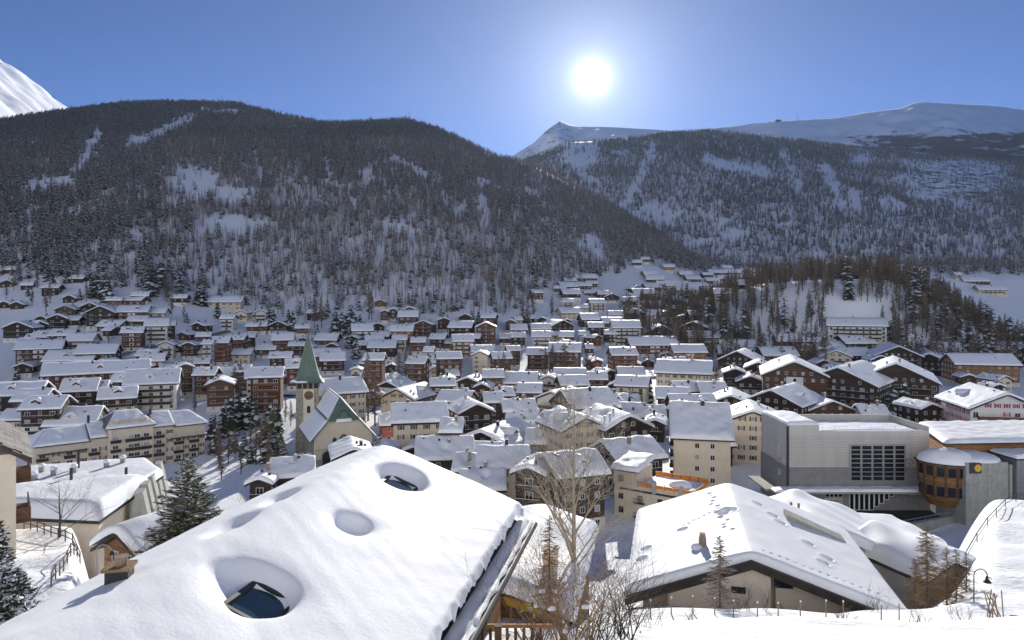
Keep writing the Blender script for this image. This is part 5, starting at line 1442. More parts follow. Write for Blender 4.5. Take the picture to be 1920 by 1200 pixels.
# ------------------------------------------------------------------ near roofs
# the big snow roof right below the viewer
RF = Vector((-5.74, 30.0, H - 6.56))          # far end of the ridge
rd = Vector((-0.207, -0.978, 0.0))            # along the ridge towards the viewer
ed_ = Vector((0.978, -0.207, 0.0))            # across, towards the right eave
TAN = 2.6 / 6.67
nh = empty('snowy_roof_house', (RF.x, RF.y, 0), 0)
tag(nh, 'near house whose huge smooth snow roof has two half-buried skylights', 'house')
ROOT = Vector((RF.x, RF.y, 0))
def rp(s, t, h=0.0):
    """s metres right of the ridge (negative: left slope), t metres from the far end towards the viewer, h above the boards; local to the house"""
    z = RF.z - abs(s) * (TAN if s > 0 else 0.46)
    return RF + rd * t + ed_ * s + Vector((0, 0, z - RF.z + h)) - ROOT
def roof_hit(u, v):
    """(s, t) on the right slope under photo pixel (u, v)"""
    dv = Vector(((u - CU) / F, 1, -(v - YH) / F))
    nrm = Vector((ed_.x * TAN, ed_.y * TAN, 1))
    o = RF - Vector((0, 0, H))
    k = o.dot(nrm) / dv.dot(nrm)
    p = dv * k - o
    return p.dot(ed_), p.dot(rd)
LT, RT, SW = 23.5, 6.67, 4.3
SNT = 0.62
# raise the snow so that its top, not the boards, meets the outline
RF.z -= SNT * 0.8
dips_ = []
for (u, v, r, dep, kx) in ((747, 927, 0.98, 0.50, 1.0), (489, 1158, 1.05, 0.50, 1.0), (660, 1020, 0.60, 0.55, 1.0), (528, 947, 0.42, 0.30, 2.2), (436, 1003, 0.42, 0.30, 2.6)):
    s, t = roof_hit(u, v)
    dips_.append((s, t, r, dep, kx))
sv = np.concatenate([np.linspace(-SW, -0.6, 26), np.linspace(-0.5, 0.5, 12), np.linspace(0.58, RT - 0.60, 76), RT - 0.60 + np.array([0.04, 0.09, 0.14, 0.19, 0.24])])
tv = np.concatenate([np.array([-0.3, -0.28, -0.22, -0.12, 0.05, 0.2]), np.linspace(0.32, LT, 240)])
Sg, Tg = np.meshgrid(sv, tv)
fnA, fnB = snow_noise(101), snow_noise(102)
eR = (RT - 0.36) - Sg; eL = Sg + SW; eF = Tg + 0.3
cr_ = 0.07 * fnB(Tg * 4.0, Sg * 0) + 0.08 * fnA(Tg * 11.0, Tg * 3) + 0.05 * fnB(Tg * 23, Tg)
k = np.clip(np.minimum.reduce([(eR + np.clip(0.05 + cr_ * 0.6, 0.0, 0.14) * (eR < 0.3)) / 0.20, eL / 0.6, eF / 0.45]), 0, 1)
hgt = SNT * np.sqrt(np.clip(1 - (1 - k) ** 2, 0, 1))
hgt = hgt * (1 + 0.10 * fnA(Sg * 0.5, Tg * 0.45) + 0.05 * fnB(Sg * 1.3, Tg * 1.1)) + 0.012 * fnA(Sg * 6, Tg * 6)
for (s, t, r, dep, kx) in dips_:
    q = np.hypot((Sg - s), (Tg - t) / kx) / r
    q = q * (1 + 0.48 * fnB(Sg * 1.2 + 3, Tg * 1.2) + 0.10 * fnB(Sg * 3.5, Tg * 3.5)) - 0.10 * ((Tg - t) / r) * (dep > 0.5)
    hgt = hgt - 0.72 * dep * (1 - sstep((q - 0.48) / 0.72)) - 0.36 * dep * np.exp(-(q / 1.15) ** 2.5)
hgt = np.maximum(hgt, 0.03)
hgt = np.where(k <= 0, -0.05, hgt)
zz = -np.sqrt(Sg ** 2 + 0.5) * np.where(Sg > 0, TAN, 0.46) + 0.2
Pn = np.stack([RF.x + rd.x * Tg + ed_.x * Sg - ROOT.x, RF.y + rd.y * Tg + ed_.y * Sg - ROOT.y, RF.z + zz + hgt], -1)
link('roof_snow', arr_mesh('roof_snow', Pn.reshape(-1, 3), grid_faces(*Sg.shape), M['snow_near']), nh)
b = MB()
A = [rp(-SW - .1, -0.5, 0), rp(0, -0.5, 0.16), rp(RT, -0.5, 0), rp(RT, LT, 0), rp(0, LT, 0.16), rp(-SW - .1, LT, 0)]
B = [p - Vector((0, 0, 0.35)) for p in A]
b.add(A + B, [(0, 1, 4, 5), (1, 2, 3, 4), (11, 10, 7, 6), (10, 9, 8, 7), (0, 6, 7, 1), (1, 7, 8, 2), (2, 8, 9, 3), (5, 4, 10, 11), (4, 3, 9, 10), (0, 5, 11, 6)])
b.build('roof', M['dark_metal'], nh)
b = MB(); b.tube([rp(RT + 0.10, -0.5, -0.02), rp(RT + 0.10, LT, -0.02)], 0.11, 8); b.build('gutter', M['dark_metal'], nh)
# thin crumbs of snow on the bare strip of the eave
r_ = random.Random(12)
for seg in range(2):
    tvv = np.linspace(-0.4, LT, 150); q_ = np.linspace(0, 1, 6)
    Q, TT_ = np.meshgrid(q_, tvv)
    s0_, w_ = (RT - 0.56, 0.42) if seg == 0 else (RT - 0.10, 0.15)
    edge_ = 0.06 * fnA(TT_ * 6, TT_ * 2 + seg)
    S_ = s0_ + Q * (w_ + edge_ * Q)
    h_ = 0.012 + (0.10 if seg == 0 else 0.06) * np.sin(np.pi * np.clip(Q, 0.0, 1)) ** 0.7 * (0.55 + 0.8 * fnB(TT_ * 3.1, Q * 2))
    h_ = np.where((fnA(TT_ * 2.3 + 9 * seg, Q) < (-0.62 if seg == 0 else -0.38)), -0.03, h_)
    Pz = np.stack([RF.x + rd.x * TT_ + ed_.x * S_ - ROOT.x, RF.y + rd.y * TT_ + ed_.y * S_ - ROOT.y, RF.z - S_ * TAN + h_ + (0.1 if seg else 0)], -1)
    link('eave_snow', arr_mesh('eave_snow', Pz.reshape(-1, 3), grid_faces(*Q.shape), M['snow_near']), nh)
# skylights lying on the boards inside the hollows
for (s, t, r, dep, kx) in dips_[:2]:
    sk = MB()
    for (c0, c1, w0, w1) in ((-0.62, -0.52, -0.72, 0.72), (0.52, 0.62, -0.72, 0.72), (-0.52, 0.52, -0.72, -0.62), (-0.52, 0.52, 0.62, 0.72)):
        cs_ = [rp(s + a_, t + b_, 0.20) for a_, b_ in ((c0, w0), (c1, w0), (c1, w1), (c0, w1))]
        up_ = Vector((0, 0, 0.16))
        sk.add([p for p in cs_] + [p + up_ for p in cs_], [(0, 1, 2, 3), (7, 6, 5, 4), (0, 4, 5, 1), (1, 5, 6, 2), (2, 6, 7, 3), (3, 7, 4, 0)])
    o = sk.build('skylight', M['dark_metal'], nh)
    gl = MB(); cs_ = [rp(s + a_, t + b_, 0.27) for a_, b_ in ((-0.52, -0.62), (0.52, -0.62), (0.52, 0.62), (-0.52, 0.62))]
    gl.add(cs_ + [p - Vector((0, 0, 0.04)) for p in cs_], [(3, 2, 1, 0), (4, 5, 6, 7), (0, 1, 5, 4), (1, 2, 6, 5), (2, 3, 7, 6), (3, 0, 4, 7)]); gl.build('pane', M['glass_b'], o)
# metal-clad chimney on the left slope
pt = rp(-2.9, 12.3, 0.4)
best = min(((abs(px(ROOT + rp(a_, b_, 0.4))[0] - 226) + abs(px(ROOT + rp(a_, b_, 0.4))[1] - 1112), a_, b_) for a_ in np.arange(-5, -0.4, .1) for b_ in np.arange(4, 22, .2)))
cp = rp(best[1], best[2], 0)
b = MB(); b.box((cp.x, cp.y, cp.z + 0.25), (0.50, 0.44, 1.3), 0, R(12)); b.build('chimney', M['dark_metal'], nh)
b = MB(); b.box((cp.x, cp.y, cp.z + 0.94), (0.62, 0.56, 0.07), 0, R(12)); b.build('chimney_cap', M['bark_dry'], nh)
b = MB(); b.tube([(cp.x + 0.05, cp.y, cp.z + 0.97), (cp.x + 0.05, cp.y, cp.z + 1.16)], 0.13, 12); b.tube([(cp.x + 0.05, cp.y, cp.z + 1.16), (cp.x + 0.05, cp.y, cp.z + 1.19)], 0.155, 12); b.build('flue', M['brick'], nh)
# walls, and the timber balcony under the right eave
def slab_local(pts, z0, z1, name, m_, par):
    b = MB(); b.slab([(p.x, p.y) for p in pts], z0, z1); return b.build(name, m_, par)
zb_ = Tz(RF.x, 24) - 2
slab_local([rp(5.6, 20), rp(5.6, 1.0), rp(-3.4, 1.0), rp(-3.4, 20)], zb_, RF.z - 2.5, 'wall', M['T'], nh)
p0, p1 = rp(7.1, 8.2), rp(8.6, 8.2)
zb2 = H - (1166 - YH) / F * 20.6
bal = MB(); bal.box(((p0.x + p1.x) / 2 - 0.3, (p0.y + p1.y) / 2, zb2 + 0.0), (2.6, 0.08, 0.1)); bal.build('hand_rail', M['T'], nh)
for k in range(10):
    b = MB(); b.box((p0.x - 0.9 + 0.25 * k, (p0.y + p1.y) / 2, zb2 - 0.55), (0.09, 0.04, 1.0)); b.build('baluster', M['B'], nh)
b = MB(); b.box(((p0.x + p1.x) / 2 - 0.3, (p0.y + p1.y) / 2 - 0.03, zb2 - 1.05), (2.6, 0.09, 0.1)); b.build('bottom_rail', M['T'], nh)
b = MB(); q = at(934, 1185, 19.6) - ROOT; b.box((q.x, q.y, q.z - 1.4), (0.2, 0.2, 3.2)); b.build('post', M['B'], nh)

# --- the second big roof: pale house with low wide gable
A0 = Vector((17.4, 50.0, H - 18.75)); dr2 = Vector((0.221, 0.975, 0)); pr2 = Vector((0.975, -0.221, 0))
ph = empty('wide_gabled_house', (A0.x, A0.y, 0), math.atan2(dr2.y, dr2.x) - math.pi / 2)
tag(ph, 'wide pale house with low snowy gable roof marked by footprints and a lone chimney', 'house')
RZ = A0.z - 0.15; TL, TR = 0.385, 0.335; WL, WR, LL = 8.9, 10.6, 18.0
def roof2z(s): return RZ - np.where(s < 0, -s * TL, s * TR)
b = MB()
pf = [(-WL, float(roof2z(-WL))), (0, RZ), (WR, float(roof2z(WR)))]
b.prism([(x, z - 0.42) for x, z in pf] + [(x, z) for x, z in pf[::-1]], -1.6, LL); b.build('roof', M['dark_metal'], ph)
b = MB()
b.prism([(x, z - 0.50) for x, z in [(-WL - .05, pf[0][1]), (0, RZ), (WR + .05, pf[2][1])]] + [(x, z + 0.04) for x, z in [(WR + .05, pf[2][1]), (0, RZ), (-WL - .05, pf[0][1])]], -1.72, -1.602); b.build('bargeboard', M['eave'], ph)
b = MB()
b.prism([(-WL + 1.2, RZ - 10), (WR - 1.0, RZ - 10), (WR - 1.0, float(roof2z(WR - 1.0)) - 0.45), (0, RZ - 0.45), (-WL + 1.2, float(roof2z(-WL + 1.2)) - 0.45)], 0.6, LL - 1); b.build('wall', M['C'], ph)
b = MB(); b.prism([(1.8, RZ - 10), (6.9, RZ - 10), (6.9, float(roof2z(6.9)) - 0.45), (1.8, float(roof2z(1.8)) - 0.45)], -0.02, 0.595); b.build('recess_wall', M['C'], ph)
b = MB(); b.prism([(-5.8, RZ - 10), (1.3, RZ - 10), (1.3, RZ - 1.05), (-0.3, RZ - 0.55), (-5.8, float(roof2z(-5.8)) - 0.5)], -1.2, 0.59); b.build('front_wall', M['C'], ph)
for xx, z_, w_, h2 in ((3.3, RZ - 4.0, 1.3, 0.42), (5.1, RZ - 4.15, 1.5, 0.42), (2.3, RZ - 1.75, 1.3, 0.9)):
    b = MB(); b.box((xx, -0.1, z_), (w_ + 0.16, 0.08, h2 + 0.14)); o = b.build('window', M['G'], ph)
    p = MB(); p.box((xx, -0.16, z_), (w_, 0.06, h2)); p.build('pane', M['glass'], o)
b = MB(); b.box((-3.0, -1.26, RZ - 5.2), (0.8, 0.1, 0.45)); b.build('window', M['glass'], ph)
b = MB(); b.box((-0.9, -1.26, RZ - 2.2), (1.0, 0.1, 0.45)); b.build('window', M['glass'], ph)
b = MB(); b.prism([(1.8, RZ - 3.2), (2.0, RZ - 3.2), (6.2, RZ - 7.0), (6.0, RZ - 7.0)], -0.9, -0.6); b.build('stair_string', M['concrete'], ph)
def z2snow(Sg, Tg, th, seed, dips2):
    f1, f2 = snow_noise(seed), snow_noise(seed + 1)
    k = np.clip(np.minimum.reduce([(Sg + WL + .05) / 0.5, (WR + .05 - Sg) / 0.5, (Tg + 1.1) / 0.4, (LL + .1 - Tg) / 0.5]), 0, 1)
    h = th * np.sqrt(1 - (1 - k) ** 2) * (1 + 0.12 * f1(Sg * 0.5, Tg * 0.5) + 0.05 * f2(Sg * 2, Tg * 1.5))
    for s, t, r, d_ in dips2:
        h = h - d_ * np.exp(-(((Sg - s) ** 2 + (Tg - t) ** 2) / (r * r)) ** 2) + 0.12 * d_ * np.exp(-((np.hypot(Sg - s, Tg - t) - 1.5 * r) / (0.4 * r)) ** 2)
    return np.where(k <= 0, -0.05, np.maximum(h, 0.04))
r2 = random.Random(5)
dp2 = [(-2.0 + 0.08 * i + r2.uniform(-.3, .3), 15.5 - 0.85 * i + r2.uniform(-.2, .2), r2.uniform(.12, .22), r2.uniform(.12, .25)) for i in range(14)]
dp2 += [(s, t, .36, .4) for s, t in ((3.2, 11.2), (3.6, 9.6), (5.2, 6.4), (6.2, 4.4), (5.6, 2.8), (-4.6, 7.6), (-7.6, 5.6), (-7.9, 3.6), (2.2, 13.3), (-0.9, 9.6), (-0.4, 9.2), (-1.1, 8.7))]
dp2 += [(1.0 + 0.55 * i, 0.1 + 0.02 * i, .09, .16) for i in range(16)]
dp2 += [(-4.5 + 0.45 * i, 8.6 + 0.25 * i + r2.uniform(-.1, .1), .16, .07) for i in range(8)]
S2, T2 = np.meshgrid(np.concatenate([[-WL - .05, -WL + .08, -WL + .25], np.linspace(-WL + .45, WR - .45, 190), [WR - .25, WR - .08, WR + .05]]), np.concatenate([[-1.1, -1.05, -0.95, -0.8], np.linspace(-0.68, LL - .5, 170), [LL - .2, LL, LL + .1]]))
zz2 = roof2z(np.sign(S2) * (np.sqrt(S2 ** 2 + 0.3) - 0.2)) + z2snow(S2, T2, 0.6, 55, dp2)
link('roof_snow', arr_mesh('roof_snow', np.stack([S2.ravel(), T2.ravel(), zz2.ravel()], 1), grid_faces(*S2.shape), M['snow_near']), ph)
b = MB(); b.box((-3.2, 2.6, RZ - 0.8), (0.55, 0.55, 1.7)); b.box((-3.2, 2.6, RZ + 0.2), (0.45, 0.45, 0.4)); b.build('chimney', M['brick'], ph)
mound('snow_cap', -3.6, 2.5, RZ - 0.75, 0.5, 0.45, 0.4, 4, ph, n=10, mt='snow_near')
# long shed dormer on the right slope and the lower wing behind
b = MB(); b.prism([(4.4, RZ - 1.0), (9.2, RZ - 2.75), (9.2, RZ - 2.35), (4.4, RZ - 0.35)], 11.4, 13.2); b.build('dormer', M['concrete'], ph)
V, fc_ = snow_gable(6.6, 6.0, 0.34, 0.9, 22, 18, 78); V[:, 0] += 8.6; V[:, 1] += 25.5; V[:, 2] += RZ - 4.3
wg = empty('low_wing', A0 * 0 + Vector((0, 0, 0)), 0)
wg.parent = ph
link('roof_snow', arr_mesh('roof_snow', V, fc_, M['snow_near']), ph)
bpy.data.objects.remove(wg)
b = MB(); b.prism([(2.6, RZ - 14), (14.6, RZ - 14), (14.6, RZ - 6.5), (8.6, RZ - 4.5), (2.6, RZ - 6.5)], 20.0, 31.0); b.build('rear_wall', M['G'], ph)
for xx, yy in ((6.6, 22.5), (7.3, 22.3)):
    b = MB(); b.tube([(xx, yy, RZ - 4.6), (xx, yy, RZ - 2.4)], 0.12, 8); b.build('flue', M['bark_dry'], ph)
b = MB(); b.box((5.8, 22.6, RZ - 4.2), (0.8, 0.8, 1.6)); b.build('chimney', M['brick'], ph)

# --- snow-covered shed between the larches, low snow roof at centre with its chimney
def snow_shed(u, v, d, a, l, yaw, tan, th, hw_, name, label, cat, wallm, chim=None):
    x, y = wall_pt(u, d); z = H - (v - YH) / F * d
    o = empty(name, (x, y, 0), R(yaw)); tag(o, label, cat)
    b = MB(); b.prism([(-a + .5, z - hw_ - 3), (a - .5, z - hw_ - 3), (a - .5, z - a * tan - .1), (0, z - .2), (-a + .5, z - a * tan - .1)], -l + .4, l - .4); b.build('wall', M[wallm], o)
    b = MB(); b.prism([(-a, z - a * tan - .25), (0, z - .25), (a, z - a * tan - .25), (a, z - a * tan), (0, z), (-a, z - a * tan)], -l, l); b.build('roof', M['eave'], o)
    V, f_ = snow_gable(a + .1, l + .1, tan, th, 18, 18, int(u)); V[:, 2] += z
    link('roof_snow', arr_mesh('roof_snow', V, f_, M['snow_near']), o)
    if chim:
        s, t, h_ = chim
        b = MB(); b.box((s, t, z - abs(s) * tan + h_ / 2), (0.7, 0.7, h_ + .8)); b.box((s, t, z - abs(s) * tan + h_ + .45), (.85, .85, .1)); c = b.build('chimney', M['C'], o)
    return o
snow_shed(1705, 1022, 66, 3.4, 4.6, 20, 0.42, 1.1, 5, 'garden_shed', 'small building under a bulging cushion of snow behind the bare larches', 'shed', 'G')
snow_shed(985, 1020, 40, 3.6, 6.5, -12, 0.36, 0.6, 6, 'low_house', 'low house between the two big snow roofs with a cream chimney', 'house', 'B', (2.0, -3.2, 1.3))
snow_shed(1640, 992, 96, 6.5, 5.5, 6, 0.10, 0.7, 6, 'flat_shed', 'flat snow-covered shed in the shade below the event hall', 'shed', 'stone')

# ------------------------------------------------------------------ individual trees
def tree_proto(name, crown, trunk, mats):
    root = empty(name, (0, -500, -200))
    link('trunk', trunk, root); link('crown', crown, root)
    return root
PT = {}
for i in range(3):
    PT['fir', i] = (conifer_mb(100 + i, 1.0, 16, 9, 0.34, 0.19).mesh('crown', [M['needle'], M['snow_tree'], M['bark']]), trunk_mb(1.0, 0.018, 5).mesh('trunk', M['bark']))
    PT['pine', i] = (conifer_mb(120 + i, 1.0, 13, 9, 0.30, 0.27).mesh('crown', [M['needle_o'], M['snow_tree'], M['bark']]), trunk_mb(1.0, 0.02, 5).mesh('trunk', M['bark']))
    PT['larch', i] = (larch_mb(140 + i, 1.0, 110, 0.18, 0.0085, 6, 0.2).mesh('crown', M['larch_k']), trunk_mb(1.0, 0.017, 5).mesh('trunk', M['bark']))
    PT['larchw', i] = (larch_mb(150 + i, 1.0, 120, 0.30, 0.0075, 7, 0.12).mesh('crown', M['larch_k']), trunk_mb(1.0, 0.015, 5).mesh('trunk', M['bark']))
NAMES = {'fir': 'fir_tree', 'pine': 'pine_tree', 'larch': 'larch_tree', 'larchw': 'larch_tree'}
TREES = []
def tree(kind, x, y, h, label=None, group=None):
    i = rnd.randrange(3)
    o = empty(NAMES[kind], (x, y, Tz(x, y) - 0.2), rnd.uniform(0, 6.28))
    o.scale = (h * rnd.uniform(.9, 1.1), h * rnd.uniform(.9, 1.1), h)
    cm, tm = PT[kind, i]
    link('trunk', tm, o); link('crown', cm, o)
    tag(o, label, 'tree', group)
    TREES.append(dict(o=o, kind=kind, x=x, y=y, h=h, label=label))
    return o
def tree_px(kind, u, vb, hp, dmin=118.0, **k):
    d = solve(u, vb, 0.0, dmin)
    return tree(kind, (u - CU) / F * d, d, hp / F * d, **k)

kr = random.Random(21)
# larches on the knoll
n_ = 0
while n_ < 215:
    x = kr.uniform(95, 440); y = kr.uniform(425, 640)
    r0 = math.hypot((x - 265) / 172, (y - 580) / 150)
    if r0 > 1.0 or (r0 > 0.86 and kr.random() < 0.5): continue
    u = CU + F * x / y
    if y < 500 and 1555 < u < 1665 and kr.random() < 0.9: continue
    z = Tz(x, y)
    right = u > 1690
    kind = 'larch' if kr.random() < (0.78 if right else 0.94) else 'fir'
    h = kr.uniform(15, 24)
    where = 'crest' if z > 46 else 'slope'
    if kind == 'fir':
        lab = 'dark conifer among the larches on the wooded knoll' + (', toward its shaded end' if right else ', toward the meadow end')
    elif where == 'crest':
        lab = 'bare brown larch on the crest of the wooded knoll' + (', toward its shaded end' if right else ', toward the meadow end')
    else:
        lab = 'bare larch on the knoll slope ' + ('above the balconied apartment house' if 1540 < u < 1690 else 'toward its shaded end' if right else 'toward the meadow end')
    tree(kind, x, y, h, label=lab, group='trees on the knoll')
    n_ += 1
# village conifers and larches (photo pixel of the foot, height in pixels)
for a in [
    ('fir', 433, 806, 66), ('fir', 447, 800, 72), ('fir', 463, 802, 64), ('fir', 476, 800, 56), ('fir', 505, 808, 52), ('fir', 521, 812, 55), ('pine', 512, 815, 50), ('fir', 458, 852, 44), ('fir', 500, 868, 60),
    ('pine', 398, 822, 48), ('fir', 419, 812, 58), ('pine', 432, 820, 50), ('larch', 404, 835, 60), ('larch', 411, 880, 84), ('larch', 441, 860, 60), ('fir', 514, 855, 50), ('larch', 497, 862, 92), ('larch', 488, 850, 70),
    ('larch', 428, 870, 70), ('larch', 470, 845, 60), ('larch', 480, 872, 84), ('larch', 505, 885, 80), ('pine', 440, 845, 34), ('fir', 470, 870, 40), ('larch', 520, 870, 60), ('pine', 530, 862, 34), ('larch', 415, 900, 70), ('fir', 402, 850, 50), ('larch', 545, 800, 50), ('larch', 535, 790, 44), ('pine', 526, 840, 36), ('larch', 452, 890, 60),
    ('fir', 1647, 788, 50), ('fir', 1673, 778, 60), ('fir', 1696, 780, 66), ('fir', 1742, 800, 60), ('fir', 1757, 806, 60), ('pine', 1868, 742, 34), ('fir', 1217, 758, 46), ('fir', 1315, 788, 42), ('pine', 1386, 800, 44), ('pine', 722, 826, 48),
    ('larch', 690, 790, 130), ('larch', 703, 800, 110), ('larchw', 676, 800, 90), ('larchw', 1343, 728, 48), ('larch', 452, 742, 70), ('larchw', 440, 745, 60), ('larch', 365, 775, 44),
    ('larch', 760, 716, 66), ('larch', 770, 722, 72), ('larchw', 748, 716, 56), ('larch', 782, 720, 60), ('larchw', 848, 714, 70), ('larchw', 836, 716, 62), ('larch', 862, 716, 64), ('larchw', 945, 716, 58), ('larch', 935, 714, 50),
    ('larch', 1022, 704, 56), ('larchw', 1036, 706, 62), ('larch', 1046, 702, 60), ('larchw', 1058, 706, 66), ('larch', 1068, 704, 64), ('larchw', 1080, 704, 60), ('larch', 1100, 700, 48), ('larch', 1112, 698, 44), ('larch', 1150, 694, 36),
    ('larch', 1215, 692, 40), ('larch', 1232, 690, 36), ('fir', 1158, 690, 36), ('fir', 1302, 655, 36),
]:
    tree_px(a[0], a[1], a[2], a[3])
for a in [
    ('larch', 26, 545, 42), ('larch', 12, 562, 36), ('fir', 52, 556, 22), ('larch', 70, 540, 40), ('larch', 86, 585, 48), ('larch', 94, 570, 46), ('fir', 99, 545, 32), ('larch', 60, 575, 40), ('fir', 150, 562, 22),
    ('larch', 162, 566, 40), ('fir', 174, 558, 42), ('fir', 184, 560, 46), ('fir', 196, 566, 52), ('fir', 203, 568, 48), ('fir', 281, 555, 50), ('fir', 289, 552, 46), ('fir', 302, 540, 52), ('larch', 312, 566, 60), ('larch', 322, 590, 44),
    ('fir', 336, 550, 40), ('fir', 372, 570, 42), ('fir', 381, 574, 40), ('fir', 408, 596, 32), ('larch', 345, 600, 32), ('larch', 203, 645, 26), ('fir', 350, 605, 20), ('larch', 120, 690, 26), ('larch', 52, 690, 40), ('fir', 31, 712, 26), ('larch', 58, 700, 36),
    ('fir', 222, 680, 26), ('fir', 288, 726, 26), ('fir', 505, 617, 40), ('fir', 513, 614, 36), ('fir', 541, 618, 38), ('fir', 549, 622, 40), ('larch', 590, 615, 70), ('larch', 603, 616, 66), ('fir', 629, 626, 46), ('fir', 641, 628, 44),
    ('fir', 658, 622, 52), ('fir', 675, 616, 28), ('larch', 692, 600, 66), ('larch', 697, 602, 60), ('fir', 748, 576, 28), ('fir', 595, 628, 22), ('fir', 663, 640, 34), ('fir', 654, 655, 36), ('fir', 668, 672, 40), ('larch', 980, 610, 60), ('larch', 990, 614, 62),
    ('larch', 1000, 600, 56), ('fir', 1004, 545, 30), ('fir', 964, 513, 16), ('fir', 974, 520, 30), ('fir', 1000, 515, 28), ('fir', 1008, 510, 26), ('fir', 1022, 538, 22), ('larch', 1035, 600, 50), ('larch', 1202, 585, 40), ('larch', 1212, 588, 38),
    ('fir', 1310, 580, 30), ('larch', 1335, 600, 46), ('larch', 1362, 620, 56), ('larch', 1350, 616, 50), ('fir', 1372, 640, 36), ('fir', 1550, 652, 22), ('fir', 1668, 640, 36), ('fir', 1660, 636, 30), ('fir', 1290, 640, 36), ('fir', 885, 612, 30), ('fir', 897, 610, 28),
    ('fir', 1135, 640, 30), ('larch', 940, 560, 50), ('larch', 955, 575, 52),
]:
    tree_px(a[0], a[1], a[2], a[3], dmin=330)

def grow(b, p, d, l, r, lev, rg, ratio=0.62, spread=0.7, nb=(3, 5), droop=0.0, mi=0, sides=4):
    """a branch and its side branches, tapering"""
    n = 4
    pts, rad = [p.copy()], [r]
    q = p.copy(); dd = d.copy()
    for i in range(n):
        dd = (dd + Vector((rg.uniform(-1, 1), rg.uniform(-1, 1), rg.uniform(-.6, 1) - droop)) * 0.12).normalized()
        q = q + dd * (l / n); pts.append(q.copy()); rad.append(max(0.004, r * (1 - 0.8 * (i + 1) / n)))
    b.tube(pts, rad, sides if lev > 1 else 3, mi, cap=False)
    if lev <= 0: return
    for k in range(rg.randint(*nb)):
        t = rg.uniform(0.25, 1.0)
        i = min(n - 1, int(t * n)); f = t * n - i
        o = pts[i].lerp(pts[i + 1], f)
        ax_ = Vector((rg.uniform(-1, 1), rg.uniform(-1, 1), rg.uniform(-.3, .6)))
        nd = (dd * (1 - spread * 0.5) + ax_.normalized() * spread).normalized()
        grow(b, o, nd, l * ratio * rg.uniform(.7, 1.15), rad[i] * 0.55, lev - 1, rg, ratio, spread, nb, droop, mi, sides)

def bare_tree(name, x, y, h, seed, mt, label, lev=3, r0=None, spread=0.7, lean=0.0, n_main=14, start=0.25, blen=0.30, up=0.7, group=None):
    rg = random.Random(seed)
    z = Tz(x, y) - 0.3
    o = empty(name, (x, y, z)); tag(o, label, 'tree' if 'tree' in name else 'shrub', group)
    r0 = r0 or h * 0.012
    tk = MB(); pts = [Vector((lean * t * t, rg.uniform(-.03, .03) * h * t, h * t)) for t in (0, .2, .4, .6, .8, 1)]
    rad = [r0 * (1 - 0.93 * t) for t in (0, .2, .4, .6, .8, 1)]
    tk.tube(pts, rad, 7); tk.build('trunk', M[mt], o, True)
    cr = MB()
    for k in range(n_main):
        t = start + (0.98 - start) * (k + rg.random()) / n_main
        i = min(4, int(t * 5)); p = pts[i].lerp(pts[i + 1], t * 5 - i)
        a = rg.uniform(0, 6.28)
        d = Vector((math.cos(a), math.sin(a), up * rg.uniform(.7, 1.4))).normalized()
        grow(cr, p, d, h * blen * (1.15 - t) * rg.uniform(.8, 1.2), r0 * 0.42 * (1.1 - t), lev - 1, rg, spread=spread)
    cr.build('crown', M[mt], o)
    return o
def on_line(u, d): return (u - CU) / F * d, d
# tall pale bare tree in the middle
x, y = on_line(1076, 38)
bare_tree('bare_tree', x, y, 12.6, 3, 'bark_pale', 'tall pale bare tree rising in front of the dark timber chalets', lev=4, r0=0.19, n_main=46, start=0.24, blen=0.40, up=1.5)
# scrub around its foot
for k, (u, d, h_, sd, lab) in enumerate(((1050, 21, 3.4, 5, 'tangled ochre bush with clumps of snow beside the tall pale tree'), (1120, 22.5, 3.0, 6, 'grey twiggy bush with seed heads at the foot of the tall pale tree'),
                                        (1085, 19, 2.6, 7, 'low brown bush at the lower edge, before the tall pale tree'), (1165, 24, 2.6, 8, 'thin bush with dark buds standing on the snowbank'), (1010, 23, 2.9, 9, 'dry larch bush beside the eave of the near roof'))):
    x, y = on_line(u, d)
    rg = random.Random(sd); z = Tz(x, y) - 0.2
    o = empty('bush', (x, y, z)); tag(o, lab, 'bush')
    b = MB()
    for j in range(15):
        a = rg.uniform(0, 6.28)
        grow(b, Vector((rg.uniform(-.4, .4), rg.uniform(-.4, .4), 0)), Vector((math.cos(a) * .5, math.sin(a) * .5, 1)).normalized(), h_ * rg.uniform(.5, 1.0), 0.028, 2, rg, 0.55, 0.7, (4, 6))
    b.build('stem', M['bark_dry'] if k in (0, 2, 4) else M['bark'], o)
    for j in range(7):
        a = rg.uniform(0, 6.28); rr2 = rg.uniform(.1, h_ * .3)
        mound('snow_clump', rr2 * math.cos(a), rr2 * math.sin(a), h_ * rg.uniform(.25, .6), rg.uniform(.04, .13), rg.uniform(.03, .06), rg.uniform(.03, .06), j, o, 'snow_near', n=7, rz=a)
# larches before the pale house and on the right
def fine_larch(u, vb, d, hp, seed, mt, label, n=120, spread=0.24, wd=0.0055, group=None):
    x, y = on_line(u, d); h_ = hp / F * d
    z = H - (vb - YH) / F * d
    o = empty('larch_tree', (x, y, z - 0.3)); tag(o, label, 'tree', group)
    trunk_mb(h_, h_ * 0.013, 6, 0.0, seed).build('trunk', M['bark'], o)
    larch_mb(seed, h_, n, spread, wd, 11, 0.08).build('crown', M[mt], o)
    return o
fine_larch(1350, 1152, 43, 160, 11, 'larch', 'bare larch standing before the pale wall of the wide gabled house', 150, 0.27)
fine_larch(1738, 1142, 50, 168, 12, 'larch_o', 'tallest bare larch by the street lamp, in front of the snow-cushioned shed', 240, 0.25, 0.0042)
fine_larch(1715, 1140, 52, 100, 13, 'larch_o', 'shorter larch just before the tall larch beside the shed', 170, 0.30, 0.0042)
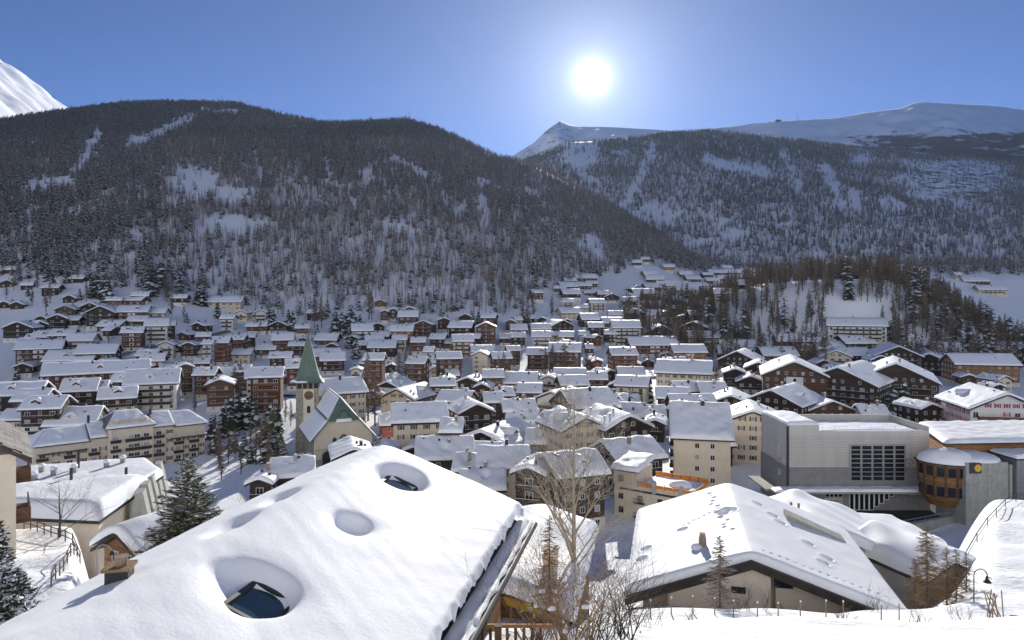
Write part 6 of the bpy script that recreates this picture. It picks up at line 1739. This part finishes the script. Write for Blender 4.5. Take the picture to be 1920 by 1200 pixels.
fine_larch(1775, 1138, 50, 122, 14, 'larch_o', 'slim larch nearest the tall one in the row by the lamp', 170, 0.25, 0.0042)
fine_larch(1793, 1138, 50, 118, 15, 'larch_o', 'middle larch in the row beside the street lamp', 170, 0.24, 0.0042)
fine_larch(1812, 1138, 51, 112, 16, 'larch_o', 'larch nearest to the street lamp post', 170, 0.24, 0.0042)
fine_larch(1030, 1140, 30, 190, 17, 'larch_o', 'ochre larch in front of the low house with the cream chimney', 190, 0.22, 0.0032)
# snowy firs at the lower left and the big dark pine
def fine_conifer(u, vb, d, hp, seed, mt, label, whorls=26, per=15, snow=0.3, spread=0.27):
    x, y = on_line(u, d); h_ = hp / F * d
    z = H - (vb - YH) / F * d
    o = empty('pine_tree', (x, y, z)); tag(o, label, 'tree')
    trunk_mb(h_, h_ * 0.018, 7, 0, seed).build('trunk', M['bark'], o)
    rg = random.Random(seed); b = MB(); lb = MB()
    for i in range(whorls):
        f = i / (whorls - 1); zc = h_ * (0.05 + 0.93 * f)
        ln = h_ * spread * (1 - f) ** 0.75 + 0.18
        kk = max(5, int(per * (1 - 0.55 * f)))
        for j in range(kk):
            a = 6.283 * (j + rg.random()) / kk + i
            l = ln * rg.uniform(.65, 1.15)
            lift = rg.uniform(-.15, .35) + 0.5 * f
            tip = Vector((math.cos(a) * l, math.sin(a) * l, zc + l * (lift - 0.25)))
            p = Vector((0, 0, zc)); side = Vector((-math.sin(a), math.cos(a), 0))
            lb.tube([p, p.lerp(tip, .5) - Vector((0, 0, l * .06)), tip], [0.03, 0.018, 0.006], 3, 0, False)
            ns = max(5, int(l * 9))
            for s in range(ns):
                t = 0.22 + 0.8 * s / ns
                q = p.lerp(tip, min(t, 1)) - Vector((0, 0, l * .05))
                for sg_ in (-1, 1):
                    sl = l * 0.20 * (1.25 - t) * rg.uniform(.7, 1.3) + 0.10
                    e = q + side * sg_ * sl + (tip - p).normalized() * sl * 0.8 + Vector((0, 0, rg.uniform(-.10, .10)))
                    w = 0.045 + 0.02 * rg.random()
                    up_ = Vector((0, 0, w)); sd2 = (tip - p).normalized() * w
                    mi = 1 if rg.random() < snow * 0.75 else 0
                    b.add([q - sd2, q + up_ * .6, e, q + sd2, q - up_ * .6], [(0, 1, 2), (1, 3, 2), (3, 4, 2), (4, 0, 2)], mi)
            if rg.random() < snow * 0.6 and l > 0.5:
                q = p.lerp(tip, rg.uniform(.55, .85)); w = rg.uniform(.10, .22)
                c = [(q.x + w * math.cos(k_ * 1.05) * rg.uniform(.7, 1.2), q.y + w * math.sin(k_ * 1.05) * rg.uniform(.7, 1.2), q.z + .03) for k_ in range(6)]
                b.add(c + [(q.x, q.y, q.z + .03 + w * .6)], [(k_, (k_ + 1) % 6, 6) for k_ in range(6)], 1)
    b.build('crown', [M[mt], M['snow_tree']], o)
    lb.build('branches', M['bark'], o)
    return o
fine_conifer(352, 1185, 62, 335, 31, 'needle_o', 'big olive-dark pine with snow on its boughs beside the timber cabin', 42, 22, 0.26, 0.36)
fine_conifer(34, 1215, 26, 140, 32, 'needle', 'snow-laden fir beside the wall of the slab-roofed house', 26, 14, 0.5, 0.34)
fine_conifer(-8, 1230, 22, 250, 33, 'needle', 'taller snow-laden fir cut off by the edge of the view', 30, 14, 0.5, 0.22)
fine_conifer(118, 1230, 30, 110, 34, 'needle', 'small snowy conifer on the bank below the walled path', 20, 12, 0.55, 0.42)
x, y = on_line(112, 60)
bare_tree('bare_tree', x, y, 5.2, 44, 'bark', 'spreading bare tree on the snowy terrace beside the walled path', lev=3, r0=0.12, n_main=12, start=0.12, blen=0.75, up=0.9)
x, y = on_line(268, 66)
rg = random.Random(4); o = empty('bush', (x, y, H - (1045 - YH) / F * 66)); tag(o, 'tangle of bare brown brushwood against the timber cabin', 'bush'); b = MB()
for j in range(26):
    a = rg.uniform(0, 6.28); grow(b, Vector((rg.uniform(-1.6, 1.6), rg.uniform(-.6, .6), 0)), Vector((math.cos(a), math.sin(a), 1)).normalized(), rg.uniform(1.2, 2.6), 0.03, 1, rg, 0.6, .7, (3, 5))
b.build('stem', M['bark_dry'], o)
for i, (u, d, h_, nn) in enumerate(((1385, 41, 1.5, 'dark twiggy shrub against the pale wall behind the wire fence posts'), (1420, 41, 1.9, 'larger grey shrub under the stair of the wide gabled house'), (1640, 43, 1.4, 'brown shrub near the low end of the wide roof'), (1585, 33, 0.8, 'sparse shrub poking from the snowbank below the fence'),
                                   (1725, 33, 0.8, 'snow-dusted shrub on the bank below the larches'), (1805, 35, 1.0, 'bundle of thin stems on the bank by the lamp post'), (1290, 36, 0.8, 'tiny shrub on the snowbank left of the fence'), (1215, 30, 1.3, 'grey seed-headed shrub at the end of the snowbank'), (490, 150, 7.0, 'bare shrub with pale stems beside the church garden'))):
    x, y = on_line(u, d); rg = random.Random(60 + i); o = empty('shrub', (x, y, Tz(x, y) - 0.1)); tag(o, nn, 'shrub'); b = MB()
    for j in range(11):
        a = rg.uniform(0, 6.28); grow(b, Vector((rg.uniform(-.5, .5) * h_, rg.uniform(-.3, .3), 0)), Vector((math.cos(a) * .45, math.sin(a) * .45, 1)).normalized(), h_ * rg.uniform(.5, 1), 0.016 * max(1, h_ / 2), 1, rg, .55, .6, (4, 6))
    b.build('stem', M['bark'], o)

# ------------------------------------------------------------------ small things of the foreground
FR = [(1220, 1), (1259, 1), (1299, 1), (1340, 1), (1375, 1), (1420, 1), (1459, 1), (1501, 1), (1549, 1), (1581, 1), (1686, 1), (1652, 1)]
words_o = ['first', 'second', 'third', 'fourth', 'fifth', 'sixth', 'seventh', 'eighth', 'ninth', 'tenth', 'eleventh', 'twelfth', 'thirteenth', 'fourteenth', 'fifteenth', 'sixteenth', 'seventeenth', 'eighteenth', 'nineteenth', 'twentieth']
for i, (u, _) in enumerate(sorted(FR)):
    x, y = on_line(u, 39 + 0.5 * math.sin(i)); z = Tz(x, y)
    o = empty('fence_post', (x, y, z)); tag(o, 'thin wooden fence post on the snowbank, %s from the left' % words_o[i], 'fence post', 'posts along the snowbank')
    b = MB(); b.tube([(0, 0, -0.3), (rnd.uniform(-.03, .03), 0, rnd.uniform(0.75, 1.05))], 0.035, 6); b.build('stake', M['bark_dry'], o)
    mound('snow_cap', 0, 0, 0.98, 0.05, 0.05, 0.05, i, o, n=6)
# street lamp with a crook
x, y = on_line(1826, 44)
lm = empty('street_lamp', (x, y, H - (1146 - YH) / F * 44)); tag(lm, 'dark crook-necked street lamp with bell shade on the snowy path', 'street lamp')
b = MB(); pts = [(0, 0, -.5), (0, 0, 2.3)] + [(0.42 - 0.42 * math.cos(t), 0, 2.3 + 0.42 * math.sin(t)) for t in np.linspace(0.3, math.pi * .93, 9)]
b.tube(pts, 0.035, 7); b.build('pole', M['iron'], lm)
b = MB(); prof_ = [(0.05, 2.28), (0.09, 2.18), (0.12, 2.02), (0.24, 1.90), (0.25, 1.86)]; vv, ff = [], []
for r_, z in prof_: vv += [(0.86 + r_ * math.cos(6.283 * k / 12), r_ * math.sin(6.283 * k / 12), z) for k in range(12)]
for i in range(4): ff += [(i * 12 + k, i * 12 + (k + 1) % 12, i * 12 + 12 + (k + 1) % 12, i * 12 + 12 + k) for k in range(12)]
b.add(vv, ff + [tuple(range(12))]); b.build('shade', M['iron'], lm)
b = MB(); b.tube([(0.86, 0, 2.26), (0.86, 0, 2.45)], 0.03, 6); b.build('hanger', M['iron'], lm); mound('snow_cap', .95, 0, 2.12, .2, .12, .1, 3, lm, n=8)
x, y = on_line(180, 52)
lm = empty('street_lamp', (x, y, H - (1100 - YH) / F * 52)); tag(lm, 'grey crook-necked street lamp beside the timber cabin', 'street lamp')
b = MB(); b.tube([(0, 0, -2.5), (0, 0, 2.6)] + [(0.6 - 0.6 * math.cos(t), 0, 2.6 + 0.6 * math.sin(t)) for t in np.linspace(0.3, math.pi * .95, 9)], 0.05, 7); b.build('pole', M['metal'], lm)
b = MB(); b.tube([(1.2, 0, 2.75), (1.2, 0, 2.6), (1.2, 0, 2.45)], [.06, .12, .2], 10); b.build('shade', M['iron'], lm)
# handrail winding up the snow path on the right
RP = [(1772, 1020, 63), (1800, 1006, 66), (1832, 985, 70), (1852, 962, 75), (1868, 945, 80), (1885, 930, 86), (1905, 924, 91), (1935, 922, 96)]
hr = empty('handrail', (0, 0, 0)); tag(hr, 'thin dark metal handrail winding up the snowy path', 'railing')
tops = []
for i, (u, v, d) in enumerate(RP):
    x, y = on_line(u, d); z = Tz(x, y)
    tops.append(Vector((x, y, z + 1.0)))
    b = MB(); b.tube([(x, y, z - .3), (x, y, z + 1.0)], 0.045, 6); b.build('post', M['iron'], hr)
b = MB(); b.tube(tops, 0.05, 6); b.build('rail', M['iron'], hr)
b = MB(); b.tube([p - Vector((0, 0, .5)) for p in tops], 0.03, 6); b.build('rail', M['iron'], hr)
# ramp rail before the event hall
rr_ = empty('ramp_railing', (0, 0, 0)); tag(rr_, 'pale curved-end ramp railing before the event hall', 'railing')
a0, a1 = at(1622, 990, 128), at(1792, 958, 143)
b = MB(); b.tube([a0 + Vector((-.8, 0, -.9)), a0 + Vector((-1.2, 0, -.3)), a0 + Vector((-.8, 0, .1)), a0] + [a0.lerp(a1, t) for t in (.25, .5, .75, 1)], 0.09, 6); b.build('rail', M['metal'], rr_)
for t in np.linspace(0.05, 1, 9):
    p = a0.lerp(a1, t); b = MB(); b.tube([p, p - Vector((0, 0, 1.3))], 0.05, 5); b.build('post', M['metal'], rr_)
b = MB(); b.add([a0 - Vector((0, 0, 1)), a1 - Vector((0, 0, 1)), a1 - Vector((0, 0, 9)), a0 - Vector((0, 0, 9)), a0 + Vector((0.1, 1, -1)), a1 + Vector((0.1, 1, -1)), a1 + Vector((0.1, 1, -9)), a0 + Vector((0.1, 1, -9))], [(0, 3, 2, 1), (4, 5, 6, 7), (0, 1, 5, 4)]); b.build('ramp_wall', M['concrete'], rr_)
# bundle of leaning poles on the right snowbank
x, y = on_line(1866, 41)
bp_ = empty('pole_stack', (x, y, Tz(x, y))); tag(bp_, 'loose wigwam of leaning wooden poles stuck in the snowbank', 'poles')
for k in range(8):
    b = MB(); a = 0.8 * k; b.tube([(0.5 * math.cos(a), .3 * math.sin(a), -.3), (-.55 + 0.25 * math.cos(a * 2.1) + .1 * k, .1 * math.sin(a), 1.3 + .12 * (k % 4))], 0.035, 5); b.build('pole', M['bark_dry'], bp_)
# yellow board and snow fence by the bush
a0, a1 = at(945, 1133, 25), at(1012, 1155, 24)
yb = empty('yellow_barrier', a0); tag(yb, 'yellow board barrier in the snow between the near roof and the bush', 'barrier')
b = MB(); dlt = a1 - a0; b.add([(0, 0, 0), dlt, dlt + Vector((0, 0, .28)), (0, 0, .28), (0, .06, 0), dlt + Vector((0, .06, 0)), dlt + Vector((0, .06, .28)), (0, .06, .28)], [(0, 1, 2, 3), (7, 6, 5, 4), (3, 2, 6, 7), (1, 0, 4, 5)]); b.build('board', M['yellow'], yb)
for t in (.2, .8):
    p = dlt * t; b = MB(); b.box((p.x, p.y + .09, p.z - .2), (.09, .09, 1.1)); b.build('post', M['bark_dry'], yb)
# walled path at the left
pa, pb, pc_ = at(45, 1000, 62), at(150, 1052, 58), at(96, 1130, 46)
pw = empty('path_fence', (0, 0, 0)); tag(pw, 'low timber rail fence round the snowy terrace at the cream house', 'fence')
for (p, q) in ((pa, pb), (pb, pc_)):
    for k in range(9):
        r0 = p.lerp(q, k / 8); z = Tz(r0.x, r0.y); b = MB(); b.tube([(r0.x, r0.y, z - .3), (r0.x, r0.y, z + 1.0)], .05, 5); b.build('post', M['bark'], pw)
    for hh in (.45, .9):
        b = MB(); b.tube([(lambda r0: (r0.x, r0.y, Tz(r0.x, r0.y) + hh))(p.lerp(q, k / 8)) for k in range(9)], .04, 5); b.build('rail', M['bark'], pw)
# river wall and road in the middle of the village
b = MB(); ps = [at(u, v, d) for u, v, d in ((820, 744, 330), (960, 736, 345), (1100, 712, 382), (1280, 700, 405), (1440, 694, 420))]
for p, q in zip(ps[:-1], ps[1:]):
    b.add([(p.x, p.y, -3), (q.x, q.y, -3), (q.x, q.y, 1.3), (p.x, p.y, 1.3), (p.x, p.y + .6, -3), (q.x, q.y + .6, -3), (q.x, q.y + .6, 1.3), (p.x, p.y + .6, 1.3)], [(0, 1, 2, 3), (3, 2, 6, 7), (7, 6, 5, 4)])
tag(b.build('river_wall', M['C']), 'long pale river wall running behind the old village centre', 'wall')
def ribbon(name, pts, w, mt, lift):
    V, f = [], []
    pts = [Vector(p) for p in pts]; P = []
    for p, q in zip(pts[:-1], pts[1:]):
        for k in range(12): P.append(p.lerp(q, k / 12))
    P.append(pts[-1])
    for i, p in enumerate(P):
        d_ = (P[min(i + 1, len(P) - 1)] - P[max(i - 1, 0)]); d_.z = 0; d_.normalize(); s_ = Vector((d_.y, -d_.x, 0))
        for k in range(5):
            q = p + s_ * w * (k / 4 - .5)
            V.append((q.x, q.y, Tz(q.x, q.y) + lift))
    for i in range(len(P) - 1):
        for k in range(4): f.append((i * 5 + k, i * 5 + k + 1, i * 5 + k + 6, i * 5 + k + 5))
    return tag(link(name, arr_mesh(name, V, f, M[mt])), kind='structure')
def gp(u, v, dmin=118): d = solve(u, v, 0, dmin); return ((u - CU) / F * d, d, 0)
ribbon('road', [gp(1500, 985), gp(1620, 975), gp(1740, 960), gp(1800, 955)], 11, 'asphalt', 0.35)
ribbon('road', [gp(420, 742, 280), gp(560, 745, 280), gp(660, 742, 280), gp(820, 735, 280), gp(960, 728, 280)], 6, 'asphalt', 0.5)
ribbon('road', [gp(225, 668, 330), gp(300, 650, 330), gp(370, 638, 330), gp(430, 622, 330)], 5, 'panel_d', 0.5)
ribbon('road', [gp(1150, 930), gp(1050, 900), gp(1010, 860), gp(970, 830)], 4, 'panel_d', 0.4)

# lift buildings on the far snow ridge, a mast on the wooded ridge
for (u, v, w_, h_, nm, lab) in ((1459, 229, 30, 10, 'lift_station', 'tiny dark lift station on the far snow ridge'), (1443, 232, 16, 7, 'lift_hut', 'small hut just left of the lift station on the snow ridge')):
    p = at(u, v, 3990)
    o = empty(nm, p); tag(o, lab, 'lift station')
    b = MB(); b.prism([(-w_ / 2, -14), (w_ / 2, -14), (w_ / 2, h_), (0, h_ * 1.4), (-w_ / 2, h_)], -8, 8); b.build('wall', M['D'], o)
    b = MB(); b.prism([(-w_ * .58, h_ * .95), (0, h_ * 1.45), (w_ * .58, h_ * .95), (w_ * .58, h_ * 1.1), (0, h_ * 1.6), (-w_ * .58, h_ * 1.1)], -9, 9); b.build('roof', M['snow'], o)
for (u, v, d, h_, nm, lab) in ((1495, 223, 3990, 16, 'lift_pylon', 'T-shaped ski lift pylon standing on the far snow ridge'), (768, 226, 1690, 22, 'mast', 'thin mast above the rounded top of the wooded ridge')):
    p = at(u, v, d); o = empty(nm, p); tag(o, lab, 'mast')
    b = MB(); b.tube([(0, 0, -12), (0, 0, h_)], [1.0 if d > 3000 else 0.5, 0.7 if d > 3000 else 0.3], 5); b.build('pole', M['iron'], o)
    if d > 3000:
        b = MB(); b.box((0, 0, h_), (18, 1.5, 1.6)); b.build('crossarm', M['iron'], o)

# ------------------------------------------------------------------ labels of the many houses and trees: look, place, order
ZONES = [
    (lambda u, v: u > 1480 and v < 560, 'on top of the wooded knoll'),
    (lambda u, v: u >= 1320 and v < 562, "behind the knoll's near shoulder"),
    (lambda u, v: u >= 1160 and v < 562, 'beside the open meadow below the mountain gap'),
    (lambda u, v: u >= 985 and v < 604, 'on the slope between forest and open meadow'),
    (lambda u, v: u >= 1345 and v < 666, 'at the foot of the wooded knoll'),
    (lambda u, v: u >= 1160 and v < 672, 'between the knoll and the river wall'),
    (lambda u, v: u >= 985 and v < 672, 'below the meadow slope in mid-valley'),
    (lambda u, v: u >= 830 and v < 622, 'along the forest edge in mid-valley'),
    (lambda u, v: u >= 640 and v < 612, 'on the clearing inside the forest edge'),
    (lambda u, v: u >= 820 and v < 690, 'in the rows behind the river wall'),
    (lambda u, v: u >= 640 and v < 690, 'beyond the church roof in the shade'),
    (lambda u, v: u >= 490 and v < 660, "behind the tip of the church spire"),
    (lambda u, v: u >= 480 and v < 740 and u < 690, 'beside the spire at belfry height'),
    (lambda u, v: u < 240 and v < 590, 'under the hillside forest'),
    (lambda u, v: u < 240 and v < 637, 'in the upper rows of the shaded hillside'),
    (lambda u, v: u < 240 and v < 690, 'in the middle of the shaded hillside'),
    (lambda u, v: u < 260 and v < 830, 'just behind the grand hotel'),
    (lambda u, v: u < 490 and v < 612, 'at the forest edge left of the spire'),
    (lambda u, v: u < 490 and v < 662, 'beside the road climbing the shaded hillside'),
    (lambda u, v: u < 480 and v < 752, 'between the hillside road and the hotel'),
    (lambda u, v: u < 545 and v < 925, 'in the garden between hotel and church'),
    (lambda u, v: u < 735 and v < 930, "around the church's arcaded front"),
    (lambda u, v: u >= 1700, 'near the houses right of the field'),
    (lambda u, v: u >= 1500 and v < 700, 'between the knoll and the snowy field'),
    (lambda u, v: u >= 1440, 'behind the grey event hall'),
    (lambda u, v: u >= 1240 and v < 720, 'behind the pale apartment block'),
    (lambda u, v: u >= 1240, 'beside the pale apartment block'),
    (lambda u, v: u >= 1140 and v < 745, 'by the big cream house at the river'),
    (lambda u, v: u >= 1140, 'left of the apartment block'),
    (lambda u, v: u >= 960 and v < 730, 'along the near side of the river wall'),
    (lambda u, v: u >= 960 and v < 800, 'in the heart of the old village'),
    (lambda u, v: u >= 960, 'behind the tall pale bare tree'),
    (lambda u, v: v < 760, 'between the church and the river wall'),
    (lambda u, v: v < 815, 'right of the church in the old village'),
    (lambda u, v: True, 'just beyond the big snow roof'),
]
def zone(u, v):
    for f, w_ in ZONES:
        if f(u, v): return w_
def number(items, key, cat, group):
    """items: (object, u, v, phrase); gives each its own label"""
    by = {}
    for it in items:
        by.setdefault((it[3], zone(it[1], it[2])), []).append(it)
    for (phrase, z), v in by.items():
        v.sort(key=lambda q: q[1])
        for i, (o, u_, v_, _) in enumerate(v):
            lab = '%s %s' % (phrase, z)
            if len(v) == 2: lab += ', the %s one' % ('leftmost', 'rightmost')[i] if abs(v[0][1] - v[1][1]) > 6 else ', the %s one' % ('upper', 'lower')[0 if v_ == min(v[0][2], v[1][2]) else 1]
            elif len(v) > 2: lab += ', %s from the left' % words_o[i]
            lab = lab.replace('in the middle of the shaded', 'amid the shaded').replace('in the upper rows of', 'high on')
            if len(lab.replace(',', '').split()) > 16: lab = lab.replace(' gabled ', ' ', 1).replace('small ', '', 1) if False else lab.replace('between the church and the river wall', 'between church and river wall').replace('along the near side of the river wall', 'before the river wall').replace('by the big cream house at the river', 'by the big cream riverside house').replace('beside the open meadow below the mountain gap', 'beside the open meadow')
            if len(lab.replace(',', '').split()) > 16: print('LONG', lab)
            tag(o, lab, cat(phrase), group)
items = []
for h_ in HOUSES:
    n = h_['n']; size = {1: 'low', 2: 'small', 3: '', 4: 'tall'}.get(n, 'high')
    if h_['w'] > 30: size = (size + ' long').strip()
    noun = 'chalet' if CODE[h_['col']][0] in 'DBRT' else 'house'
    ph_ = ' '.join(x for x in (size, CODE[h_['col']][5], 'gabled' if h_['typ'] == 'G' else '', noun) if x)
    items.append((h_['o'], h_['u'], h_['v'], ph_))
number(items, None, lambda p: 'chalet' if p.endswith('chalet') else 'house', 'snow-covered houses of the village')
items = []
for t_ in TREES:
    if t_['label']: continue
    u_, v_ = px((t_['x'], t_['y'], Tz(t_['x'], t_['y'])))
    k_ = {'fir': 'dark snowy fir', 'pine': 'rounded olive pine', 'larch': 'bare slender larch', 'larchw': 'bare spreading larch'}[t_['kind']]
    items.append((t_['o'], u_, v_, k_))
number(items, None, lambda p: 'tree', 'trees among the village houses')

# the valley side behind the camera, unseen, made steep and white for fill light
hx = np.linspace(-2600, 2600, 60); hy = np.linspace(-1500, -60, 40)
HX, HY = np.meshgrid(hx, hy)
HZ = 44 + (-60 - HY) * 0.78 + 18 * nz(HX, HY, 0.008) * np.clip((-60 - HY) / 300, 0, 1)
me = arr_mesh('hillside', np.stack([HX.ravel(), HY.ravel(), HZ.ravel()], 1), grid_faces(len(hy), len(hx)), mat('wooded_snow', (0.88, 0.89, 0.91), 0.9, 0.06, 0.02))
tag(link('hillside', me), kind='structure')

HAZE = 0.000022
hm = bpy.data.materials.new('haze_air'); hm.use_nodes = True
hn = hm.node_tree.nodes; hn.clear()
pv = hn.new('ShaderNodeVolumePrincipled'); pv.inputs['Density'].default_value = HAZE
pv.inputs['Color'].default_value = (0.58, 0.74, 1.0, 1); pv.inputs['Anisotropy'].default_value = 0.3
ho = hn.new('ShaderNodeOutputMaterial'); hm.node_tree.links.new(pv.outputs[0], ho.inputs['Volume'])
hb = MB().box((0, 1800, 850), (13600, 8000, 1820), 0)
tag(hb.build('haze', hm), 'thin bluish winter air over the valley', kind='stuff')
